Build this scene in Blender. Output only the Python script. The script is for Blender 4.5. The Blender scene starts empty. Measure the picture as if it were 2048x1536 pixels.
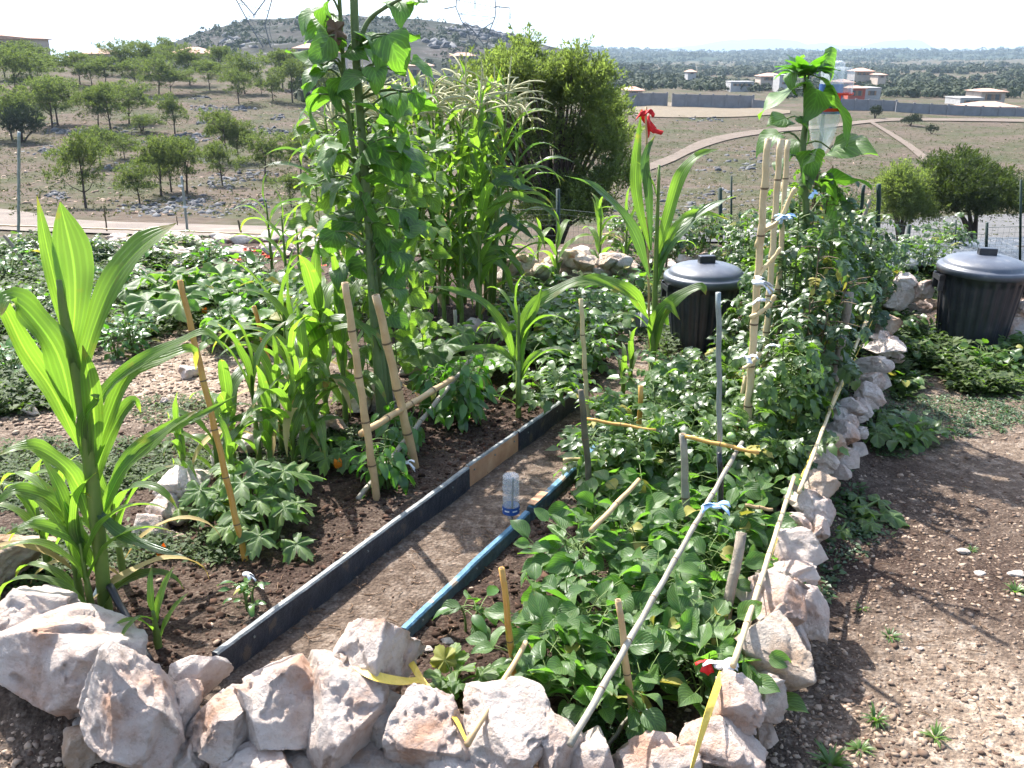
import bpy, bmesh, math, random
import numpy as np
from mathutils import Vector, Matrix
S = bpy.context.scene
COL = S.collection
R = random.Random(7)
# ------------------------------------------------------------------ camera, sky, sun, exposure
F = 1847.0; HOR = 105.0; CZ = 1.7
TH = math.atan((768 - HOR) / F); CT, ST = math.cos(TH), math.sin(TH)
cd = bpy.data.cameras.new('camera'); cam = bpy.data.objects.new('camera', cd); COL.objects.link(cam)
cd.sensor_width = 36; cd.lens = 36 * F / 2048; cd.clip_start = .05; cd.clip_end = 60000
cam.location = (0, 0, CZ); cam.rotation_euler = (math.pi / 2 - TH, 0, 0)
S.camera = cam
SUN_EL = math.radians(52); SUN_AZ = math.radians(-34)   # azimuth clockwise from +Y
W = bpy.data.worlds.new('World'); S.world = W; W.use_nodes = True
wn = W.node_tree.nodes; wl = W.node_tree.links
bg = wn['Background']; sky = wn.new('ShaderNodeTexSky'); sky.sky_type = 'NISHITA'
sky.sun_disc = False; sky.sun_elevation = SUN_EL; sky.sun_rotation = SUN_AZ
sky.air_density = 1.0; sky.dust_density = 2.5; sky.ozone_density = 1.0; sky.altitude = 100
wl.new(sky.outputs[0], bg.inputs[0]); bg.inputs[1].default_value = 0.15
sd = bpy.data.lights.new('sun', 'SUN'); so = bpy.data.objects.new('sun', sd); COL.objects.link(so)
sd.energy = 5.0; sd.angle = math.radians(.53); sd.color = (1, .965, .92)
sdir = Vector((math.sin(SUN_AZ) * math.cos(SUN_EL), math.cos(SUN_AZ) * math.cos(SUN_EL), math.sin(SUN_EL)))
so.rotation_euler = sdir.to_track_quat('Z', 'Y').to_euler(); so.location = (0, 0, 30)
vs = S.view_settings; vs.view_transform = 'Standard'; vs.look = 'None'; vs.exposure = 1.5; vs.gamma = 1
vs.use_curve_mapping = False
cy = S.cycles; cy.use_denoising = True; cy.max_bounces = 5; cy.diffuse_bounces = 3; cy.glossy_bounces = 2
cy.transmission_bounces = 4; cy.transparent_max_bounces = 8; cy.volume_bounces = 0; cy.caustics_reflective = False
cy.caustics_refractive = False; cy.sample_clamp_indirect = 4; cy.use_adaptive_sampling = True; cy.adaptive_threshold = .02
# ------------------------------------------------------------------ projection helpers (where a pixel's ray meets the world)
def raydir(px, py):
    yc = (768 - py) / F
    return Vector(((px - 1024) / F, CT + yc * ST, -ST + yc * CT))
def P(px, py, z=0.0):
    d = raydir(px, py); t = (z - CZ) / d.z
    return Vector((0, 0, CZ)) + d * t
def PD(px, py, y):
    d = raydir(px, py); return Vector((0, 0, CZ)) + d * (y / d.y)
def tdepth(v): return v.y * CT - (v.z - CZ) * ST
def ppm(v): return F / tdepth(v)          # pixels (2048 frame) per metre at v
def slope(py):
    yc = (768 - py) / F
    return (-ST + yc * CT) / (CT + yc * ST)
# ------------------------------------------------------------------ noise
def _h(ix, iy, iz):
    n = (ix * 374761393 + iy * 668265263 + iz * 2147483647 * 3 + 1274126177) & 0xffffffff
    n = ((n ^ (n >> 13)) * 1274126177) & 0xffffffff
    n = ((n ^ (n >> 16)) * 2246822519) & 0xffffffff
    return ((n ^ (n >> 15)) & 0xffff) / 65535.0
def vn(x, y, z=None):
    x = np.asarray(x, float); y = np.asarray(y, float); z = np.zeros_like(x) if z is None else np.asarray(z, float)
    ix, iy, iz = np.floor(x).astype(np.int64), np.floor(y).astype(np.int64), np.floor(z).astype(np.int64)
    fx, fy, fz = x - ix, y - iy, z - iz
    fx, fy, fz = [f * f * (3 - 2 * f) for f in (fx, fy, fz)]
    r = 0
    for a in (0, 1):
        for b in (0, 1):
            for c in (0, 1):
                r = r + _h(ix + a, iy + b, iz + c) * (fx if a else 1 - fx) * (fy if b else 1 - fy) * (fz if c else 1 - fz)
    return r * 2 - 1
def fbm(x, y, z=None, o=4):
    r = 0; a = .5; k = 1
    x = np.asarray(x, float); y = np.asarray(y, float)
    for i in range(o):
        r = r + a * vn(x * k + 17 * i, y * k - 9 * i, None if z is None else np.asarray(z, float) * k + 5 * i); a *= .5; k *= 2.03
    return r
def sstep(a, b, x):
    t = np.clip((np.asarray(x, float) - a) / (b - a), 0, 1); return t * t * (3 - 2 * t)
# ------------------------------------------------------------------ objects
def md(name, verts, faces, m=None, smooth=False, uvs=None, mats=None):
    me = bpy.data.meshes.new(name)
    if isinstance(verts, np.ndarray) and isinstance(faces, np.ndarray):
        nv, (nf, k) = len(verts), faces.shape
        me.vertices.add(nv); me.vertices.foreach_set('co', verts.astype(np.float32).ravel())
        me.loops.add(nf * k); me.loops.foreach_set('vertex_index', faces.astype(np.int32).ravel())
        me.polygons.add(nf); me.polygons.foreach_set('loop_start', np.arange(0, nf * k, k, dtype=np.int32))
        me.update(calc_edges=True)
    else:
        me.from_pydata([tuple(v) for v in verts], [], [tuple(f) for f in faces])
    if m: me.materials.append(m)
    for q in (mats or []): me.materials.append(q)
    if uvs is not None:
        uv = me.uv_layers.new(name='UVMap'); li = np.zeros(len(me.loops), np.int32); me.loops.foreach_get('vertex_index', li)
        uv.data.foreach_set('uv', np.asarray(uvs, np.float32)[li].ravel())
    if smooth: me.polygons.foreach_set('use_smooth', np.ones(len(me.polygons), bool))
    return me
def put(name, data, parent=None, loc=None, mtx=None, scale=None, rot=None):
    o = bpy.data.objects.new(name, data); COL.objects.link(o)
    if parent: o.parent = parent
    if mtx is not None: o.matrix_basis = mtx
    if loc is not None: o.location = loc
    if rot is not None: o.rotation_euler = rot
    if scale is not None: o.scale = scale if hasattr(scale, '__len__') else (scale,) * 3
    return o
def tag(o, label=None, cat=None, group=None, kind=None):
    if label: o['label'] = label
    if cat: o['category'] = cat
    if group: o['group'] = group
    if kind: o['kind'] = kind
    return o
def thing(name, label, cat, loc, group=None, rz=0, scale=1):
    o = bpy.data.objects.new(name, None); COL.objects.link(o); o.empty_display_size = .05
    o.location = loc; o.rotation_euler = (0, 0, rz); o.scale = (scale,) * 3
    return tag(o, label, cat, group)
def ordn(n): return ['first', 'second', 'third', 'fourth', 'fifth', 'sixth', 'seventh', 'eighth', 'ninth', 'tenth', 'eleventh', 'twelfth', 'thirteenth', 'fourteenth', 'fifteenth', 'sixteenth', 'seventeenth', 'eighteenth', 'nineteenth', 'twentieth'][n]
class MB:
    """collects verts/faces/uvs"""
    def __init__(s): s.v = []; s.f = []; s.uv = []
    def add(s, v, f, uv=None):
        b = len(s.v); s.v += [tuple(q) for q in v]; s.f += [tuple(i + b for i in q) for q in f]
        s.uv += list(uv) if uv is not None else [(0, 0)] * len(v)
    def box(s, c, d, rz=0):
        cx, cy_, cz = c; a, b, h = d[0] / 2, d[1] / 2, d[2] / 2; co, si = math.cos(rz), math.sin(rz)
        vs_ = [(x * a, y * b, z * h) for z in (-1, 1) for x, y in ((-1, -1), (1, -1), (1, 1), (-1, 1))]
        s.add([(cx + x * co - y * si, cy_ + x * si + y * co, cz + z) for x, y, z in vs_],
              [(3, 2, 1, 0), (4, 5, 6, 7), (0, 1, 5, 4), (1, 2, 6, 5), (2, 3, 7, 6), (3, 0, 4, 7)])
    def tube(s, pts, rad, n=6, cap=True):
        pts = [Vector(p) for p in pts]; k = len(pts)
        if not hasattr(rad, '__len__'): rad = [rad] * k
        vs_, fs = [], []; u = None
        for i, p in enumerate(pts):
            t = (pts[min(i + 1, k - 1)] - pts[max(i - 1, 0)])
            t = t.normalized() if t.length > 1e-9 else Vector((0, 0, 1))
            if u is None: u = t.orthogonal().normalized()
            u = (u - t * u.dot(t)); u = u.normalized() if u.length > 1e-6 else t.orthogonal().normalized()
            w = t.cross(u)
            for j in range(n):
                a = 2 * math.pi * j / n
                vs_.append(p + (u * math.cos(a) + w * math.sin(a)) * rad[i])
        for i in range(k - 1):
            for j in range(n):
                fs.append((i * n + j, i * n + (j + 1) % n, (i + 1) * n + (j + 1) % n, (i + 1) * n + j))
        if cap: fs.append(tuple(range(n))[::-1]); fs.append(tuple((k - 1) * n + j for j in range(n)))
        s.add(vs_, fs)
    def mesh(s, name, m, smooth=False): return md(name, s.v, s.f, m, smooth, s.uv)
def spline(pts, n):
    """Catmull-Rom through pts"""
    p = [Vector(q) for q in pts]; p = [p[0] * 2 - p[1]] + p + [p[-1] * 2 - p[-2]]; out = []
    for i in range(n + 1):
        t = i / n * (len(p) - 3); k = min(int(t), len(p) - 4); t -= k
        a, b, c, d = p[k:k + 4]
        out.append(.5 * ((2 * b) + (c - a) * t + (2 * a - 5 * b + 4 * c - d) * t * t + (3 * b - a - 3 * c + d) * t ** 3))
    return out
def orient(p, d, nrm, s=1.0):
    y = Vector(d).normalized(); z = Vector(nrm); z = z - y * z.dot(y)
    z = z.normalized() if z.length > 1e-5 else y.orthogonal().normalized()
    x = y.cross(z)
    m = Matrix((x, y, z)).transposed().to_4x4() @ Matrix.Scale(s, 4); m.translation = p
    return m
def bulk(name, bv, bf, xf, m, rng=None, smooth=False):
    """many affine copies of one small mesh joined in one: xf = (N,3,4) array"""
    bv = np.asarray(bv, float); bf = np.asarray(bf)
    v = np.einsum('nij,kj->nki', xf[:, :, :3], bv) + xf[:, None, :, 3]
    f = bf[None] + (np.arange(len(xf)) * len(bv))[:, None, None]
    return md(name, v.reshape(-1, 3), f.reshape(-1, bf.shape[1]), m, smooth)
def rots(rng, n, tilt=math.pi):
    """random rotation matrices: yaw any, tilt limited"""
    a = rng.uniform(0, 2 * np.pi, n); b = rng.uniform(-tilt, tilt, n); c = rng.uniform(0, 2 * np.pi, n)
    def rz(t):
        o = np.zeros((n, 3, 3)); o[:, 0, 0] = np.cos(t); o[:, 0, 1] = -np.sin(t); o[:, 1, 0] = np.sin(t); o[:, 1, 1] = np.cos(t); o[:, 2, 2] = 1; return o
    def rx(t):
        o = np.zeros((n, 3, 3)); o[:, 1, 1] = np.cos(t); o[:, 1, 2] = -np.sin(t); o[:, 2, 1] = np.sin(t); o[:, 2, 2] = np.cos(t); o[:, 0, 0] = 1; return o
    return rz(a) @ rx(b) @ rz(c)
def xforms(rot, sc, pos):
    x = np.zeros((len(pos), 3, 4)); x[:, :, :3] = rot * (sc[:, None, :] if sc.ndim == 2 else sc[:, None, None]); x[:, :, 3] = pos
    return x
# ------------------------------------------------------------------ materials
def nm(name):
    m = bpy.data.materials.new(name); m.use_nodes = True; return m, m.node_tree.nodes, m.node_tree.links, m.node_tree.nodes['Principled BSDF']
def ramp(N, stops):
    r = N.new('ShaderNodeValToRGB'); e = r.color_ramp.elements
    e[0].position, e[0].color = stops[0][0], (*stops[0][1], 1); e[1].position, e[1].color = stops[-1][0], (*stops[-1][1], 1)
    for p, c in stops[1:-1]:
        q = e.new(p); q.color = (*c, 1)
    return r
def mat(name, stops, scale=5, rough=.8, bump=.3, bscale=None, detail=6, metal=0, spec=.3, dist=.02, coord='Object', extra=None):
    """noise-coloured material; stops = list of (pos, rgb) or one rgb"""
    m, N, L, b = nm(name)
    tc = N.new('ShaderNodeTexCoord'); no = N.new('ShaderNodeTexNoise'); no.inputs['Scale'].default_value = scale; no.inputs['Detail'].default_value = detail
    no.inputs['Roughness'].default_value = .62
    L.new(tc.outputs[coord], no.inputs['Vector'])
    if isinstance(stops[0], (int, float)): c = stops; stops = [(.3, tuple(x * .8 for x in c)), (.7, tuple(min(1, x * 1.15) for x in c))]
    r = ramp(N, stops); L.new(no.outputs['Fac'], r.inputs[0]); L.new(r.outputs[0], b.inputs['Base Color'])
    b.inputs['Roughness'].default_value = rough; b.inputs['Metallic'].default_value = metal; b.inputs['Specular IOR Level'].default_value = spec
    if bump:
        n2 = N.new('ShaderNodeTexNoise'); n2.inputs['Scale'].default_value = bscale or scale * 4; n2.inputs['Detail'].default_value = 8; n2.inputs['Roughness'].default_value = .65
        L.new(tc.outputs[coord], n2.inputs['Vector'])
        bp = N.new('ShaderNodeBump'); bp.inputs['Strength'].default_value = bump; bp.inputs['Distance'].default_value = dist
        L.new(n2.outputs['Fac'], bp.inputs['Height']); L.new(bp.outputs[0], b.inputs['Normal'])
    return m
def leafmat(name, c1, c2, tc=None, tw=.4, rough=.42, veins=0, vscale=8, island=False, spec=.5, ribs=0, vcol=1.5, brown=None):
    m, N, L, b = nm(name)
    if island: rnd = N.new('ShaderNodeNewGeometry').outputs['Random Per Island']
    else: rnd = N.new('ShaderNodeObjectInfo').outputs['Random']
    r = ramp(N, [(0, c1), (1, c2)])
    co = N.new('ShaderNodeTexCoord'); no = N.new('ShaderNodeTexNoise'); no.inputs['Scale'].default_value = 9; no.inputs['Detail'].default_value = 3
    L.new(co.outputs['Object'], no.inputs['Vector'])
    ad = N.new('ShaderNodeMath'); ad.operation = 'MULTIPLY_ADD'; L.new(no.outputs['Fac'], ad.inputs[0]); ad.inputs[1].default_value = .7; ad.inputs[2].default_value = -.35
    a2 = N.new('ShaderNodeMath'); a2.operation = 'ADD'; a2.use_clamp = True; L.new(rnd, a2.inputs[0]); L.new(ad.outputs[0], a2.inputs[1]); L.new(a2.outputs[0], r.inputs[0])
    colr = r.outputs[0]
    if veins or ribs:
        uv = N.new('ShaderNodeUVMap'); sx = N.new('ShaderNodeSeparateXYZ'); L.new(uv.outputs[0], sx.inputs[0])
        c = N.new('ShaderNodeMath'); c.operation = 'SUBTRACT'; L.new(sx.outputs[0], c.inputs[0]); c.inputs[1].default_value = .5
        ab = N.new('ShaderNodeMath'); ab.operation = 'ABSOLUTE'; L.new(c.outputs[0], ab.inputs[0])
        w = N.new('ShaderNodeMath'); w.operation = 'MULTIPLY_ADD'
        if ribs: L.new(ab.outputs[0], w.inputs[0]); w.inputs[1].default_value = 2 * math.pi * ribs; w.inputs[2].default_value = 0
        else:
            k = N.new('ShaderNodeMath'); k.operation = 'MULTIPLY_ADD'; L.new(ab.outputs[0], k.inputs[0]); k.inputs[1].default_value = -1.1; L.new(sx.outputs[1], k.inputs[2])
            L.new(k.outputs[0], w.inputs[0]); w.inputs[1].default_value = 2 * math.pi * vscale; w.inputs[2].default_value = 0
        sn = N.new('ShaderNodeMath'); sn.operation = 'COSINE'; L.new(w.outputs[0], sn.inputs[0])
        pw = N.new('ShaderNodeMapRange'); L.new(sn.outputs[0], pw.inputs[0]); pw.inputs[1].default_value = .55 if veins else 0; pw.inputs[2].default_value = 1
        mid = N.new('ShaderNodeMapRange'); L.new(ab.outputs[0], mid.inputs[0]); mid.inputs[1].default_value = .045; mid.inputs[2].default_value = .0
        mx = N.new('ShaderNodeMath'); mx.operation = 'MAXIMUM'; L.new(pw.outputs[0], mx.inputs[0]); L.new(mid.outputs[0], mx.inputs[1])
        if ribs: s2 = N.new('ShaderNodeMath'); s2.operation = 'MULTIPLY_ADD'; L.new(pw.outputs[0], s2.inputs[0]); s2.inputs[1].default_value = .25; L.new(mid.outputs[0], s2.inputs[2]); src = s2.outputs[0]
        else: src = mx.outputs[0]
        mc = N.new('ShaderNodeMix'); mc.data_type = 'RGBA'; mc.blend_type = 'MULTIPLY'
        L.new(src, mc.inputs[0]); L.new(colr, mc.inputs[6]); mc.inputs[7].default_value = (vcol, vcol, vcol * .9, 1)
        colr = mc.outputs[2]
        bp = N.new('ShaderNodeBump'); bp.invert = True; bp.inputs['Strength'].default_value = .5; bp.inputs['Distance'].default_value = .003
        L.new(mx.outputs[0], bp.inputs['Height']); L.new(bp.outputs[0], b.inputs['Normal'])
    if brown:                                                 # dried tips and blotches
        uv2 = N.new('ShaderNodeUVMap'); s3 = N.new('ShaderNodeSeparateXYZ'); L.new(uv2.outputs[0], s3.inputs[0])
        nb = N.new('ShaderNodeTexNoise'); nb.inputs['Scale'].default_value = brown[0]; nb.inputs['Detail'].default_value = 5; L.new(co.outputs['Object'], nb.inputs['Vector'])
        m1 = N.new('ShaderNodeMath'); m1.operation = 'MULTIPLY_ADD'; L.new(nb.outputs['Fac'], m1.inputs[0]); m1.inputs[1].default_value = 1.0; L.new(s3.outputs[1], m1.inputs[2])
        m2 = N.new('ShaderNodeMapRange'); L.new(m1.outputs[0], m2.inputs[0]); m2.inputs[1].default_value = 1.40; m2.inputs[2].default_value = 1.52; m2.inputs[4].default_value = .85
        m3 = N.new('ShaderNodeMapRange'); L.new(nb.outputs['Fac'], m3.inputs[0]); m3.inputs[1].default_value = .66; m3.inputs[2].default_value = .74; m3.inputs[4].default_value = .5
        m4 = N.new('ShaderNodeMath'); m4.operation = 'MAXIMUM'; L.new(m2.outputs[0], m4.inputs[0]); L.new(m3.outputs[0], m4.inputs[1])
        mb_ = N.new('ShaderNodeMix'); mb_.data_type = 'RGBA'; L.new(m4.outputs[0], mb_.inputs[0]); L.new(colr, mb_.inputs[6]); mb_.inputs[7].default_value = (*brown[1], 1); colr = mb_.outputs[2]
    L.new(colr, b.inputs['Base Color']); b.inputs['Roughness'].default_value = rough; b.inputs['Specular IOR Level'].default_value = spec
    tr = N.new('ShaderNodeBsdfTranslucent')
    mt = N.new('ShaderNodeMix'); mt.data_type = 'RGBA'; mt.blend_type = 'MULTIPLY'; mt.inputs[0].default_value = 1
    L.new(colr, mt.inputs[6]); mt.inputs[7].default_value = (*(tc or (2.6, 3.2, 1.0)), 1); mt.clamp_result = False
    L.new(mt.outputs[2], tr.inputs['Color'])
    ms = N.new('ShaderNodeMixShader'); ms.inputs[0].default_value = tw; L.new(b.outputs[0], ms.inputs[1]); L.new(tr.outputs[0], ms.inputs[2])
    L.new(ms.outputs[0], N['Material Output'].inputs['Surface'])
    return m
M = {}
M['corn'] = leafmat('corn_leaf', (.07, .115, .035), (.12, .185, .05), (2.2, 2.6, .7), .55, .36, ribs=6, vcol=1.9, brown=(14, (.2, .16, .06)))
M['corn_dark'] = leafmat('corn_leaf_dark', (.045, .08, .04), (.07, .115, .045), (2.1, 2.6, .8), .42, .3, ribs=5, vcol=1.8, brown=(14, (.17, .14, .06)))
M['bean'] = leafmat('bean_leaf', (.05, .10, .03), (.09, .155, .045), (2.2, 2.9, .8), .4, .42, veins=1, vscale=7, vcol=1.6, brown=(6, (.15, .15, .04)))
M['tomato'] = leafmat('tomato_leaf', (.05, .095, .025), (.105, .165, .045), (2.3, 2.7, .7), .45, .38, spec=.7)
M['tomato2'] = leafmat('climber_leaf', (.04, .075, .03), (.085, .13, .045), (2.4, 2.9, .9), .34, .4, spec=.7)
M['potato'] = leafmat('potato_leaf', (.055, .11, .025), (.11, .18, .04), (2.3, 2.9, .7), .4, .4, spec=.7)
M['pepper'] = leafmat('pepper_leaf', (.045, .11, .02), (.08, .17, .03), (2.3, 3.0, .7), .36, .32, spec=.7)
M['squash'] = leafmat('squash_leaf', (.065, .11, .035), (.12, .175, .05), (2.2, 2.8, .8), .4, .55, veins=1, vscale=5)
M['sun'] = leafmat('sunflower_leaf', (.05, .09, .03), (.08, .14, .04), (2.8, 3.6, .8), .42, .5, veins=1, vscale=6)
M['weed'] = leafmat('weed_leaf', (.035, .06, .022), (.085, .115, .035), (2.2, 2.8, .9), .35, .6, island=True, spec=.25)
M['weed_dark'] = leafmat('weed_leaf_dark', (.025, .055, .02), (.06, .11, .03), (2, 2.6, .9), .25, .5, island=True)
M['dry'] = leafmat('dry_leaf', (.28, .2, .07), (.4, .32, .13), (1.3, 1.2, .8), .3, .7)
M['vine'] = leafmat('twining_bean_leaf', (.07, .115, .035), (.125, .18, .05), (2.2, 2.6, .7), .5, .45, veins=1, vscale=6, brown=(7, (.17, .16, .05)))
M['yellow_leaf'] = leafmat('yellowing_leaf', (.22, .24, .04), (.34, .3, .07), (1.3, 1.3, .8), .4, .6)
M['pine'] = leafmat('pine_needles', (.07, .092, .042), (.13, .16, .065), (2, 2.2, .9), .6, .6, island=True, spec=.25)
M['pine_dark'] = leafmat('pine_needles_dark', (.035, .05, .02), (.065, .085, .03), (2, 2.3, .8), .3, .6, island=True, spec=.2)
M['pine_far'] = leafmat('pine_needles_hill', (.05, .068, .034), (.095, .115, .05), (2, 2.2, .9), .5, .7, island=True, spec=.2)
M['wood_far'] = leafmat('far_bush_leaves', (.032, .043, .026), (.052, .065, .034), (1.5, 1.8, .8), .1, .8, island=True, spec=.2)
M['stem'] = mat('green_stem', (.11, .16, .04), 20, .5, .1)
M['cornstem'] = mat('corn_stalk', (.13, .19, .04), 12, .45, .1)
M['sunstem'] = mat('sunflower_stalk', (.12, .16, .06), 15, .6, .2)
M['brownstem'] = mat('woody_stem', (.12, .09, .05), 20, .8, .3)
M['tassel'] = mat('corn_tassel', (.44, .42, .24), 40, .8, .4)
M['bark'] = mat('pine_bark', (.07, .05, .038), 14, .95, .8)
M['bamboo'] = mat('bamboo_tan', [(.3, (.36, .22, .10)), (.55, (.5, .34, .17)), (.75, (.6, .45, .26))], 7, .45, .1, spec=.4)
M['bamboo_or'] = mat('bamboo_orange', [(.3, (.38, .17, .03)), (.6, (.52, .3, .07)), (.8, (.55, .38, .14))], 5, .4, .1, spec=.4)
M['bamboo_gr'] = mat('bamboo_grey', [(.3, (.16, .14, .11)), (.5, (.28, .25, .19)), (.75, (.4, .37, .28))], 9, .5, .15, spec=.4)
M['bamboo_ye'] = mat('cane_yellow', [(.3, (.46, .33, .14)), (.7, (.62, .5, .28))], 9, .5, .1, spec=.4)
M['bamboo_pale'] = mat('split_bamboo_pale', [(.3, (.46, .33, .17)), (.7, (.62, .5, .3))], 8, .5, .2, spec=.4)
M['bamboo_dark'] = mat('bamboo_dark', [(.35, (.06, .055, .035)), (.7, (.14, .12, .07))], 9, .5, .15, spec=.4)
M['node'] = mat('bamboo_node', (.14, .09, .05), 20, .7, .2)
M['greywood'] = mat('grey_wood', [(.3, (.2, .16, .12)), (.7, (.36, .3, .23))], 14, .8, .5)
M['greymetal'] = mat('grey_metal_rod', (.25, .28, .26), 20, .45, .1, metal=.4)
M['greenpost'] = mat('green_post', (.012, .03, .02), 20, .5, .1)
M['blackp'] = mat('black_plastic', (.014, .014, .016), 20, .4, .1, spec=.5)
M['can'] = mat('dustbin_plastic', [(.35, (.02, .022, .028)), (.58, (.03, .033, .04)), (.75, (.075, .07, .062))], 9, .36, .12, 140, spec=.55, dist=.002)
M['lid'] = mat('dustbin_lid', [(.35, (.055, .063, .082)), (.58, (.08, .09, .11)), (.72, (.15, .15, .15))], 12, .42, .15, 160, spec=.7, dist=.002)  # sky reflection painted in: base lighter and bluer than the body; pale scuffs
M['boardface'] = mat('plank_dark_paint', [(.3, (.014, .017, .024)), (.56, (.035, .04, .052)), (.66, (.10, .08, .062))], 14, .5, .35, spec=.5)
M['boardorange'] = mat('plank_bare_wood', [(.3, (.38, .19, .10)), (.6, (.52, .3, .17)), (.8, (.6, .38, .24))], 9, .7, .4)
M['boardblue'] = mat('plank_blue_paint', [(.3, (.05, .12, .17)), (.5, (.08, .18, .27)), (.6, (.12, .24, .33)), (.64, (.3, .23, .17))], 11, .55, .4)
M['boardblueside'] = mat('plank_blue_worn', [(.35, (.06, .08, .085)), (.55, (.10, .13, .14)), (.75, (.2, .18, .14))], 14, .75, .5)
M['white'] = mat('white_cloth', (.72, .72, .72), 20, .8, .3)
M['bluec'] = mat('blue_cloth', [(.35, (.25, .45, .72)), (.6, (.5, .66, .8)), (.75, (.75, .8, .85))], 18, .7, .2)
M['red'] = mat('red_cloth', (.62, .02, .02), 20, .6, .2)
M['redtape'] = mat('red_ring', (.7, .06, .03), 20, .5, .1)
M['tape'] = mat('yellow_tape', (.72, .5, .07), 20, .45, .15, spec=.5)
M['orangec'] = mat('orange_cloth', (.65, .3, .04), 20, .7, .2)
M['flower'] = mat('orange_petal', (.75, .25, .02), 20, .6, .1)
M['marigold'] = mat('marigold_red', (.6, .06, .015), 60, .7, .4)
M['greentom'] = mat('green_tomato', (.28, .4, .15), 20, .3, .05)
M['net'] = mat('wire_net', (.05, .07, .06), 20, .5, 0)
M['tarp'] = mat('black_tarp', (.03, .035, .04), 3, .35, .6, 8, spec=.6, dist=.1)
M['mulch'] = mat('twig', (.16, .1, .06), 30, .9, .4)
def rockmat(name, a, b, c, rough=.85):
    m, N, L, bs = nm(name)
    tc = N.new('ShaderNodeTexCoord'); oi = N.new('ShaderNodeObjectInfo')
    va = N.new('ShaderNodeVectorMath'); va.operation = 'MULTIPLY_ADD'
    L.new(oi.outputs['Random'], va.inputs[0]); va.inputs[1].default_value = (37, 19, 53)
    geo = N.new('ShaderNodeNewGeometry'); L.new(geo.outputs['Position'], va.inputs[2])
    def noise(s, d=6, r=.6):
        n = N.new('ShaderNodeTexNoise'); n.inputs['Scale'].default_value = s; n.inputs['Detail'].default_value = d; n.inputs['Roughness'].default_value = r
        L.new(va.outputs[0], n.inputs['Vector']); return n
    n1 = noise(5.5, 7); n2 = noise(17, 8, .7); n3 = noise(70, 8, .75)
    r1 = ramp(N, [(.42, a), (.54, b), (.65, c)]); L.new(n1.outputs['Fac'], r1.inputs[0])
    r2 = ramp(N, [(.34, (.5, .4, .32)), (.45, (.95, .92, .9)), (.5, (1, 1, 1)), (.75, (1.12, 1.12, 1.12))]); L.new(n2.outputs['Fac'], r2.inputs[0])
    mx = N.new('ShaderNodeMix'); mx.data_type = 'RGBA'; mx.blend_type = 'MULTIPLY'; mx.inputs[0].default_value = .55
    L.new(r1.outputs[0], mx.inputs[6]); L.new(r2.outputs[0], mx.inputs[7]); L.new(mx.outputs[2], bs.inputs['Base Color'])
    ad = N.new('ShaderNodeMath'); ad.operation = 'MULTIPLY_ADD'; L.new(n3.outputs['Fac'], ad.inputs[0]); ad.inputs[1].default_value = .7; L.new(n2.outputs['Fac'], ad.inputs[2])
    bp = N.new('ShaderNodeBump'); bp.inputs['Strength'].default_value = 1; bp.inputs['Distance'].default_value = .03
    L.new(ad.outputs[0], bp.inputs['Height']); L.new(bp.outputs[0], bs.inputs['Normal'])
    bs.inputs['Roughness'].default_value = rough; bs.inputs['Specular IOR Level'].default_value = .25
    return m
M['rock'] = rockmat('limestone', (.76, .65, .565), (.68, .535, .45), (.58, .36, .25))
M['rock2'] = rockmat('limestone_grey', (.64, .57, .5), (.54, .45, .38), (.48, .32, .22))
M['rockor'] = rockmat('limestone_orange', (.6, .51, .42), (.56, .41, .29), (.46, .28, .17))
M['pebble'] = leafmat('pebbles', (.09, .055, .038), (.4, .3, .22), (1, 1, 1), 0, .9, island=True, spec=.2)
M['pebble_path'] = leafmat('path_pebbles', (.12, .075, .05), (.32, .23, .17), (1, 1, 1), 0, .9, island=True, spec=.2)
M['clod'] = leafmat('soil_clods', (.026, .015, .01), (.095, .054, .036), (1, 1, 1), 0, .95, island=True, spec=.15)
M['hillrock'] = leafmat('hill_rubble', (.07, .07, .075), (.17, .17, .17), (1, 1, 1), 0, .95, island=True, spec=.1)
M['fieldtuft'] = leafmat('field_scrub', (.05, .06, .028), (.105, .11, .05), (1.5, 1.6, .8), .2, .9, island=True, spec=.1)
# ================================================================== LARGE STRUCTURE
# board / bed frame: u across (right of left board), v along the boards
B0 = P(435, 1350); DV = Vector((.46, .888)); DU = Vector((.888, -.46))
def UV(u, v, z=0): return Vector((B0.x + DU.x * u + DV.x * v, B0.y + DU.y * u + DV.y * v, z))
def uv_of(x, y):
    dx, dy = x - B0.x, y - B0.y; return dx * DU.x + dy * DU.y, dx * DV.x + dy * DV.y
def gz(x, y, fine=True):
    x = np.asarray(x, float); y = np.asarray(y, float)
    u, v = uv_of(x, y)
    z = np.zeros_like(x)
    path = sstep(-.03, .02, u) * (1 - sstep(.37, .41, u)) * (1 - sstep(3.4, 4.0, v)) * sstep(-.3, -.1, v)
    out = sstep(1.28, 1.45, u - .01 * v)
    front = 1 - sstep(1.80, 2.0, y + .0 * x - .14 * np.clip(-x - .4, 0, 3))
    z = z - .02 * path - .10 * np.maximum(out, front)
    bed = (1 - path) * (1 - np.maximum(out, front))
    if fine:
        z = z + bed * (.018 * fbm(x * 9, y * 9, o=5) + .012 * np.abs(fbm(x * 34, y * 34 + 5, o=3))) + (1 - bed) * (.012 * fbm(x * 5 + 3, y * 5, o=5))
        z = z + .03 * fbm(x * 1.1, y * 1.1 + 9, o=2) * (1 - path) * sstep(3.2, 5, y)
    e = np.maximum(sstep(8.6, 9.6, y), sstep(8.4, 9.4, np.abs(x - 0)))
    e = np.maximum(e, 1 - sstep(-2.6, -1.8, y))
    return z - .5 * e
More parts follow.
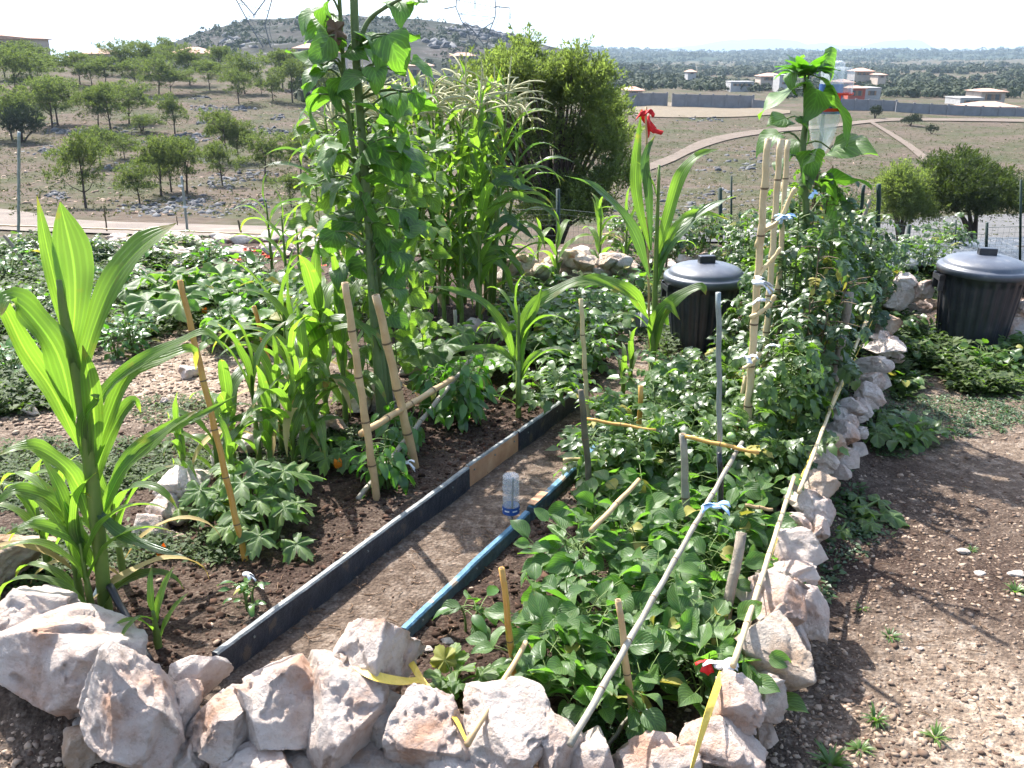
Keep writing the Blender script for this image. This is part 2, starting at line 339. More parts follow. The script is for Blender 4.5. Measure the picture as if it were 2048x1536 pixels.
xs = np.arange(-9.4, 9.41, .05); ys1 = np.concatenate([np.arange(-2.6, 1.2, .12), np.arange(1.2, 5.2, .022), np.arange(5.2, 9.7, .05)])
xs = np.concatenate([np.arange(-9.4, -3.2, .08), np.arange(-3.2, 3.2, .022), np.arange(3.2, 9.41, .08)])
X, Y = np.meshgrid(xs, ys1); Z = gz(X, Y)
nx, ny = len(xs), len(ys1)
idx = np.arange(nx * ny).reshape(ny, nx)
fc = np.stack([idx[:-1, :-1], idx[:-1, 1:], idx[1:, 1:], idx[1:, :-1]], -1).reshape(-1, 4)
gmesh = md('ground', np.stack([X, Y, Z], -1).reshape(-1, 3), fc, None, True)
# dryness with sun and shade painted in: 0 damp dark garden soil ... 1 dusty gravel and sunlit ground
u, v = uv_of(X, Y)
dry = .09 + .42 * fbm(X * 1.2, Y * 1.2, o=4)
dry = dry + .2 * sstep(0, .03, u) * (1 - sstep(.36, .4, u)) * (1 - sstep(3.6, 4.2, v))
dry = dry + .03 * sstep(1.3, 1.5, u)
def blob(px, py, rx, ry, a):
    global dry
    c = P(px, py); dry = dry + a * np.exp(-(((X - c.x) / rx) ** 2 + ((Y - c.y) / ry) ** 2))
blob(2060, 1400, .36, .55, .8); blob(2090, 1000, .5, .8, .3); blob(1950, 760, .8, .4, .3)  # first blob: sunlight on the lower right path, painted as pale soil
blob(1640, 1160, .16, .5, -.12)  # wall shade and damp soil beside the stone row, both painted darker
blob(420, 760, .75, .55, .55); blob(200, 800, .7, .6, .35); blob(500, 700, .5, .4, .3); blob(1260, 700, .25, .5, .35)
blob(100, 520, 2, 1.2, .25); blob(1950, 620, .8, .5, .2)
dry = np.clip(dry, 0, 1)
at = gmesh.attributes.new('dry_sunlit', 'FLOAT', 'POINT'); at.data.foreach_set('value', dry.astype(np.float32).ravel())
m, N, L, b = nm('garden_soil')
tc = N.new('ShaderNodeTexCoord'); a = N.new('ShaderNodeAttribute'); a.attribute_name = 'dry_sunlit'
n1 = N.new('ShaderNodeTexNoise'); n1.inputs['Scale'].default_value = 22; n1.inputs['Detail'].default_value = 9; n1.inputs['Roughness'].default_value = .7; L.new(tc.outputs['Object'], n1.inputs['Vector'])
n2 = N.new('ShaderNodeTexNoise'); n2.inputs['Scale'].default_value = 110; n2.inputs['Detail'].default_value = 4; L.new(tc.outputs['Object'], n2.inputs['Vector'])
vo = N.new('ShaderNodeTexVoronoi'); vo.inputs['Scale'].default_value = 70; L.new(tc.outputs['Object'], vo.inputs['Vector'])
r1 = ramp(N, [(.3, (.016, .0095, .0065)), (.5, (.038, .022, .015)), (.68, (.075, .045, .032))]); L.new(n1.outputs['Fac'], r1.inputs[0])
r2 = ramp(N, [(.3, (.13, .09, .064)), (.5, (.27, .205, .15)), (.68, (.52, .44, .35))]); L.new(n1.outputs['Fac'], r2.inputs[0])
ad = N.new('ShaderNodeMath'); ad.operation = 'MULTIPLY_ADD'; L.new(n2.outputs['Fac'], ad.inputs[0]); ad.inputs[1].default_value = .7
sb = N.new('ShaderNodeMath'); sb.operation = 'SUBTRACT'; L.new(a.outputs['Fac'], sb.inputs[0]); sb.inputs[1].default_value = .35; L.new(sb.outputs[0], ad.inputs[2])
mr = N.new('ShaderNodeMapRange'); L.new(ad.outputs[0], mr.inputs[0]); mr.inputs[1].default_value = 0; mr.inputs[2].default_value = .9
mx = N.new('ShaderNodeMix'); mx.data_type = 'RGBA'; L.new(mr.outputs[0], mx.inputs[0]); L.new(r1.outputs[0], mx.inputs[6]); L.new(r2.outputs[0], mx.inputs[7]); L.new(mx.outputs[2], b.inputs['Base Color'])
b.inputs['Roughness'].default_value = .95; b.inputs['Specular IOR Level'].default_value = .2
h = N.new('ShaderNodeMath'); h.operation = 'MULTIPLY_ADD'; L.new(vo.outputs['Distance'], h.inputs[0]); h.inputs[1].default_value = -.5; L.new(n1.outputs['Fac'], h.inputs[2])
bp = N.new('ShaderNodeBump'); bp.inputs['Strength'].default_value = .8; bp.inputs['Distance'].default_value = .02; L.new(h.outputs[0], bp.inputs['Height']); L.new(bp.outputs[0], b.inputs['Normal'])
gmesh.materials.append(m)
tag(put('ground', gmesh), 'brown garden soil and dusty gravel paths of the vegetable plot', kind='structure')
def g(px, py, dz=0):
    """pixel -> point on the near ground"""
    z = 0.0
    for _ in range(5):
        p = P(px, py, z); z = float(gz(p.x, p.y, False))
    return Vector((p.x, p.y, z + dz))
# ---- terrain beyond the plot: table of row (py) at depth y for columns px
DT = np.array([8, 9, 14, 25, 38, 46, 60, 80, 100, 130, 160, 200, 280, 400, 700, 1200, 2500, 6000, 16000.])
CT_ = np.array([-3000, 0, 500, 850, 1250, 1600, 2048, 3200.])
TAB = {0: [0, 0, 500, 485, 465, 438, 405, 340, 285, 222, 168, 118, 125, 135, 140, 140, 135, 130, 125],
       500: [0, 0, 500, 485, 465, 443, 408, 350, 290, 228, 185, 150, 130, 138, 140, 140, 135, 130, 125],
       850: [0, 0, 500, 485, 468, 452, 420, 360, 305, 250, 215, 190, 168, 152, 145, 140, 135, 130, 125],
       1250: [0, 0, 500, 488, 478, 462, 425, 370, 315, 262, 228, 205, 188, 172, 150, 135, 118, 115, 112],
       1600: [0, 0, 502, 492, 486, 462, 420, 368, 320, 268, 228, 208, 192, 178, 156, 138, 118, 115, 112],
       2048: [0, 0, 505, 498, 492, 470, 430, 380, 330, 275, 240, 220, 195, 175, 150, 130, 115, 114, 112]}
zt = []
for c in CT_:
    t = TAB[0 if c < 0 else 2048 if c > 2048 else int(c)]
    zt.append([-.42 if i == 0 else -.46 if i == 1 else CZ + slope(t[i]) * DT[i] for i in range(len(DT))])
zt = np.array(zt)
def terr(x, y):
    x = np.asarray(x, float); y = np.asarray(y, float)
    yy = np.clip(y, 8, 16000); px = np.clip(1024 + F * 1.05 * x / np.maximum(yy, 1), -2999, 3199)
    ly = np.log(yy); ld = np.log(DT)
    i = np.clip(np.searchsorted(ld, ly) - 1, 0, len(DT) - 2); f = np.clip((ly - ld[i]) / (ld[i + 1] - ld[i]), 0, 1)
    f = (yy - DT[i]) / (DT[i + 1] - DT[i])
    j = np.clip(np.searchsorted(CT_, px) - 1, 0, len(CT_) - 2); q = (px - CT_[j]) / (CT_[j + 1] - CT_[j]); q = q * q * (3 - 2 * q)
    z = (zt[j, i] * (1 - f) + zt[j, i + 1] * f) * (1 - q) + (zt[j + 1, i] * (1 - f) + zt[j + 1, i + 1] * f) * q
    amp = .12 * sstep(50, 60, yy) + .35 * sstep(70, 130, yy) + 2 * sstep(250, 500, yy)
    z = z + amp * fbm(x / 14, y / 14, o=4) + sstep(240, 600, yy) * 5 * fbm(x / 120, y / 120, o=3)
    # shallow terraces on the left slope
    tz = sstep(48, 60, yy) * (1 - sstep(150, 190, yy)) * (1 - sstep(300, 900, px))
    z = z + tz * .35 * (np.abs(((z * .9 + fbm(x / 20, y / 20) * .7) % 1) - .5) - .25)
    return z
def terr1(x, y): return float(terr(np.array([x]), np.array([y]))[0])
_ms = 10 * 1.006 ** np.arange(0, 1150)
_gc = np.arange(-420, 2500, 10.0)
_t0 = _ms / (CT + ((768 - 250) / F) * ST)
_GX = (_gc[:, None] - 1024) / F * _t0[None]; _GZ = terr(_GX, np.broadcast_to(_ms, _GX.shape))
def fg(px, py, dz=0):
    """pixel -> point where its ray meets the far terrain"""
    d = raydir(px, py); q = min(max((px + 420) / 10, 0), len(_gc) - 2.001); j = int(q); q -= j
    h_ = _GZ[j] * (1 - q) + _GZ[j + 1] * q - (CZ + d.z / d.y * _ms); k = int(np.argmax(h_ > 0))
    if not h_[k] > 0: k = len(_ms) - 1
    y = _ms[k]
    if k > 0 and h_[k] > h_[k - 1]: y = _ms[k - 1] + (_ms[k] - _ms[k - 1]) * float(np.clip(-h_[k - 1] / (h_[k] - h_[k - 1]), 0, 1))
    x = d.x * y / d.y; z = CZ + d.z / d.y * y
    return Vector((x, y, z - .03 + dz))
rows = np.concatenate([[-60, -20, 0, 6, 8], 8 * 1.0125 ** np.arange(1, 600)]); rows = rows[rows < 16000]
cols = np.concatenate([np.linspace(-9000, -200, 40), np.linspace(-190, 2250, 330), np.linspace(2260, 11000, 40)])
C, Rr = np.meshgrid(cols, rows); TX = (C - 1024) / F / 1.05 * np.maximum(Rr, 8); TZ = terr(TX, Rr)
nx, ny = len(cols), len(rows); idx = np.arange(nx * ny).reshape(ny, nx)
fc = np.stack([idx[:-1, :-1], idx[:-1, 1:], idx[1:, 1:], idx[1:, :-1]], -1).reshape(-1, 4)
def landmat(name, tan, green, grey, s1=.12, s2=1.2, gthr=(.42, .6)):
    m, N, L, b = nm(name)
    tc = N.new('ShaderNodeTexCoord')
    def noi(s, d=6, r=.65):
        n = N.new('ShaderNodeTexNoise'); n.inputs['Scale'].default_value = s; n.inputs['Detail'].default_value = d; n.inputs['Roughness'].default_value = r; L.new(tc.outputs['Object'], n.inputs['Vector']); return n
    a = noi(s1, 8, .7); c = noi(s2, 8, .72); e = noi(s1 * .35, 4)
    rt = ramp(N, [(.35, tuple(q * .72 for q in tan)), (.65, tuple(q * 1.25 for q in tan))]); L.new(c.outputs['Fac'], rt.inputs[0])
    rg = ramp(N, [(.35, tuple(q * .7 for q in green)), (.65, tuple(q * 1.3 for q in green))]); L.new(c.outputs['Fac'], rg.inputs[0])
    k = N.new('ShaderNodeMapRange'); L.new(a.outputs['Fac'], k.inputs[0]); k.inputs[1].default_value = gthr[0]; k.inputs[2].default_value = gthr[1]
    x1 = N.new('ShaderNodeMix'); x1.data_type = 'RGBA'; L.new(k.outputs[0], x1.inputs[0]); L.new(rt.outputs[0], x1.inputs[6]); L.new(rg.outputs[0], x1.inputs[7])
    k2 = N.new('ShaderNodeMapRange'); L.new(c.outputs['Fac'], k2.inputs[0]); k2.inputs[1].default_value = .58; k2.inputs[2].default_value = .66
    x2 = N.new('ShaderNodeMix'); x2.data_type = 'RGBA'; L.new(k2.outputs[0], x2.inputs[0]); L.new(x1.outputs[2], x2.inputs[6]); x2.inputs[7].default_value = (*grey, 1)
    L.new(x2.outputs[2], b.inputs['Base Color']); b.inputs['Roughness'].default_value = 1; b.inputs['Specular IOR Level'].default_value = .05
    bp = N.new('ShaderNodeBump'); bp.inputs['Strength'].default_value = .6; bp.inputs['Distance'].default_value = .25; L.new(c.outputs['Fac'], bp.inputs['Height']); L.new(bp.outputs[0], b.inputs['Normal'])
    return m
M['land'] = landmat('dry_hillside', (.1, .078, .06), (.06, .064, .034), (.09, .085, .08))
tag(put('terrain', md('terrain', np.stack([TX, Rr, TZ], -1).reshape(-1, 3), fc, M['land'], True)), 'dry grassy hillside and field falling away beyond the garden', kind='structure')
# ---- sheets on the terrain (roads, tracks)
def track(name, top, bot, m, label, n=70, k=6, dz=.05):
    tp, bt = spline([(a, b, 0) for a, b in top], n), spline([(a, b, 0) for a, b in bot], n); vs_, fs = [], []
    for i in range(n + 1):
        A, Bq = fg(tp[i].x, tp[i].y), fg(bt[i].x, bt[i].y)
        jt = .25 * random.Random(i).random()
        for j in range(k + 1):
            q = A.lerp(Bq, j / k); vs_.append((q.x, q.y, 0))
    va = np.array(vs_); va[:, 2] = terr(va[:, 0], va[:, 1]) + dz + va[:, 1] * .0006; vs_ = va
    for i in range(n):
        for j in range(k): fs.append((i * (k + 1) + j, (i + 1) * (k + 1) + j, (i + 1) * (k + 1) + j + 1, i * (k + 1) + j + 1))
    return tag(put(name, md(name, vs_, fs, m, True)), label, kind='structure')
M['road'] = mat('pale_dirt_road', [(.3, (.12, .096, .08)), (.6, (.18, .148, .12)), (.8, (.25, .21, .175))], .5, .95, .5, 6, dist=.1)
M['track'] = mat('dusty_track', [(.3, (.11, .084, .063)), (.7, (.16, .125, .095))], 1, .95, .4, 8, dist=.1)
M['asphalt'] = mat('grey_road', [(.3, (.075, .073, .072)), (.7, (.12, .117, .113))], .6, .95, .4, 8, dist=.05)
track('road', [(-300, 400), (0, 420), (150, 442), (350, 450), (650, 458), (950, 464)], [(-300, 440), (0, 462), (150, 468), (350, 474), (650, 478), (950, 480)], M['road'], 'pale dirt road along the foot of the slope')
track('road', [(1330, 474), (1560, 455), (1700, 445), (1850, 436), (1950, 432), (2300, 425)], [(1330, 486), (1560, 488), (1700, 489), (1850, 490), (1950, 492), (2300, 492)], M['asphalt'], 'grey road behind the fence on the right')
track('path', [(1300, 328), (1345, 310), (1400, 283), (1470, 267), (1560, 257), (1640, 252), (1760, 239), (1860, 238), (2100, 240)], [(1300, 342), (1345, 325), (1400, 299), (1470, 278), (1560, 265), (1640, 259), (1760, 245), (1860, 243), (2100, 246)], M['track'], 'dusty track curving across the field')
track('path', [(1748, 246), (1790, 270), (1830, 295), (1880, 335)], [(1740, 247), (1778, 271), (1815, 297), (1860, 337)], M['track'], 'narrow footpath running down from the curving track', n=30, k=2)
track('path', [(1268, 208), (1330, 206), (1430, 212), (1500, 216), (1580, 222)], [(1268, 232), (1330, 236), (1430, 236), (1500, 234), (1580, 228)], mat('dry_straw_bank', [(.3, (.12, .095, .062)), (.7, (.17, .135, .09))], 1.5, .95, .5, 8, dist=.1), 'straw coloured bare bank below the grey wall', n=40)
# ---- hills and mountains as relief sheets
def ridge(name, pts, yr, yf, pf, yb, m, label, amp=1.0, n=260, jag=0):
    xs_ = np.linspace(pts[0][0], pts[-1][0], n); rp = np.interp(xs_, [p[0] for p in pts], [p[1] for p in pts])
    rp = rp + jag * fbm(xs_ / 22, xs_ * 0 + 3, o=4)
    vs_ = []; zfr = np.minimum(CZ + slope(pf) * yf, terr((xs_ - 1024) / F * yf * 1.05, np.full(n, float(yf))) - 4)
    K = 40
    for k in range(K + 9):
        q = k / K
        y = yf + (yr - yf) * q if q <= 1 else yr + (yb - yr) * (q - 1) * K / 8
        for i, x in enumerate(xs_):
            zf = zfr[i]; zr = CZ + slope(rp[i]) * yr
            if q <= 1: z = zf + (zr - zf) * (q ** 1.25)
            else: z = zr - (zr - zf) * ((q - 1) * K / 8) ** 1.5
            vs_.append(((x - 1024) / F * y * 1.05, y, z))
    v_ = np.array(vs_); wgt = np.repeat(np.clip(np.sin(np.minimum(np.arange(K + 9) / K, 1) * np.pi), 0, 1), n)
    v_[:, 2] += wgt * amp * (zr - zf if False else yr * .012) * fbm(v_[:, 0] / (yr * .06), v_[:, 1] / (yr * .06), o=5)
    idx = np.arange(n * (K + 9)).reshape(K + 9, n)
    f_ = np.stack([idx[:-1, :-1], idx[:-1, 1:], idx[1:, 1:], idx[1:, :-1]], -1).reshape(-1, 4)
    ob = put(name, md(name, v_, f_, m, True)); tag(ob, label, kind='structure'); return v_, K, n
M['hill'] = landmat('scrub_hill', (.06, .052, .046), (.026, .03, .022), (.14, .14, .14), .018, .12, (.4, .56))
M['hillfar'] = landmat('far_woods', (.07, .075, .045), (.03, .042, .025), (.12, .11, .09), .003, .02, (.35, .5))
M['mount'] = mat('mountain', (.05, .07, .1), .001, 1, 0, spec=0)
hv, hK, hn = ridge('hill', [(250, 190), (290, 140), (330, 118), (400, 92), (470, 64), (520, 50), (560, 38), (610, 38), (680, 30), (740, 30), (790, 36), (860, 38), (930, 48), (985, 62), (1040, 75), (1090, 92), (1165, 110), (1215, 140), (1250, 200)], 620, 290, 165, 900, M['hill'], 'rocky scrub hill behind the houses', .55)
fv, fK, fn = ridge('hill', [(850, 112), (1020, 108), (1090, 104), (1150, 98), (1210, 97), (1300, 102), (1400, 105), (1500, 101), (1600, 103), (1700, 100), (1780, 101), (1860, 103), (1920, 98), (1990, 97), (2048, 98), (2300, 90)], 3000, 900, 168, 4200, M['hillfar'], 'long wooded ridge on the horizon', .35, jag=1.0)
ridge('mountain', [(1240, 102), (1280, 98), (1340, 92), (1390, 83), (1430, 79), (1465, 76), (1500, 78), (1535, 82), (1552, 88), (1580, 86), (1620, 91), (1650, 92), (1670, 86), (1700, 81), (1735, 78), (1755, 81), (1775, 94), (1800, 102)], 9500, 8200, 108, 10500, M['mount'], 'pale blue mountains on the horizon', .2, jag=2.2)
mxv = 1
# ---- haze
bm = bmesh.new(); bmesh.ops.create_cube(bm, size=1); hm = bpy.data.meshes.new('haze'); bm.to_mesh(hm); bm.free()
ho = put('haze', hm, loc=(0, 7900, 140), scale=(36000, 16800, 760))
hz = bpy.data.materials.new('haze'); hz.use_nodes = True; N = hz.node_tree.nodes; N.remove(N['Principled BSDF'])
pv = N.new('ShaderNodeVolumePrincipled'); pv.inputs['Density'].default_value = 1.25e-4; pv.inputs['Color'].default_value = (.62, .8, 1, 1); pv.inputs['Anisotropy'].default_value = .2
hz.node_tree.links.new(pv.outputs[0], N['Material Output'].inputs['Volume']); hm.materials.append(hz)
tag(ho, 'thin summer haze over the valley', kind='stuff')
# ================================================================== HOUSES AND WALLS
M['stucco'] = mat('cream_stucco', (.42, .35, .29), 1, .9, .1); M['stuccow'] = mat('white_stucco', (.35, .34, .33), 1, .9, .1)
M['stuccor'] = mat('red_stucco', (.38, .09, .06), 1, .9, .1); M['tiles'] = mat('clay_tiles', [(.3, (.36, .2, .14)), (.7, (.5, .33, .25))], 3, .9, .4, 10, dist=.1)
M['win'] = mat('window_glass', (.05, .06, .07), 2, .2, 0, spec=.6); M['cwall'] = mat('concrete_block', [(.3, (.17, .168, .175)), (.7, (.23, .228, .235))], .8, .95, .2)
M['shutter'] = mat('wood_shutter', (.25, .16, .1), 4, .8, .1)
def house(px, py, y, wpx, hpx, label, wall='stucco', roof='hip', wins=(3, 1), depth=8, rpx=8, name='house', chimney=False):
    c = PD(px, py, y); s = ppm(c); w, h, r = wpx / s, hpx / s, rpx / s
    t = thing(name, label, 'house', c)
    b = MB(); b.box((0, depth / 2, h / 2 - 1), (w, depth, h + 2)); put('wall', b.mesh('house_wall', M[wall]), t)
    a = MB(); e = .5
    x0, x1, y0, y1 = -w / 2 - e, w / 2 + e, -e, depth + e; ym = depth / 2; hx = min(w / 2, depth / 2) * (.9 if roof == 'hip' else 0)
    if roof == 'flat': a.box((0, ym, h + .12), (w + .2, depth + .2, .24))
    elif roof == 'mono': a.add([(x0, y0, h + r), (x1, y0, h), (x1, y1, h), (x0, y1, h + r), (x0, y0, h - .2), (x1, y0, h - .2), (x1, y1, h - .2), (x0, y1, h - .2)], [(0, 1, 2, 3), (7, 6, 5, 4), (0, 4, 5, 1), (2, 6, 7, 3), (1, 5, 6, 2), (3, 7, 4, 0)])
    else:
        a.add([(x0, y0, h), (x1, y0, h), (x1, y1, h), (x0, y1, h), (x0 + hx, ym, h + r), (x1 - hx, ym, h + r)], [(0, 1, 5, 4), (2, 3, 4, 5), (1, 2, 5), (3, 0, 4), (3, 2, 1, 0)])
        a.box((0, y0 - .02, h - .1), (w + 2 * e + .05, .14, .18))
    rf = put('roof', a.mesh('house_roof', M['tiles' if roof != 'flat' else wall]), t)
    if chimney:
        q = MB(); q.box((w * .2, ym, h + r * .8), (.6, .6, 1.6)); put('chimney', q.mesh('chimney', M[wall]), rf)
    q = MB(); ww = min(1.3, w / (wins[0] + 1) * .5); wh = min(1.5, h / wins[1] * .45)
    q.box((0, 0, 0), (ww, .1, wh)); wm = q.mesh('window', M['win'])
    q = MB()
    for sx in (-1, 1): q.box((sx * (ww / 2 + ww * .24), 0, 0), (ww * .42, .08, wh))
    sm = q.mesh('shutter', M['shutter'])
    for j in range(wins[1]):
        for i in range(wins[0]):
            p = (-w / 2 + w * (i + 1) / (wins[0] + 1), -.03, h * (j + .55) / wins[1])
            o = put('window', wm, t, p); put('shutter', sm, o, (0, -.03, 0))
    return t
house(14, 104, 190, 96, 26, 'cream house with sloping roof at the top left corner', roof='mono', wins=(2, 1), rpx=10)
house(190, 122, 215, 56, 14, 'low house with pink tiled roof among the hilltop pines', rpx=10)
house(150, 124, 225, 30, 10, 'small tiled roof just left of the pink roofed hilltop house', rpx=5, wins=(1, 1))
house(380, 134, 215, 74, 26, 'cream house with broad tiled roof behind the dark pines', rpx=12, wins=(2, 1))
house(620, 128, 300, 62, 30, 'white two storey villa with arched loggia on the hill flank', wall='stuccow', wins=(4, 2), rpx=9, chimney=True)
house(668, 124, 310, 36, 18, 'cream annex right of the two storey villa', rpx=5, wins=(1, 1))
house(838, 163, 260, 48, 30, 'tall cream house with tiled roof behind the corn tassels', rpx=7, wins=(2, 1))
house(812, 168, 262, 34, 14, 'low garage beside the tall cream house', wins=(1, 1), roof='flat')
house(925, 120, 430, 50, 8, 'long tiled villa high on the rocky hill', rpx=6, wins=(4, 1))
house(1268, 190, 205, 34, 9, 'pale hut with tiled roof at the left end of the grey wall', rpx=6, wins=(1, 1))
house(1384, 150, 420, 16, 6, 'tiny white cottage up among the trees', wall='stuccow', rpx=4, wins=(1, 1))
house(1484, 176, 330, 46, 11, 'long low white house with flat roof below the ridge', wall='stuccow', roof='flat', wins=(4, 1))
house(1545, 165, 340, 48, 12, 'wide house with pink tiled roof in the trees', rpx=6, wins=(3, 1))
house(1575, 172, 325, 34, 20, 'white two storey house beside the sunflower head', wall='stuccow', roof='flat', wins=(2, 2))
house(1728, 154, 360, 38, 11, 'cream villa with hipped roof on the wooded slope', rpx=6, wins=(3, 1))
house(1764, 158, 350, 16, 8, 'small cream outbuilding right of the hipped villa', rpx=3, wins=(1, 1))
house(1690, 198, 240, 24, 32, 'tall red block of the red house', wall='stuccor', rpx=5, wins=(1, 2))
house(1712, 199, 236, 34, 22, 'lower red house with a round window and tiled roof', wall='stuccor', rpx=5, wins=(2, 1))
house(1743, 197, 250, 34, 19, 'modern white house beside the red house', wall='stuccow', roof='flat', wins=(1, 1))
house(1984, 208, 230, 48, 24, 'cream tower house on the right with tiled roof', rpx=5, wins=(2, 1))
house(1942, 212, 224, 46, 14, 'white flat roofed wing of the right hand house', wall='stuccow', roof='flat', wins=(2, 1))
house(1990, 222, 205, 90, 8, 'low tiled roof in front of the cream tower house', rpx=9, wins=(3, 1))
def boundary(a, b_, hpx, label, name='boundary_wall', y=None, pillars=6):
    A = PD(a[0], a[1], y or 190); Bq = PD(b_[0], b_[1], (y or 190)); h = hpx / ppm(A)
    t = thing(name, label, 'wall', A); d = Bq - A; Ln = Vector((d.x, d.y)).length; rz = math.atan2(d.y, d.x)
    q = MB(); q.add([(0, -.1, -3), (0, .1, -3), (d.x, d.y + .1, d.z - 3), (d.x, d.y - .1, d.z - 3), (0, -.1, h), (0, .1, h), (d.x, d.y + .1, d.z + h), (d.x, d.y - .1, d.z + h)],
          [(0, 1, 2, 3), (7, 6, 5, 4), (0, 4, 5, 1), (1, 5, 6, 2), (2, 6, 7, 3), (3, 7, 4, 0)])
    put('panel', q.mesh('wall_panel', M['cwall']), t)
    pm = MB(); pm.box((0, -.12, h / 2 - .5), (.35, .3, h + 1.3)); pm = pm.mesh('pillar', M['cwall'])
    for i in range(pillars + 1): put('pillar', pm, t, (d.x * i / pillars, d.y * i / pillars, d.z * i / pillars))
boundary((1250, 205), (1333, 205), 18, 'short grey block wall left of the gate gap', y=185, pillars=3)
boundary((1345, 207), (1505, 210), 18, 'long grey block wall right of the gate gap', y=183)
boundary((1505, 212), (1530, 214), 12, 'white washed end of the grey wall', y=182, pillars=1)
boundary((1630, 214), (1790, 219), 17, 'grey block wall behind the right sunflower', y=176)
boundary((1792, 222), (2200, 240), 16, 'grey block wall running out of frame on the right', y=172, pillars=12)
boundary((800, 178), (935, 172), 14, 'pale terrace wall under the tall cream house', y=240)
boundary((835, 156), (930, 163), 10, 'upper pale terrace wall right of the cream house', y=275, pillars=4)
# pylons
def pylon(paths, y, label):
    c = PD(*paths[0][0], y); t = thing('pylon', label, 'pylon', c)
    lat, arm = MB(), MB()
    for k, pth in enumerate(paths):
        p = [PD(a_, b_, y) - c for a_, b_ in pth]
        (arm if k >= len(paths) - 2 else lat).tube(p, .3, 4)
    # zig-zag lacing between the two main legs
    A = [PD(a_, b_, y) - c for a_, b_ in paths[0]]; Bq = [PD(a_, b_, y) - c for a_, b_ in paths[1]]
    A, Bq = spline(A, 12), spline(Bq, 12)
    for i in range(12): lat.tube([A[i], Bq[i + 1]] if i % 2 else [Bq[i], A[i + 1]], .13, 3)
    for off in (1.5,):
        for W_ in (A, Bq): lat.tube([w + Vector((off, 1, 0)) for w in W_], .12, 3)
    gm = M['pylon']
    put('tower_frame', lat.mesh('pylon_frame', gm), t); put('cross_arm', arm.mesh('pylon_arm', gm), t)
M['pylon'] = mat('galvanised_steel', (.08, .085, .09), 3, .7, 0, metal=.0)
pylon([[(950, 150), (945, 100), (935, 60), (922, 40), (912, 15), (914, -15), (925, -40)], [(968, 150), (972, 100), (980, 60), (990, 35), (992, 15), (988, -15), (978, -40)], [(925, 45), (945, 60), (968, 90)], [(985, 45), (962, 60), (945, 90)], [(950, -50), (950, 18)], [(888, 18), (912, 13)], [(990, 13), (1020, 16), (1020, 38)]], 430, 'lattice power pylon rising behind the rocky hill near centre')
pylon([[(536, 110), (500, 50), (470, -5), (460, -40)], [(545, 110), (530, 50), (545, -5), (552, -40)], [(478, -5), (508, 30)], [(545, -20), (508, 30)], [(508, 28), (508, 36)], [(440, -40), (470, -38)]], 430, 'faint lattice power pylon above the left end of the hill')
# ================================================================== TREES
rng = np.random.default_rng(5)
def tufts(n, lobes, size, seed, flat=.35, spread=.6, up=.7, hollow=.55, tri=5):
    """needle tufts: each a small fan of thin blades; lobes = (x,y,z,rx,ry,rz)"""
    r = np.random.default_rng(seed); lobes = np.array(lobes, float)
    vol = lobes[:, 3] * lobes[:, 4] * lobes[:, 5]; vol = vol ** .7; k = r.choice(len(lobes), n, p=vol / vol.sum())
    d = r.normal(size=(n, 3)); d /= np.linalg.norm(d, axis=1)[:, None]; d[:, 2] = np.where(d[:, 2] < -.4, -d[:, 2] * .6, d[:, 2])
    rad = hollow + (1 - hollow) * r.random(n) ** .6
    rad = rad * (1 + .22 * fbm(d[:, 0] * 3 + k, d[:, 1] * 3, d[:, 2] * 3, o=3))
    pos = lobes[k, :3] + d * lobes[k, 3:] * rad[:, None]
    vv, ff = [], []
    for t in range(tri):
        ax = d * spread + np.array([0, 0, up]) + r.normal(size=(n, 3)) * .55; ax /= np.linalg.norm(ax, axis=1)[:, None]
        sd_ = np.cross(ax, r.normal(size=(n, 3))); sd_ /= np.linalg.norm(sd_, axis=1)[:, None]
        L_ = size * r.uniform(.6, 1.3, n)[:, None]; o = r.normal(size=(n, 3)) * size * .35
        vv.append(np.stack([pos + o - sd_ * L_ * flat * .5, pos + o + sd_ * L_ * flat * .5, pos + o + ax * L_], 1))
    v_ = np.concatenate(vv).reshape(-1, 3); f_ = np.arange(len(v_)).reshape(-1, 3)
    return v_, f_
def shoots(n, lobes, L_, k, size, seed, thick=.1, up=.7, inner=.55):
    """needle-covered shoots growing out of each lobe, with gaps between them"""
    r = np.random.default_rng(seed); lobes = np.array(lobes, float)[:, :6]
    vol = (lobes[:, 3] * lobes[:, 4] + lobes[:, 3] * lobes[:, 5]) ** .9; c = r.choice(len(lobes), n, p=vol / vol.sum())
    d = r.normal(size=(n, 3)); d /= np.linalg.norm(d, axis=1)[:, None]; d[:, 2] = np.where(d[:, 2] < -.3, -d[:, 2] * .4, d[:, 2])
    rad = inner + (1 - inner) * r.random(n) ** .5; p0 = lobes[c, :3] + d * lobes[c, 3:] * rad[:, None] * .9
    ax = d * .8 + np.array([0, 0, up]) + r.normal(size=(n, 3)) * .3; ax /= np.linalg.norm(ax, axis=1)[:, None]; Ls = L_ * r.uniform(.5, 1.4, n)
    q = r.random((n, k)); off = r.normal(size=(n, k, 3)) * thick * (1.15 - q)[:, :, None]
    p = p0[:, None] + ax[:, None] * (q * Ls[:, None])[:, :, None] + off
    nd = ax[:, None] * .7 + off / thick * .6 + r.normal(size=(n, k, 3)) * .35; nd /= np.linalg.norm(nd, axis=2)[:, :, None]
    sd_ = np.cross(nd, r.normal(size=(n, k, 3))); sd_ /= np.linalg.norm(sd_, axis=2)[:, :, None]; s = size * r.uniform(.6, 1.4, (n, k, 1))
    v_ = np.stack([p - sd_ * s * .3, p + sd_ * s * .3, p + nd * s * 1.5], 2).reshape(-1, 3)
    return v_, np.arange(len(v_)).reshape(-1, 3)
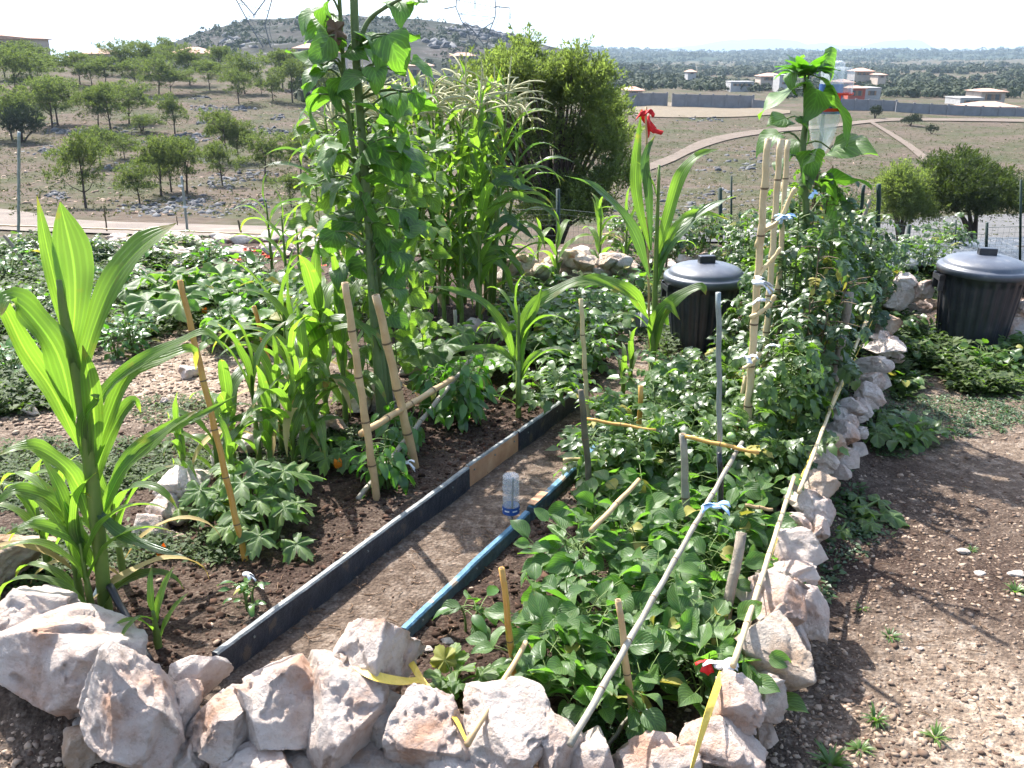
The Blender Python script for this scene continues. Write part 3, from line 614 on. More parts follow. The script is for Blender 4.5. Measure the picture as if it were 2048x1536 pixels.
def pine_template(seed):
    r = random.Random(seed); lob = []
    for i in range(9):
        a_ = r.uniform(0, 6.28); q = r.uniform(.08, .3); z = r.uniform(.32, .84)
        s = r.uniform(.16, .25) * (1.15 - abs(z - .55)); lob.append((q * math.cos(a_), q * math.sin(a_), z, s * 1.2, s * 1.2, s * .85))
    lob.append((0, 0, .82, .17, .17, .16)); lob.append((0, 0, .6, .25, .25, .2))
    v_, f_ = shoots(340, lob, .08, 26, .022, seed, thick=.024)
    cm = md('pine_crown', v_, f_, M['pine_far'])
    b = MB(); lean = r.uniform(-.06, .06)
    tp = spline([(0, 0, -.05), (lean * .4, 0, .2), (lean, .01, .45), (lean * .5, 0, .8)], 8); b.tube(tp, [.022, .02, .018, .016, .014, .011, .009, .006, .004], 6)
    for l in lob[:7]:
        z0 = max(.22, l[2] - .25); b.tube([(lean * .7, 0, z0), (l[0] * .6, l[1] * .6, l[2] - .1), (l[0], l[1], l[2])], [.009, .006, .003], 4)
    return cm, b.mesh('pine_trunk', M['bark'], True)
PT = [pine_template(s) for s in (3, 14, 25, 36, 47)]
pines = [(10, 158, 92, 62), (62, 158, 88, 66), (35, 205, 105, 84), (80, 165, 110, 60), (160, 168, 108, 64), (184, 170, 118, 40), (212, 176, 118, 58), (245, 150, 86, 66), (272, 176, 122, 50),
         (318, 190, 115, 60), (342, 188, 142, 54), (380, 170, 93, 66), (300, 158, 88, 50), (332, 140, 78, 34), (420, 181, 124, 56), (443, 158, 96, 50), (478, 208, 143, 50), (490, 188, 110, 58), (524, 192, 158, 18), (546, 201, 150, 34),
         (566, 178, 103, 62), (585, 205, 125, 50), (25, 280, 180, 80), (105, 258, 160, 74), (116, 250, 158, 70), (197, 258, 178, 58), (222, 264, 172, 58), (258, 247, 166, 72), (350, 268, 190, 40), (282, 268, 232, 50),
         (172, 417, 275, 72), (202, 332, 256, 62), (280, 408, 326, 54), (322, 392, 276, 60), (343, 384, 288, 52), (374, 388, 278, 70), (445, 372, 288, 48), (457, 325, 225, 56), (478, 324, 242, 46), (530, 357, 265, 60), (583, 415, 352, 56), (602, 350, 268, 62), (250, 318, 270, 50), (640, 330, 250, 60), (655, 215, 140, 50)]
bands = {}
for p in pines: bands.setdefault(0 if p[1] < 163 else 1 if p[1] < 212 else 2 if p[1] < 290 else 3 if p[1] < 345 else 4, []).append(p)
bn = ['on the hilltop skyline row', 'in the second row under the skyline', 'in the middle row by the rubble heaps', 'in the row above the lowest pines', 'in the lowest row above the dirt road']
k = 0
for bi, L_ in sorted(bands.items()):
    for i, (px, by, ty, w) in enumerate(sorted(L_)):
        c = fg(px, by); h = (by - ty) / ppm(c) * 1.04; cm, tm = PT[k % 5]; k += 1
        sx = (w / ppm(c)) / (.62 * h) * 1.12
        t = thing('pine_tree', f'round topped pine {bn[bi]}, {ordn(i)} from the left', 'tree', c, 'pines on the terraced slope', rz=k * 1.7)
        put('crown', cm, t, scale=(h * sx, h * sx, h)); put('trunk', tm, t, scale=(h, h, h))
# bushes
def shrub(name, label, px, by, ty, w, seed, n=1500, m='pine', sz=.06, lobn=9, tri=4, trunk=True, dz=0, grp=None, y=None, dark=None):
    c = fg(px, by) if y is None else PD(px, by, y); s = ppm(c); h = (by - ty) / s; r_ = w / s / 2; q = random.Random(seed)
    lob = [(q.uniform(-.55, .55) * r_, q.uniform(-.5, .5) * r_, h * q.uniform(.3, .72), r_ * q.uniform(.35, .5), r_ * q.uniform(.35, .5), h * q.uniform(.18, .3)) for _ in range(lobn)]
    lob += [(0, 0, h * .4, r_ * .75, r_ * .7, h * .36)]
    t = thing(name, label, 'shrub' if name != 'tree' else 'tree', c, grp)
    v_, f_ = tufts(n, lob, sz * h, seed, flat=.5, tri=tri, hollow=.5) if n < 3000 else shoots(n // 7, lob, .12 * h, 30, .02 * h, seed, thick=.028 * h); v_[:, 2] = np.maximum(v_[:, 2], .02)
    put('crown', md('crown', v_, f_, M[m]), t)
    if trunk:
        b = MB()
        for i in range(5):
            l = lob[i]; b.tube([(0, 0, -.1), (l[0] * .4, l[1] * .4, l[2] * .5), (l[0], l[1], l[2])], [.035 * h, .02 * h, .008 * h], 5)
        put('trunk', b.mesh('trunk', M['bark'], True), t)
    return t
shrub('shrub', 'dark round evergreen thicket at the left edge below the pines', 45, 285, 205, 90, 2, m='wood_far', n=1400)
shrub('shrub', 'small dark bush at the foot of the pine pair on the slope', 285, 262, 225, 44, 4, m='pine_far', n=500)
shrub('shrub', 'round dark bush beside the curving track', 1750, 237, 210, 28, 6, m='wood_far', n=500, sz=.09)
shrub('shrub', 'wide low dark bush right of the round one in the field', 1822, 251, 227, 56, 7, m='wood_far', n=700, sz=.1)
shrub('shrub', 'small dark bush in the field below the wide low one', 1863, 268, 247, 26, 8, m='wood_far', n=300, sz=.1)
shrub('shrub', 'tiny bush in the field near the track, half hidden by the sunflower', 1668, 300, 288, 22, 9, m='wood_far', n=200, sz=.12)
shrub('tree', 'olive green pine behind the fence, left of the big dark tree', 1800, 485, 325, 135, 11, n=6000, sz=.045, lobn=14)
shrub('tree', 'large dark spreading tree behind the fence on the right', 1948, 484, 292, 240, 12, n=14000, sz=.034, lobn=22, m='pine_dark')
shrub('shrub', 'low grey green bush at the foot of the olive green pine', 1700, 470, 395, 140, 13, n=4200, sz=.06, m='pine_dark')
shrub('shrub', 'bush leaning out of the right edge beyond the big tree', 2075, 470, 400, 60, 15, n=1200, sz=.08, m='pine')
# big pine in the centre: lobes read from its outline
cy0 = 24.0; bc = PD(1110, 475, cy0); sp = ppm(bc)
lob = []
rr = random.Random(3)
for px, py, a_, b_ in [(1000, 168, 66, 50), (985, 210, 62, 60), (1060, 160, 62, 45), (960, 280, 30, 50), (1040, 138, 50, 35), (1125, 165, 64, 40), (1185, 165, 44, 40), (1080, 190, 80, 70), (1160, 210, 70, 70), (1215, 235, 45, 50), (1235, 290, 30, 50), (1190, 310, 65, 70), (1100, 300, 85, 80), (1020, 300, 65, 80), (1000, 370, 50, 55), (1080, 390, 80, 55), (1170, 390, 75, 50), (1220, 360, 40, 50), (1150, 128, 14, 20), (950, 240, 38, 60), (948, 330, 34, 50), (960, 190, 25, 40), (1120, 420, 110, 30)]:
    p = PD(px, py, cy0) - bc; lob.append((p.x, rr.uniform(-1.2, .9), p.z, a_ / sp * rr.uniform(.75, .95), a_ / sp * rr.uniform(.8, 1.1), b_ / sp * rr.uniform(.65, .85)))
for _ in range(46):
    a0_, k0 = rr.uniform(0, 6.28), lob[rr.randrange(20)]; q0 = rr.uniform(.6, 1.02); s0 = rr.uniform(.14, .36)
    lob.append((k0[0] + math.cos(a0_) * k0[3] * q0, k0[1] + rr.uniform(-.9, .9), k0[2] + math.sin(a0_) * k0[5] * q0, s0 * .8, s0, s0))
t = thing('pine_tree', 'big bushy yellow green pine standing behind the garden centre', 'tree', bc)
v_, f_ = shoots(2700, lob, .42, 34, .062, 9, thick=.075, inner=.35)
put('crown', md('crown', v_, f_, M['pine']), t)
b = MB()
for i in range(0, len(lob)):
    l = lob[i]; b.tube([(.1 * rr.uniform(-1, 1), 0, -.5), (l[0] * .3, l[1] * .4, l[2] * .45), (l[0] * .8, l[1] * .8, l[2])], [.09, .05, .015], 5)
put('trunk', b.mesh('trunk', M['bark'], True), t)
# ---- far vegetation masses
def scatter_px(n, x0, x1, y0, y1, seed, mask=None):
    r = np.random.default_rng(seed); out = []
    for _ in range(n):
        px, py = r.uniform(x0, x1), y1 - (y1 - y0) * r.random() ** .8
        if mask and not mask(px, py): continue
        out.append(fg(px, py))
    return np.array([tuple(p) for p in out])
ico = bmesh.new(); bmesh.ops.create_icosphere(ico, subdivisions=1, radius=1); ico.verts.ensure_lookup_table()
IV = np.array([tuple(v.co) for v in ico.verts]); IF = np.array([[v.index for v in f.verts] for f in ico.faces]); ico.free()
OV = IV.copy(); OF = IF.copy()                    # 12-vertex icosahedron
def stones(name, pos, size, m, seed, label, flat=.6, tilt=.5):
    r = np.random.default_rng(seed); n = len(pos)
    V_, Fs = [], []
    for k in range(6):                            # six different chips
        sel = np.arange(n) % 6 == k
        bv = OV * (1 + .32 * np.random.default_rng(k + 50).normal(size=(len(OV), 1)))
        sc = (size[sel] if hasattr(size, '__len__') else np.full(sel.sum(), size))[:, None] * r.uniform(.6, 1.3, (sel.sum(), 3)) * np.array([1, .8, flat])
        x = xforms(np.einsum('nij,njk->nik', rots(r, sel.sum(), tilt), np.eye(3)[None] * sc[:, None, :]), np.ones(sel.sum()), pos[sel])
        vv = np.einsum('nij,kj->nki', x[:, :, :3], bv) + x[:, None, :, 3]
        Fs.append(OF[None] + (np.arange(sel.sum()) * len(OV))[:, None, None] + sum(len(q) for q in V_)); V_.append(vv.reshape(-1, 3))
    o = put(name, md(name, np.concatenate(V_), np.concatenate([f.reshape(-1, 3) for f in Fs]), m)); return tag(o, label, kind='stuff')
# rubble on the terraced slope
hp = []
r = np.random.default_rng(8)
for (cx, cy_, w, h_, n) in [(310, 200, 30, 6, 60), (395, 197, 30, 5, 50), (415, 218, 38, 8, 160), (478, 217, 28, 5, 110), (405, 245, 20, 5, 60), (395, 275, 45, 8, 170), (530, 262, 55, 6, 170), (560, 235, 30, 5, 40), (145, 265, 55, 7, 190), (105, 303, 38, 8, 170), (240, 262, 60, 8, 110), (280, 285, 40, 7, 90), (405, 318, 18, 6, 60), (215, 338, 25, 6, 50), (110, 392, 30, 9, 90), (310, 420, 65, 14, 240), (380, 408, 60, 14, 220), (450, 365, 50, 14, 170), (520, 350, 50, 10, 110), (430, 425, 45, 10, 90), (500, 410, 50, 12, 100), (60, 250, 60, 10, 60), (270, 330, 50, 6, 50), (640, 300, 60, 12, 90), (1400, 240, 60, 6, 60), (1500, 330, 120, 30, 200), (1400, 400, 120, 35, 260)]:
    for _ in range(int(n * .6)):
        hp.append(tuple(fg(cx + r.normal() * w * .5, cy_ + r.normal() * h_ * .5)))
hp = np.array(hp); stones('rubble', hp, .26 * (.4 + r.random(len(hp)) ** 2) * (hp[:, 1] / 80) ** .4, M['hillrock'], 3, 'grey limestone rubble heaps on the terraced slope')
sp_ = scatter_px(1500, -20, 700, 190, 432, 20); stones('stones', sp_, .17 * (.4 + r.random(len(sp_)) ** 2) , M['pebble'], 4, 'pale stones scattered over the slope')
sp_ = scatter_px(1500, 1250, 2060, 240, 470, 21); stones('stones', sp_, .1 * (.4 + r.random(len(sp_)) ** 2) , M['pebble'], 5, 'pale stones scattered over the field')
def clumps(name, pos, size, m, seed, label, tri=6, flat=.7, wide=1.0):
    r = np.random.default_rng(seed); n = len(pos); vv = []
    d0 = r.normal(size=(n, 1, 3))
    d = r.normal(size=(n, tri, 3)); d[:, :, 2] = np.abs(d[:, :, 2]); d /= np.linalg.norm(d, axis=2)[:, :, None]
    s = np.broadcast_to(np.asarray(size), (n,))[:, None, None]
    c = pos[:, None, :] + d * s * np.array([.8 * wide, .8 * wide, .75])
    a_ = np.cross(d, r.normal(size=(n, tri, 3))); a_ /= np.linalg.norm(a_, axis=2)[:, :, None]; b_ = np.cross(d, a_)
    q = s * flat * r.uniform(.6, 1.2, (n, tri, 1))
    v_ = np.stack([c - a_ * q * .6 - b_ * q * .4, c + a_ * q * .6 - b_ * q * .3, c + b_ * q * .7 + d * s * .2], 2).reshape(-1, 3)
    o = put(name, md(name, v_, np.arange(len(v_)).reshape(-1, 3), m)); return tag(o, label, kind='stuff')
sp_ = scatter_px(5500, -20, 900, 175, 436, 22); clumps('grass', sp_, .22 * (.4 + r.random(len(sp_))), M['fieldtuft'], 4, 'dry grass and scrub tufts over the slope', tri=5, flat=.5)
sp_ = scatter_px(8000, 1240, 2060, 232, 478, 23); clumps('grass', sp_, .17 * (.4 + r.random(len(sp_))), M['fieldtuft'], 5, 'olive scrub tufts over the field', tri=5, flat=.5)
# woods on the main terrain behind the wall: individual trees in front, a mass behind
def nearest_mask(px, py): return not (1250 < px < 1560 and py > 186) and not (px > 1600 and py > 196)
sp_ = scatter_px(2600, 1120, 2070, 128, 204, 24, nearest_mask)
keep = fbm(sp_[:, 0] / 40, sp_[:, 1] / 60, o=3) > -.22
sp_ = sp_[keep]; clumps('woods', sp_ + np.array([0, 0, .5]), 1.9 * (.6 + r.random(len(sp_)) * .8) * np.clip(sp_[:, 1] / 300, .7, 3) ** .6, M['wood_far'], 6, 'dark woods and gardens between the far houses', tri=26, flat=.55)
sp_ = scatter_px(500, 600, 1000, 135, 205, 25); clumps('woods', sp_, 1.9 * (.5 + r.random(len(sp_))), M['wood_far'], 8, 'dark trees around the houses under the hill', tri=24, flat=.55)
# scrub on the rocky hill and the far ridge
sel = r.choice(hn * hK, 1500); hs = hv[sel]; keep = (hs[:, 1] < 619) & (fbm(hs[:, 0] / 50, hs[:, 1] / 50) > -.1 + .25 * (hs[:, 0] > -20)); hs = hs[keep] + r.normal(size=(keep.sum(), 3)) * [3, 3, 0]
clumps('woods', hs, 2.6 * (.4 + r.random(len(hs))), M['wood_far'], 9, 'dark scrub covering the rocky hill', tri=20, flat=.5)
sel = r.choice(fn * (fK + 1), 5000); fs_ = fv[sel] + r.normal(size=(5000, 3)) * [22, 22, 0]
clumps('woods', fs_, 8 * (.4 + r.random(len(fs_))), M['wood_far'], 10, 'woods covering the far ridge', tri=14, flat=.5)
# crag of pale rock on the hill
cp = []
for (cx, cy_, w, h_, n) in [(940, 66, 45, 7, 90), (985, 74, 35, 5, 60), (1035, 82, 25, 4, 30), (470, 88, 25, 8, 40), (880, 92, 30, 4, 30)]:
    for _ in range(n):
        px, py = cx + r.normal() * w * .55, cy_ + r.normal() * h_ * .6
        d = raydir(px, py); j = None
        for yy in np.arange(320, 640, 12):
            q = d * (yy / d.y); zz = CZ + q.z; ii = np.argmin((hv[:, 0] - q.x) ** 2 + (hv[:, 1] - yy) ** 2 * 2)
            if hv[ii, 2] > zz: cp.append(tuple(hv[ii])); break
if cp: stones('crags', np.array(cp), 2.6, M['hillrock'], 12, 'pale limestone crags near the top of the hill', flat=.6)
# ================================================================== STONES OF THE GARDEN WALLS
_ico = {}
def icov(sub):
    if sub not in _ico:
        b = bmesh.new(); bmesh.ops.create_icosphere(b, subdivisions=sub, radius=1); b.verts.ensure_lookup_table()
        _ico[sub] = (np.array([tuple(v.co) for v in b.verts]), np.array([[v.index for v in f.verts] for f in b.faces])); b.free()
    return _ico[sub]
def rock_mesh(seed, sub, m, rough=1.0, ncut=16):
    r = np.random.default_rng(seed); v, f = icov(sub); v = v.copy(); o = seed * 3.7
    nr = v.copy()
    v = v * (1 + .22 * fbm(v[:, 0] * 1.3 + o, v[:, 1] * 1.3, v[:, 2] * 1.3, 3))[:, None]
    for _ in range(ncut):                       # broken faces
        n = r.normal(size=3); n /= np.linalg.norm(n); d = r.uniform(.42, .78); e = np.maximum(0, v @ n - d); v -= n * e[:, None] * .96
    for _ in range(7):                          # smaller chipped steps
        n = r.normal(size=3); n /= np.linalg.norm(n); c = r.normal(size=3); c /= np.linalg.norm(c); d = r.uniform(.5, .75)
        w = sstep(.55, .75, nr @ c); e = np.maximum(0, v @ n - d * .9) * w; v -= n * e[:, None] * .9
    q = fbm(v[:, 0] * 2.6 - o, v[:, 1] * 2.6 + 5, v[:, 2] * 2.6, 3); v -= nr * (.05 * sstep(.1, .14, q))[:, None]
    v -= nr * (.05 * rough * np.abs(fbm(v[:, 0] * 5 + o, v[:, 1] * 5, v[:, 2] * 5, 5)))[:, None]
    if sub >= 5:
        w_ = .5 + fbm(v[:, 0] * 1.7 + o, v[:, 1] * 1.7, v[:, 2] * 1.7 + 9, 2)
        v += nr * (.03 * rough * w_ * fbm(v[:, 0] * 16, v[:, 1] * 16 + o, v[:, 2] * 16, 4))[:, None]
    lo, hi = v.min(0), v.max(0); v = (v - (lo + hi) / 2) / ((hi - lo) / 2)
    return md('stone', v, f, m, True)
def stone(parent, box, z, mesh, tiltd=0.0, deep=1.0, mt=None):
    """stone filling the pixel box, its centre at height z"""
    x0, y0, x1, y1 = box; c = P((x0 + x1) / 2, (y0 + y1) / 2, z); s = ppm(c)
    k_ = 1.2 if (x1 - x0) < 170 else 1.0; a, h = (x1 - x0) / 2 / s * k_, (y1 - y0) / 2 / s * (k_ + .02)
    o = put('stone', mesh, parent, c - parent.location, scale=(a, (a + h) * .5 * deep, h * .98)); o.rotation_euler = (0, math.radians(tiltd), 0)
    return o
wall = thing('stone_wall', 'dry stone edging of big white boulders along the near end of the beds', 'wall', P(600, 1500, 0))
FR = [(-60, 1160, 150, 1385, .1, 'rock', 0), (-6, 1216, 282, 1446, .08, 'rock', 14), (142, 1276, 348, 1540, .19, 'rock', -20), (340, 1308, 450, 1400, .1, 'rock', 0), (312, 1376, 402, 1482, .08, 'rock', -15),
      (380, 1378, 520, 1512, .1, 'rock', 6), (484, 1336, 640, 1512, .12, 'rock', -8), (612, 1296, 690, 1436, .14, 'rock2', 5), (295, 1462, 425, 1590, -.02, 'rock', 0), (415, 1470, 615, 1640, 0, 'rock', 0),
      (596, 1345, 755, 1600, .06, 'rock', 5), (680, 1216, 832, 1425, .17, 'rock', 6), (735, 1392, 812, 1520, .06, 'rock2', 0), (780, 1382, 932, 1560, .08, 'rock', -6), (845, 1478, 975, 1620, .02, 'rock', 0),
      (936, 1398, 1100, 1556, .1, 'rock', 5), (1078, 1438, 1168, 1570, .07, 'rock', -14), (1146, 1478, 1230, 1590, .04, 'rock', 0), (1218, 1464, 1408, 1610, .05, 'rock', 0),
      (140, 1450, 225, 1530, -.03, 'rockor', 0), (150, 1435, 185, 1462, -.02, 'rock2', 0)]
for i, (x0, y0, x1, y1, z, mt, tl) in enumerate(FR):
    stone(wall, (x0, y0, x1, y1), z, rock_mesh(100 + i, 6 if (x1 - x0) > 120 else 5, M[mt]), tl)
for px, py in [(480, 1610), (700, 1640), (880, 1660), (1040, 1600), (300, 1400), (560, 1560), (760, 1560)]:      # core of the edging
    stone(wall, (px - 90, py - 80, px + 90, py + 70), -.03, rock_mesh(px, 4, M['rock2']))
rwall = thing('stone_wall', 'long crooked row of stacked white stones edging the right side of the bed', 'wall', P(1600, 1100, 0))
RW = [(1352, 1428, 1535, 1540, .1), (1428, 1355, 1518, 1455, .15), (1462, 1332, 1555, 1448, .08), (1512, 1432, 1548, 1495, -.02), (1470, 1250, 1592, 1398, .12, 'rockor'), (1486, 1155, 1595, 1265, .16), (1562, 1150, 1648, 1266, .1),
      (1540, 1238, 1584, 1296, .07), (1576, 1232, 1612, 1330, .02), (1525, 1120, 1622, 1172, .14), (1546, 1060, 1636, 1140, .17), (1556, 1028, 1612, 1080, .13), (1608, 1034, 1652, 1086, .06), (1583, 980, 1668, 1040, .12),
      (1592, 944, 1668, 998, .16, 'rockor'), (1615, 896, 1670, 945, .13), (1628, 866, 1694, 925, .15, 'rockor'), (1670, 896, 1712, 940, .07), (1655, 928, 1694, 962, .06), (1648, 846, 1710, 892, .12), (1658, 818, 1717, 854, .14), (1670, 796, 1729, 832, .13),
      (1708, 770, 1764, 814, .1), (1712, 744, 1762, 782, .13), (1748, 748, 1776, 782, .06), (1715, 715, 1775, 752, .13), (1733, 682, 1802, 714, .1), (1748, 664, 1800, 696, .13), (1740, 630, 1795, 670, .13, 'rockor'), (1700, 800, 1740, 840, .06), (1695, 850, 1730, 880, .05), (1700, 885, 1730, 915, .03),
      (1765, 700, 1800, 730, .04), (1735, 790, 1765, 815, .05), (1560, 1090, 1600, 1125, .1), (1640, 1000, 1668, 1030, .03), (1575, 1330, 1600, 1370, 0), (1540, 1395, 1570, 1425, 0)]
VAR = {mt: [rock_mesh(300 + i + 31 * len(mt), 5, M[mt]) for i in range(7)] for mt in ('rock', 'rockor')}
VLO = [rock_mesh(400 + i, 3, M['rock2']) for i in range(8)]
for i, s_ in enumerate(RW): stone(rwall, s_[:4], s_[4], VAR[s_[5] if len(s_) > 5 else 'rock'][i % 7], R.uniform(-14, 14), 1.1)
pile = thing('stone_pile', 'pile of tan stones between the tomato cage and the right dustbin', 'stone pile', g(1810, 640))
for i, s_ in enumerate([(1764, 564, 1820, 622, .2), (1788, 548, 1830, 578, .3), (1814, 560, 1858, 604, .24), (1756, 600, 1792, 632, .08), (1814, 598, 1854, 632, .1), (1786, 616, 1820, 642, .05), (1848, 596, 1874, 626, .08), (1790, 585, 1830, 615, .15)]):
    stone(pile, s_[:4], s_[4], VAR['rockor' if i % 3 == 0 else 'rock'][i % 7])
pile = thing('stone_pile', 'two pale stones at the right edge beside the right dustbin', 'stone pile', g(2030, 660))
for i, s_ in enumerate([(2012, 600, 2056, 640, .16), (2010, 632, 2060, 680, .05), (2040, 600, 2080, 660, .1)]): stone(pile, s_[:4], s_[4], VAR['rock'][i + 2])
edge = thing('stone_edging', 'broken line of pale stones along the back of the left bed', 'stone edging', P(400, 1000, 0))
for i, s_ in enumerate([(300, 988, 372, 1048, .06), (318, 942, 404, 1006, .1), (420, 888, 462, 930, .07), (268, 1030, 335, 1092, .02), (372, 940, 420, 985, .05), (470, 870, 520, 905, .05), (545, 850, 590, 880, .05), (600, 828, 660, 860, .06), (596, 858, 650, 884, .03),
                        (728, 752, 798, 830, .08), (802, 718, 848, 748, .05), (700, 790, 740, 830, .05), (860, 700, 900, 728, .05), (330, 1060, 375, 1095, .0), (640, 830, 690, 862, .05), (925, 640, 970, 670, .05), (1000, 640, 1040, 662, .06)]):
    stone(edge, s_[:4], s_[4], VAR['rock'][i % 7])
o = thing('stone', 'large orange brown rock at the left edge behind the corn', 'stone', P(25, 1120, .05)); stone(o, (-50, 1066, 92, 1168), .08, rock_mesh(77, 5, M['rockor']))
o = thing('stone', 'lone grey rounded stone lying on the bare clearing at left', 'stone', P(376, 748, 0)); stone(o, (359, 732, 396, 762), .02, rock_mesh(78, 4, M['rock']))
back = thing('stone_wall', 'low wall of stacked tan stones behind the young corn at the back', 'wall', P(1150, 560, 0))
for i in range(64):
    px = R.uniform(1010, 1262); lv = R.random(); py = 572 - lv * 52 + R.uniform(-6, 6) - (10 if 1120 < px < 1160 else 0); w = R.uniform(26, 46)
    stone(back, (px - w / 2, py - w * .38, px + w / 2, py + w * .38), .04 + lv * .2, (VLO if i % 3 else VAR['rockor'])[i % 7])
back = thing('stone_edging', 'bleached stones along the far edge of the left beds', 'stone edging', P(400, 490, 0))
for i in range(58):
    px = R.uniform(215, 720); py = 494 + R.uniform(-22, 14); w = R.uniform(20, 58)
    stone(back, (px - w / 2, py - w * .2, px + w / 2, py + w * .25), .02, VLO[i % 8] if i % 2 else VAR['rock'][i % 7])
back = thing('stone_edging', 'few pale stones lying among the weeds of the left patch', 'stone edging', P(200, 570, 0))
for i, (px, py, w) in enumerate([(280, 545, 44), (170, 582, 34), (130, 590, 26), (95, 575, 20), (310, 560, 30), (350, 530, 26), (430, 520, 20), (60, 820, 30), (190, 800, 16), (120, 790, 22), (330, 800, 16), (240, 640, 20)]):
    stone(back, (px - w / 2, py - w * .3, px + w / 2, py + w * .35), .02, VAR['rock'][i % 7])
back = thing('stone_edging', 'small pale stones under the tomatoes behind the left dustbin', 'stone edging', P(1450, 520, 0))
for i, (px, py, w) in enumerate([(1340, 535, 50), (1420, 505, 30), (1400, 515, 36), (1640, 540, 40), (1620, 532, 24), (1500, 520, 30), (1370, 520, 34)]):
    stone(back, (px - w / 2, py - w * .3, px + w / 2, py + w * .35), .08, VAR['rock'][i % 7])
# ================================================================== BOARDS
def board(name, label, a, b_, h, th, face, top, zl, extra=None):
    """plank on edge from a to b_ (ground points); h high, th thick, worn upper edge"""
    t = thing(name, label, 'board', a); d = b_ - a; L_ = Vector((d.x, d.y)).length; rz = math.atan2(d.y, d.x); t.rotation_euler = (0, 0, rz)
    n = 44; vs_, fs = [], []
    for i in range(n + 1):
        x = L_ * i / n; w = .0012 * math.sin(i * .31) + .0003 * R.uniform(-1, 1); hz_ = h + d.z * i / n + R.uniform(-.0008, .0008)
        for y, z in ((-th / 2, -.06), (-th / 2, hz_ - .006), (-th / 2 + .005, hz_), (th / 2 - .004, hz_ + R.uniform(-.0008, .0004)), (th / 2, hz_ - .006), (th / 2, -.06)): vs_.append((x, y + w, z + (d.z * i / n if z < 0 else 0)))
    for i in range(n):
        for j in range(5): fs.append((i * 6 + j, (i + 1) * 6 + j, (i + 1) * 6 + j + 1, i * 6 + j + 1))
    fs += [tuple(range(6)), tuple(n * 6 + j for j in range(6))[::-1]]
    me = md('plank', vs_, fs, M[face]); me.materials.append(M[top])
    for p in me.polygons:
        if p.normal.z > .5: p.material_index = 1
    bm_ = bmesh.new(); bm_.from_mesh(me); bmesh.ops.recalc_face_normals(bm_, faces=bm_.faces); bm_.to_mesh(me); bm_.free()
    put('plank', me, t)
    q = MB(); q.box((0, 0, 0), (.006, .004, .006)); q = q.mesh('nail', M['greymetal'])
    for k in range(3): put('nail', q, t, (L_ * (.1 + .4 * k), -th / 2 - .003, h * .6))
    return t
TOPD = mat('plank_worn_edge', [(.3, (.1, .11, .11)), (.55, (.22, .23, .22)), (.8, (.34, .33, .3))], 16, .5, .4, spec=.5); M['topd'] = TOPD
A0, A1, A2, A3 = UV(0, .0), UV(.012, 1.43), UV(.022, 1.86), UV(.045, 2.62)
board('edging_board', 'long near black plank edging the left bed beside the path', A0, A1, .078, .024, 'boardface', 'topd', 0)
board('edging_board', 'short bare orange wood plank in the middle of the black edging', A1 + DU * .004 if False else UV(.006, 1.434), A2, .08, .020, 'boardorange', 'topd', 0)
board('edging_board', 'dark grey plank at the far end of the left path edging', UV(.026, 1.864), A3, .08, .022, 'boardface', 'topd', 0)
E0, E1, E2, E3 = P(808, 1283, .0), P(1055, 1045, .0), P(1060, 1040, 0), P(1192, 912, 0)
board('edging_board', 'chipped blue plank edging the bean bed beside the path', E0, E1, .05, .026, 'boardblueside', 'boardblue', 0)
board('edging_board', 'second blue plank with bare wood end beyond the bottle', E2, E3, .055, .03, 'boardblueside', 'boardblue', 0)
q = MB(); pz = E2 + Vector((.03, .055, .067)); q.box((0, 0, 0), (.034, .12, .003), math.atan2(DV.y, DV.x) - math.pi / 2)
t = put('wood_block', q.mesh('wood_block', M['boardorange']), loc=pz); tag(t, 'bare tan wood patch at the near end of the second blue plank', 'wood offcut')
for a_, b_, lab in [((1083, 628), (1258, 648), 'white edged raised board at the far end of the potato patch'), ((1060, 606), (1180, 605), 'pale plank behind the potato patch')]:
    p0, p1 = g(*a_), g(*b_); board('edging_board', lab, p0, p1, .1, .03, 'greywood', 'topd', 0)
for px, py, lab in [((1262), 668, 'grey concrete block at the head of the path'), (1296, 662, 'white painted block beside the grey one at the head of the path')]:
    q = MB(); q.box((0, 0, .05), (.1, .09, .16)); o = put('block', q.mesh('block', M['cwall' if px < 1280 else 'white']), loc=g(px, py)); tag(o, lab, 'block')
# ================================================================== CANES, STAKES, RODS
def cane(name, label, a, b_, wpx, m, nodes=True, group=None, cat='cane', hollow=True, bend=0, taper=.85, top=None, nn=None, bevel=None):
    """a,b_ world points; width in px at a"""
    a, b_ = Vector(a), Vector(b_); r = wpx / 2 / ppm(a.lerp(b_, .5)); L_ = (b_ - a).length
    t = thing(name, label, cat, a, group); d = b_ - a; n = nn or max(2, int(L_ / .17)); pts, rad = [], []
    side = d.cross(Vector((0, 1, 0))); side = side.normalized() if side.length > .01 else Vector((1, 0, 0))
    K = n * 4
    for i in range(K + 1):
        q_ = i / K; pts.append(d * q_ + side * bend * math.sin(math.pi * q_) + side * .0018 * math.sin(i * 1.7)); rad.append(r * (1 - (1 - taper) * q_) * (1.13 if nodes and i % 4 == 0 and 0 < i < K else 1))
    b = MB(); b.tube(pts, rad, 10, cap=True); put('culm' if nodes else 'rod', b.mesh('culm', M[m], True), t)
    if nodes:
        b = MB()
        for i in range(1, n):
            p = pts[i * 4]; u_ = d.normalized() * r * .22; b.tube([p - u_, p + u_], rad[i * 4] * 1.04, 10, cap=False)
        put('node', b.mesh('culm_node', M['node'], True), t)
        if hollow:
            b = MB(); e = pts[-1]; u_ = d.normalized(); b.tube([e + u_ * .0006, e + u_ * .0012], rad[-1] * .55, 10); put('hollow_end', b.mesh('cane_hollow', M['node']), t)
    return t
def up(px, py, base, dy=0.0): return PD(px, py, base.y + dy)
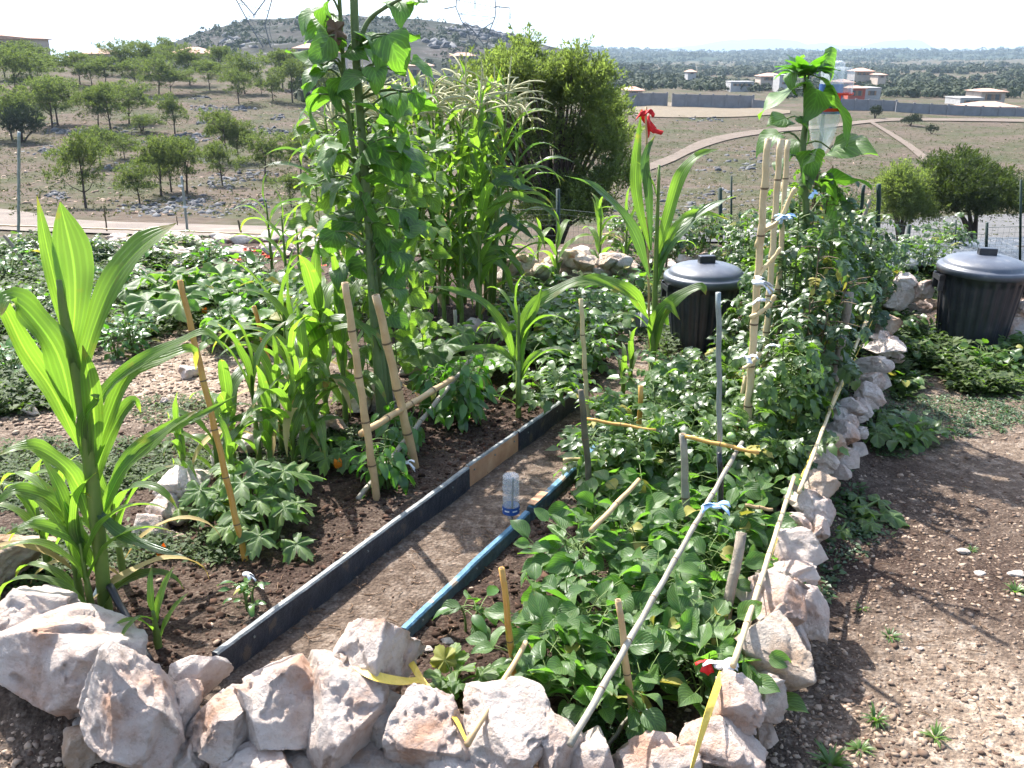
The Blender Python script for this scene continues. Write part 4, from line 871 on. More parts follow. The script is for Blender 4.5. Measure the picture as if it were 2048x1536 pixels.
def stake(bp_, tp_, w, m, label, dy=0, **k):
    b = g(*bp_, -.03) if 'bz' not in k else P(bp_[0], bp_[1], k.pop('bz')); return cane('stake', label, b, up(*tp_, b, dy), w, m, cat='stake', **k)
stake((494, 1125), (360, 560), 13, 'bamboo_or', 'thin orange bamboo stake leaning left over the courgette plant', dy=.15)
stake((756, 1000), (690, 565), 16, 'bamboo', 'tan bamboo stake left of the tied cross cane')
stake((834, 938), (752, 590), 18, 'bamboo', 'thick tan bamboo stake leaning against the sunflower stems', dy=-.05)
stake((542, 735), (508, 612), 10, 'bamboo_or', 'short orange stake among the bushes at left')
stake((912, 715), (910, 620), 8, 'bamboo_gr', 'thin pale stake under the tall corn clump')
stake((1178, 860), (1162, 598), 10, 'bamboo_ye', 'slim yellow stake beside the potato patch')
stake((1188, 1045), (1162, 780), 14, 'bamboo_dark', 'dark weathered stake at the corner of the tomato bed')
stake((1276, 935), (1282, 772), 12, 'bamboo_or', 'short orange stake in the middle of the low tomatoes')
stake((1378, 1100), (1366, 868), 17, 'bamboo_gr', 'grey stake with yellow cut top between beans and tomatoes')
stake((1442, 1110), (1437, 585), 11, 'greymetal', 'straight grey metal rod with rusty cap among the tomatoes', nodes=False, taper=.95)
stake((1487, 950), (1536, 278), 17, 'bamboo_pale', 'tallest pale split bamboo stake tied with white rags', dy=-.1, taper=.75)
stake((1520, 860), (1561, 278), 14, 'bamboo_pale', 'middle one of the three tall split bamboo tips', dy=.02, taper=.8)
stake((1540, 840), (1576, 280), 12, 'bamboo_pale', 'right one of the three tall split bamboo tips', dy=.08, taper=.8)
stake((1455, 925), (1492, 752), 11, 'bamboo_ye', 'thin tan cane leaning on the tallest split bamboo')
stake((1560, 700), (1566, 365), 9, 'bamboo_pale', 'short pale cane right behind the tall bamboo tips')
stake((1655, 835), (1700, 585), 17, 'greywood', 'grey squared wooden stake standing by the right stone row', nodes=False, taper=1)
stake((1432, 1325), (1484, 1065), 22, 'greywood', 'weathered grey wood stake leaning over the beans with red rag', nodes=False, dy=.15, taper=.95)
stake((1272, 1465), (1237, 1200), 15, 'bamboo', 'tan bamboo stake at the near end of the beans with white knot')
stake((1036, 1400), (1004, 1136), 14, 'bamboo_or', 'short orange tan bamboo stake at the left edge of the beans')
stake((1450, 1130), (1439, 905), 12, 'blackp', 'thin black rod carrying a blue rag in the beans', nodes=False)
# lying and cross canes
def lie(a, za, b_, zb, w, m, label, **k): return cane('cane', label, P(a[0], a[1], za), P(b_[0], b_[1], zb), w, m, **k)
lie((1140, 1490), .24, (1484, 884), .42, 12, 'bamboo_gr', 'long grey bamboo rail running diagonally above the beans')
lie((934, 1490), .18, (1052, 1285), .22, 13, 'bamboo', 'tan cane resting on the near stones at the left of the beans')
lie((1182, 1062), .26, (1278, 960), .3, 11, 'bamboo', 'thin tan cane across the back of the beans')
lie((1366, 872), .45, (1518, 906), .44, 9, 'bamboo_or', 'thin orange cross cane tied to the grey rail end')
lie((1172, 838), .34, (1312, 861), .33, 7, 'bamboo_or', 'thin yellow cross cane in front of the low tomatoes')
lie((722, 868), .28, (906, 757), .3, 14, 'bamboo', 'tan cross cane tied in front of the pepper plants')
lie((716, 998), .02, (944, 716), .3, 10, 'bamboo_gr', 'pale grey cane sloping up behind the pepper plants')
lie((1128, 920), .16, (1240, 915), .1, 8, 'bamboo_ye', 'short cane end poking out of the tomatoes over the blue plank')
lie((1490, 1010), .22, (1545, 1020), .2, 8, 'bamboo', 'short tan cane end poking out beside the right stones')
lie((1466, 1332), .25, (1588, 955), .27, 11, 'bamboo_pale', 'near yellow cane rail along the right stone row')
lie((1598, 985), .27, (1668, 800), .3, 8, 'bamboo_pale', 'middle yellow cane rail along the right stone row')
lie((1660, 820), .3, (1752, 590), .3, 7, 'bamboo_ye', 'far yellow cane rail along the right stone row')
lie((1456, 1330), .15, (1500, 1240), .2, 13, 'bamboo', 'short pale cane crossing the near yellow rail')
lie((1214, 1495), .05, (1268, 1418), .1, 9, 'bamboo_dark', 'short dark cane lying against the near stones')
lie((219, 1172), .14, (302, 1325), .0, 16, 'blackp', 'black irrigation hose end sticking out of the soil by the corn', nodes=False, nn=3)
# pale tied branches up the tall bamboo
for (pts, w, lab) in [([(1512, 495), (1525, 465), (1560, 440), (1580, 395), (1592, 375)], 9, 'upper pale crooked branch tied to the tall bamboo'), ([(1512, 560), (1530, 535), (1548, 515), (1562, 495)], 8, 'middle pale crooked branch tied to the tall bamboo'), ([(1500, 635), (1520, 625), (1540, 608), (1550, 590)], 9, 'lower pale crooked branch tied to the tall bamboo'), ([(1486, 738), (1505, 725), (1522, 705)], 8, 'lowest pale twig tied to the tall bamboo')]:
    y = 3.56; c = PD(*pts[0], y); pp = spline([PD(a_, b_, y - .05) - c for a_, b_ in pts], 12); q = MB()
    q.tube(pp, [w / 2 / ppm(c) * (1.0 + .2 * math.sin(i * 1.9)) for i in range(13)], 8); o = put('branch', q.mesh('branch', M['bamboo_ye'], True), loc=c); tag(o, lab, 'branch')
# ================================================================== RAGS, TIES, TAPE
def rag(name, label, c, size, m, seed, cat='rag', n=5, hang=.6):
    r = random.Random(seed); b = MB()
    b.tube([Vector((math.cos(a_) * size * .28, math.sin(a_) * size * .28, size * .04 * math.sin(3 * a_))) for a_ in [k * .7 for k in range(10)]], size * .12, 6)
    for k in range(n):
        a_ = r.uniform(0, 6.28) if k else 0; dirv = Vector((math.cos(a_), math.sin(a_) * .6, r.uniform(-hang, .35)))
        pts = spline([(0, 0, 0), dirv * size * .5 + Vector((0, 0, size * .15)), dirv * size + Vector((0, 0, -size * .2 * hang))], 5); w = size * r.uniform(.16, .32)
        vs_, fs, up_ = [], [], Vector((r.uniform(-.4, .4), r.uniform(-.4, .4), 1))
        for i, p in enumerate(pts):
            s_ = dirv.cross(up_).normalized() * w * (.4 + i / 6)
            vs_ += [p - s_, p + up_ * w * .3 * math.sin(i * 1.7), p + s_]
        fs = [(i * 3 + j, (i + 1) * 3 + j, (i + 1) * 3 + j + 1, i * 3 + j + 1) for i in range(5) for j in range(2)]
        b.add(vs_, fs)
    o = put(name, b.mesh(name, M[m], True), loc=c); so_ = o.modifiers.new('t', 'SOLIDIFY'); so_.thickness = size * .02
    return tag(o, label, cat)
rag('rag', 'blue and white rag tied to the grey rail above the beans', P(1432, 1012, .40), .042, 'bluec', 1, n=7)
rag('rag', 'blue rag tied high on the tall split bamboo', PD(1568, 436, 3.48), .042, 'bluec', 2, n=6)
rag('rag', 'small blue rag under the sunflower by the dark pole', PD(1630, 386, 4.5), .04, 'bluec', 3, n=5)
rag('rag', 'white rag knotted round the tallest split bamboo', PD(1516, 565, 3.44), .062, 'white', 4, n=6)
rag('rag', 'white knot hanging below the larger white rag on the tall bamboo', PD(1524, 600, 3.44), .04, 'white', 5, n=4, hang=1)
rag('rag', 'small white knot low on the tallest bamboo', PD(1495, 715, 3.46), .04, 'white', 6, n=4)
rag('rag', 'white rag caught in the tomato leaves right of the bamboo', PD(1545, 690, 3.6), .03, 'white', 7, n=4)
rag('rag', 'white rag where the grey rail meets the orange cross cane', P(1480, 895, .43), .03, 'white', 8, n=5)
rag('rag', 'white knot at the foot of the near bean stake', P(1270, 1420, .08), .035, 'white', 9, n=6)
rag('rag', 'white rag binding the weathered stake to the yellow rail', P(1440, 1330, .2), .045, 'white', 10, n=6)
rag('rag', 'red and crumpled rag beside the white binding on the weathered stake', P(1415, 1325, .2), .032, 'red', 11, n=4)
rag('rag', 'white rag on the sunflower stem at the top of the bamboo stake', PD(742, 512, 4.6), .045, 'white', 12, n=4)
rag('rag', 'white tie wrapped round the seedling on the orange stake', P(492, 1148, .12), .03, 'white', 13, n=4, hang=1)
rag('rag', 'white tie at the base of the big corn stalk', P(200, 1175, .1), .035, 'white', 14, n=3, hang=1)
rag('rag', 'white rag tied near the sunflower base stake', P(812, 925, .12), .035, 'white', 15, n=3, hang=1)
rag('rag', 'yellow rag tied to the far end of the yellow rail', PD(1745, 668, 5.6), .05, 'orangec', 16, n=6, hang=1)
rag('rag', 'yellow brown rag halfway along the yellow rail', PD(1705, 745, 5.0), .04, 'orangec', 17, n=6)
rag('rag', 'tan rag binding the grey squared stake to the rail', PD(1668, 790, 4.6), .035, 'bamboo', 18, n=6)
rag('rag', 'orange cloth strip hanging on the rail by the stones', PD(1562, 1028, 3.4), .035, 'orangec', 19, n=4, hang=1)
rag('rag', 'yellow brown strap tied on the rail above the orange stones', PD(1594, 928, 3.7), .04, 'orangec', 20, n=5, hang=1)
def ribbon(name, label, pts, w, m, nrm=(0, -.5, .8), cat='tape', twist=0):
    pp = spline(pts, 26); vs_ = []; c = Vector(pts[0])
    for i, p in enumerate(pp):
        d = (pp[min(i + 1, 26)] - pp[max(i - 1, 0)]).normalized(); s_ = d.cross(Vector(nrm)).normalized(); a_ = twist * i / 26
        s_ = (s_ * math.cos(a_) + Vector(nrm).normalized() * math.sin(a_)); ww = (w[0] + (w[1] - w[0]) * i / 26) if hasattr(w, '__len__') else w
        vs_ += [p - c - s_ * ww * .5, p - c + Vector(nrm) * ww * .05 * math.sin(i * 1.3), p - c + s_ * ww * .5]
    b = MB(); b.add(vs_, [(i * 3 + j, (i + 1) * 3 + j, (i + 1) * 3 + j + 1, i * 3 + j + 1) for i in range(26) for j in range(2)])
    o = put(name, b.mesh(name, M[m], False), loc=c); s__ = o.modifiers.new('t', 'SOLIDIFY'); s__.thickness = .0012; return tag(o, label, cat)
ribbon('tape', 'yellow barrier tape draped over the tall pointed front stone', [P(692, 1302, .22), P(712, 1330, .22), P(750, 1352, .22), P(800, 1362, .19), P(838, 1360, .15)], (.014, .046), 'tape', twist=.8)
ribbon('tape', 'narrow yellow tape running down from the pointed stone to the white stones', [P(822, 1325, .15), P(850, 1370, .14), P(885, 1405, .15), P(912, 1440, .17), P(936, 1490, .17)], .018, 'tape', twist=1.2)
ribbon('tape', 'yellow tape stretched over the white stones at the near right corner', [P(1444, 1345, .2), P(1425, 1400, .22), P(1405, 1460, .2), P(1380, 1545, .16)], (.016, .026), 'tape', twist=1.3)
ribbon('tape', 'yellow tape wound along the near rail by the big stones', [P(1470, 1310, .22), P(1500, 1240, .22), P(1530, 1150, .22), P(1560, 1060, .22)], .005, 'tape', twist=3)
ribbon('tape', 'yellow tape twisted along the far rail by the small stones', [P(1600, 960, .22), P(1640, 870, .22), P(1690, 760, .22), P(1745, 640, .22)], .007, 'tape', twist=5)
# red flag
fb = PD(1293, 275, 4.95); cane('cane', 'thin cane carrying the red ribbon above the lone tall corn', g(1300, 745), PD(1292, 214, 4.95), 5, 'bamboo', nn=8)
b = MB(); c = PD(1290, 232, 4.9)
for pts, w in [([(1290, 228), (1300, 222), (1308, 232)], .02), ([(1272, 238), (1282, 228), (1294, 226)], .03), ([(1294, 238), (1302, 258), (1325, 266)], .02), ([(1296, 232), (1298, 255), (1297, 274)], .026), ([(1280, 224), (1292, 240), (1310, 262)], .03)]:
    pp = spline([PD(a_, b2, 4.9 + .01 * len(b.v)/8) - c for a_, b2 in pts], 6)
    b.add([q for i, p in enumerate(pp) for q in (p - Vector((w * .3, 0, w * .5)), p + Vector((0, -.012 * math.sin(i * 1.3), 0)), p + Vector((w * .3, .004, w * .5)))], [(i * 3 + j, (i + 1) * 3 + j, (i + 1) * 3 + j + 1, i * 3 + j + 1) for i in range(6) for j in range(2)])
o = put('ribbon', b.mesh('ribbon', M['red'], True), loc=c); o.modifiers.new('t', 'SOLIDIFY').thickness = .001; tag(o, 'red ribbon knotted at the top of the lone tall corn', 'ribbon')
# ================================================================== DUSTBINS
def lathe(prof, n=96, flute=None):
    vs_, fs = [], []
    for i, (r_, z) in enumerate(prof):
        for j in range(n):
            a_ = 2 * math.pi * j / n; rr_ = r_ * (1 + (flute(i, a_) if flute else 0)); vs_.append((rr_ * math.cos(a_), rr_ * math.sin(a_), z))
    for i in range(len(prof) - 1):
        for j in range(n): fs.append((i * n + j, i * n + (j + 1) % n, (i + 1) * n + (j + 1) % n, (i + 1) * n + j))
    return vs_, fs
def dustbin(label, cx, rimy, basey, wpx, tilt=0, rz=0.3, lift=0):
    c = g(cx, basey - 22); c.z += lift; s = ppm(c); Rm = wpx / 2 / ppm(PD(cx, rimy, c.y)); H = PD(cx, rimy, c.y).z - c.z
    t = thing('dustbin', label, 'dustbin', c); t.rotation_euler = (0, tilt, rz)
    prof = [(0, .005), (Rm * .70, .005), (Rm * .73, .015)] + [(Rm * (.735 + .175 * k / 12), .02 + (H * .88 - .02) * k / 12) for k in range(13)] + [(Rm * .93, H * .885), (Rm * .93, H * .97), (Rm * .955, H * .975), (Rm * .955, H)]
    fl = lambda i, a_: (.016 * (1 if math.cos(a_ * 24) > 0 else -1) * min(1, abs(math.cos(a_ * 24)) * 4)) if 3 <= i <= 15 else 0
    v_, f_ = lathe(prof, 240, fl); put('body', md('bin_body', v_, f_, M['can'], True), t)
    for sx in (-1, 1):
        q = MB(); q.box((sx * Rm * .97, 0, H * .86), (.035, .13, .03)); q.box((sx * Rm * .97, .055, H * .81), (.03, .02, .1)); q.box((sx * Rm * .97, -.055, H * .81), (.03, .02, .1)); put('grip', q.mesh('bin_grip', M['can']), t)
    lp = [(Rm * .99, H - .035), (Rm * 1.015, H - .035), (Rm * 1.02, H), (Rm * .99, H + .012), (Rm * .93, H + .010), (Rm * .90, H + .02)] + [(Rm * .9 * math.cos(a_), H + .02 + .062 * math.sin(a_)) for a_ in [k * math.pi / 20 for k in range(1, 10)]] + [(.001, H + .082)]
    v_, f_ = lathe(lp, 96); ld = put('lid', md('bin_lid', v_, f_, M['lid'], True), t)
    b = MB(); b.box((0, 0, 0), (Rm * .40, .05, .05)); hm_ = b.mesh('lid_handle', M['can']); h_ = put('handle', hm_, ld, (0, 0, H + .098)); bv_ = h_.modifiers.new('b', 'BEVEL'); bv_.width = .006; bv_.segments = 2
    return t
dustbin('black ribbed dustbin half hidden behind the tomatoes, with a dark domed lid', 1401, 551, 712, 163, rz=.15)
dustbin('large black ribbed dustbin standing clear in the weeds at the right edge', 1936, 534, 716, 172, tilt=math.radians(1.5), rz=-.1)
o = put('leaf', None) if False else None
# ================================================================== BOTTLES
gl = bpy.data.materials.new('clear_plastic'); gl.use_nodes = True; bs = gl.node_tree.nodes['Principled BSDF']; bs.inputs['Roughness'].default_value = .15; bs.inputs['IOR'].default_value = 1.5; bs.inputs['Base Color'].default_value = (.75, .8, .82, 1); bs.inputs['Specular IOR Level'].default_value = .8; bs.inputs['Alpha'].default_value = .27
M['pet'] = gl; M['blab'] = mat('bottle_label_blue', (.03, .09, .3), 20, .4, .05); M['wlab'] = mat('bottle_label_white', (.7, .72, .75), 20, .4, .05)
def bottle(label, base, r_, h, labz, labm, stick=None, band=None):
    t = thing('bottle', label, 'bottle', base)
    pf = [(.012, 0), (.013, .02), (r_ * .4, .035), (r_ * .85, h * .25), (r_, h * .32)]
    for k in range(9): pf += [(r_ * (1 if k % 2 else .955), h * (.36 + .07 * k))]
    pf += [(r_ * .97, h * .97), (r_ * .7, h), (r_ * .3, h * .975), (.001, h * .97)]
    v_, f_ = lathe(pf, 32); put('bottle_body', md('bottle_body', v_, f_, M['pet'], True), t)
    v_, f_ = lathe([(r_ * 1.012, h * labz[0]), (r_ * 1.012, h * labz[1])], 32); lb = put('label', md('bottle_label', v_, f_, M[labm], True), t)
    v_, f_ = lathe([(r_ * 1.02, h * (labz[0] * .55 + labz[1] * .45)), (r_ * 1.02, h * (labz[0] * .35 + labz[1] * .65))], 32)
    put('stripe', md('label_stripe', v_[:], [f for k, f in enumerate(f_) if k % 5 < 3], M[band or 'wlab'], True), lb)
    return t
bb = g(1022, 1052); bb.z = .015
bottle('clear upside down water bottle with blue label standing on a stick by the path', bb, .033, .185, (.14, .30), 'blab')
b = MB(); b.tube([bb + Vector((0, 0, -.12)), bb + Vector((.008, .0, .17))], .004, 6); o = put('stick', b.mesh('stick', M['bamboo_dark'])); tag(o, 'dark stick inside the upside down bottle by the path', 'stick')
pole_y = 5.0
cane('pole', 'dark rusty pole rising through the right sunflower to the upturned bottle', g(1590, 740), PD(1657, 140, pole_y), 9, 'bamboo_dark', nodes=False, cat='pole')
bottle('clear upside down bottle with red rim on top of the dark pole', PD(1650, 285, pole_y - .08) , .058, .4, (.36, .72), 'blab', band='redtape')
v_, f_ = lathe([(.07, 0), (.075, .004), (.07, .008)], 24); 
o = put('bottle_cap_bag', None) if False else None
b = MB(); cc = PD(1678, 158, pole_y - .1)
pf = [(.075, -.07), (.072, -.02), (.07, .03), (.05, .055), (.001, .06)]; v_, f_ = lathe(pf, 24, lambda i, a_: .12 * math.sin(a_ * 5 + i)); b.add(v_, f_)
t = thing('plastic_cup', 'crumpled clear plastic cut bottle hanging at the top of the dark pole', 'bottle', cc); put('shell', b.mesh('cut_bottle', M['pet'], True), t)
v_, f_ = lathe([(.078, -.076), (.08, -.07), (.078, -.064)], 24); put('rim', md('red_rim', v_, f_, M['redtape'], True), t)
b = MB(); cc = PD(1648, 240, pole_y - .16); v_, f_ = lathe([(.07, .06), (.072, .0), (.05, -.1), (.018, -.17), (.012, -.2), (.001, -.2)], 24, lambda i, a_: .08 * math.sin(a_ * 4 + i * 2)); b.add(v_, f_)
t = thing('funnel', 'clear plastic bottle neck turned down like a funnel on the dark pole', 'bottle', cc + Vector((-.0, 0, 0))); put('shell', b.mesh('funnel', M['pet'], True), t)
v_, f_ = lathe([(.074, .045), (.076, .052), (.074, .06)], 24); put('rim', md('red_rim2', v_, f_, M['redtape'], True), t)
# ================================================================== FENCE
def post(bp_, tp_, w, m, label, y=None):
    B_ = PD(bp_[0], bp_[1], y) if y else g(*bp_); T_ = PD(tp_[0], tp_[1], B_.y); return cane('post', label, B_, T_, w, m, nodes=False, cat='fence post', taper=1)
fy = 9.2
fence = thing('wire_fence', 'low wire netting fence on dark green posts along the back of the plot', 'fence', PD(1500, 500, fy))
f0 = Vector(fence.location)
def mpost(bp_, tp_, w, y): 
    b = MB(); B_, T_ = PD(*bp_, y) - f0, PD(*tp_, y) - f0; b.tube([B_, T_], w / 2 / ppm(PD(*bp_, y)), 8); return put('post', b.mesh('fence_post', M['greenpost'], True), fence)
PO = [((1117, 560), (1116, 378), 8, 9.0), ((1443, 520), (1440, 376), 8, 9.3), ((1462, 500), (1463, 352), 4, 9.3), ((1640, 530), (1649, 425), 5, 9.0), ((1692, 520), (1696, 430), 5, 8.6), ((1812, 548), (1818, 450), 8, 8.2), ((1910, 540), (1912, 440), 3, 8.4), ((1972, 520), (1974, 445), 6, 8.4), ((2040, 520), (2042, 360), 5, 8.0), ((1310, 540), (1312, 430), 5, 9.2)]
for a_, b_, w, y in PO: mpost(a_, b_, w, y)
net = MB()
segs = [((1020, 420), (1117, 418), 9.0), ((1117, 418), (1310, 438), 9.1), ((1310, 438), (1443, 440), 9.2), ((1443, 440), (1649, 432), 9.1), ((1649, 432), (1818, 452), 8.6), ((1818, 452), (1974, 470), 8.3), ((1974, 455), (2090, 452), 8.2)]
for a_, b_, y in segs:
    A = PD(*a_, y) - f0; Bq = PD(*b_, y) - f0; n = max(4, int((Bq - A).length / .05)); H = .62
    for i in range(n):
        p, q = A.lerp(Bq, i / n), A.lerp(Bq, (i + 1) / n)
        net.tube([p, p - Vector((0, 0, H))], .0011, 3, cap=False)
    for k in range(13):
        dz = Vector((0, 0, -H * k / 12)); net.tube([A + dz, Bq + dz], .0028 if k == 0 else .0011, 3, cap=False)
o = put('netting', net.mesh('netting', M['net']), fence); o['kind'] = 'stuff'
post((1752, 600), (1758, 368), 9, 'greenpost', 'tall dark green post at the far end of the tomato row')
post((1695, 650), (1728, 370), 7, 'greenpost', 'slim dark post left of the tall green one')
post((1655, 690), (1700, 470), 7, 'greenpost', 'leaning dark post behind the tomato leaves')
post((1300, 560), (1281, 430), 5, 'greenpost', 'thin dark stake behind the lone tall corn')
post((1330, 560), (1340, 435), 5, 'brownstem', 'thin brown stake right of the lone tall corn')
post((1690, 530), (1740, 400), 7, 'greywood', 'slanted grey wooden prop behind the tomato row', y=8.5)
post((37, 500), (38, 264), 6, 'greymetal', 'tall thin grey pole at the left edge of the garden', y=9)
post((375, 462), (363, 352), 5, 'greymetal', 'thin grey pole with pale tags standing by the road', y=14)
for k, (px, py) in enumerate([(361, 372), (370, 414)]):
    b = MB(); b.box((0, 0, 0), (.07, .01, .03)); o = put('tag', b.mesh('tag', M['white']), loc=PD(px, py, 13.95)); tag(o, ['upper', 'lower'][k] + ' pale tag on the thin pole by the road', 'tag')
post((214, 462), (208, 415), 3, 'brownstem', 'short brown stick in front of the road at left', y=12)
post((355, 450), (353, 432), 2, 'brownstem', 'tiny stick by the road right of the tagged pole', y=14)
post((485, 478), (476, 440), 4, 'brownstem', 'leaning brown stick by the road near the young corn', y=12)
post((620, 495), (600, 440), 4, 'brownstem', 'leaning brown stick beside the tall corn clump', y=12)
post((65, 545), (8, 470), 7, 'greywood', 'grey stick leaning left over the weeds at the left edge')
post((95, 520), (62, 478), 6, 'greywood', 'short pale stick leaning left in the weeds')
rl = PD(0, 452, 10.5)
cane('pipe', 'thin rust coloured pipe lying along the near side of the road', PD(-20, 450, 11), PD(700, 474, 11), 3.2, 'bamboo', nodes=False, cat='pipe')
b = MB(); c = PD(1355, 480, 8.6)
for (a_, b_) in [((1353, 495), (1353, 462)), ((1385, 500), (1383, 478)), ((1390, 500), (1391, 478)), ((1352, 462), (1386, 478)), ((1352, 462), (1366, 460)), ((1366, 460), (1391, 476))]: b.tube([PD(*a_, 8.6) - c, PD(*b_, 8.6) - c], .012, 6)
o = put('frame_stand', b.mesh('frame_stand', M['greymetal']), loc=c); tag(o, 'small grey metal frame stand behind the left dustbin', 'stand')
# black sheeting and hoses behind right dustbin
def sheet(label, px, py, w, d, seed, rz=0, z=0.02):
    n = 40; c = g(px, py); xs_, ys_ = np.meshgrid(np.linspace(-w / 2, w / 2, n), np.linspace(-d / 2, d / 2, n))
    zz = z + .05 * np.abs(fbm(xs_ * 3 + seed, ys_ * 3, o=4)) + .05 * fbm(xs_ * 1.2 + seed, ys_ * 1.2)
    idx = np.arange(n * n).reshape(n, n); f_ = np.stack([idx[:-1, :-1], idx[:-1, 1:], idx[1:, 1:], idx[1:, :-1]], -1).reshape(-1, 4)
    xs_ = xs_ + .06 * fbm(ys_ * 4, xs_ + seed); ys_ = ys_ + .08 * fbm(xs_ * 3, ys_ * 0 + seed)
    o = put('plastic_sheet', md('plastic_sheet', np.stack([xs_, ys_, zz + .05], -1).reshape(-1, 3), f_, M['tarp'], True), loc=c, rot=(0, 0, rz)); tag(o, label, 'plastic sheet')
sheet('crumpled black plastic sheet on the ground left of the right dustbin', 1850, 525, 1.0, 1.0, 3)
sheet('crumpled black plastic sheet behind the right dustbin', 2050, 520, 1.5, 1.2, 8, .3)
sheet('black plastic sheet at the right edge beside the dustbin', 2080, 575, .6, .7, 12, -.2)
for k, (pts, lab) in enumerate([([(1800, 560), (1860, 548), (1900, 560)], 'black hose curving behind the stone pile'), ([(2030, 540), (2060, 555), (2090, 570)], 'green hose coil right of the right dustbin'), ([(1985, 505), (2020, 508), (2070, 515)], 'dark hose on the black sheeting')]):
    pp = spline([g(a_, b_, .08) for a_, b_ in pts], 12); b = MB(); b.tube([p - pp[0] for p in pp], .016, 8); o = put('hose', b.mesh('hose', M['greenpost' if k == 1 else 'blackp'], True), loc=pp[0]); tag(o, lab, 'hose')
# ================================================================== PLANTS
def strip(pts, widths, normals, fold=.25, wave=0, seed=0, cross=2):
    """leaf blade along pts; 2*cross+1 points across, V-folded, wavy margins"""
    r = random.Random(seed); n = len(pts) - 1; vs_, fs, uv = [], [], []; m = 2 * cross + 1; ph = r.uniform(0, 6)
    for i, p in enumerate(pts):
        t = (pts[min(i + 1, n)] - pts[max(i - 1, 0)]).normalized(); nr = normals[i] if isinstance(normals, list) else Vector(normals)
        nr = nr - t * nr.dot(t); nr = nr.normalized() if nr.length > 1e-4 else t.orthogonal().normalized(); s_ = t.cross(nr); w = widths[i] / 2
        for j in range(m):
            q = (j - cross) / cross; e = abs(q)
            off = e * fold * w + wave * w * (e ** 2) * math.sin(i / n * 16 + ph + (1.9 if q > 0 else 0))
            vs_.append(p + s_ * q * w * (1 - .1 * fold * e) + nr * off); uv.append((.5 + q / 2, i / n))
    for i in range(n):
        for j in range(m - 1): fs.append((i * m + j, i * m + j + 1, (i + 1) * m + j + 1, (i + 1) * m + j))
    return vs_, fs, uv
def cornw(q): return max(.02, (min(1, (q / .22) ** .6) if q < .22 else 1) * (1 if q < .5 else max(0, 1 - ((q - .5) / .5) ** 1.7)) * (.55 + .45 * min(1, q / .15)))
def corn_leaf_mesh(L_, Wd, a0, a1, seed, m='corn', n=14, curl=1.0):
    """local: grows out along +X from the stalk; a0/a1 start/end elevation in degrees"""
    r = random.Random(seed); pts = [Vector((0, 0, 0))]; tw = r.uniform(-.9, .9); bx = r.uniform(-.35, .35)
    nrms = []
    for i in range(n + 1):
        q = i / n; el = math.radians(a0 + (a1 - a0) * (q ** (1.3 + .5 * curl))); az = bx * q
        d = Vector((math.cos(el) * math.cos(az), math.cos(el) * math.sin(az), math.sin(el)))
        if i: pts.append(pts[-1] + d * L_ / n)
        u_ = Vector((-math.sin(el), 0, math.cos(el))); sd_ = Vector((-math.sin(az), math.cos(az), 0)); th_ = tw * max(0, q - .3)
        nrms.append(u_ * math.cos(th_) + sd_ * math.sin(th_))
    v_, f_, uv = strip(pts, [Wd * cornw(i / n) for i in range(n + 1)], nrms, .35 , .16, seed)
    return md('corn_leaf', v_, f_, M[m], True, uv)
def tassel_mesh(seed, L_=.28, droop=.7, nb=15):
    r = random.Random(seed); b = MB(); b.tube([(0, 0, 0), (0, 0, L_ * .5), (.01, 0, L_ * 1.1)], [.004, .0045, .003], 5)
    for k in range(nb):
        a_ = r.uniform(0, 6.28); z0 = L_ * r.uniform(.05, .45); l = L_ * r.uniform(.65, 1.0); el = math.radians(r.uniform(35, 75)); pts = [Vector((0, 0, z0))]
        for i in range(7):
            el -= math.radians(r.uniform(8, 18)) * droop; pts.append(pts[-1] + Vector((math.cos(a_) * math.cos(el), math.sin(a_) * math.cos(el), math.sin(el))) * l / 7)
        b.tube(pts, [.002, .004, .0055, .0045, .0055, .0045, .005, .002], 4)
    return b.mesh('tassel', M['tassel'])
CL = {}
for key, m_ in (('corn', 'corn'), ('corn_dark', 'corn_dark')):
    CL[key] = [corn_leaf_mesh(1, w, a0, a1, 11 + i * 7, m_) for i, (w, a0, a1) in enumerate([(.13, 72, -35), (.12, 65, -60), (.14, 78, 10), (.11, 60, -75), (.13, 80, 40), (.12, 70, -15), (.10, 74, -50), (.14, 66, -25)])]
DRYC = [corn_leaf_mesh(1, .07, 55, -85, 5, 'dry'), corn_leaf_mesh(1, .08, 40, -70, 6, 'dry')]
TASS = [tassel_mesh(i) for i in range(4)]
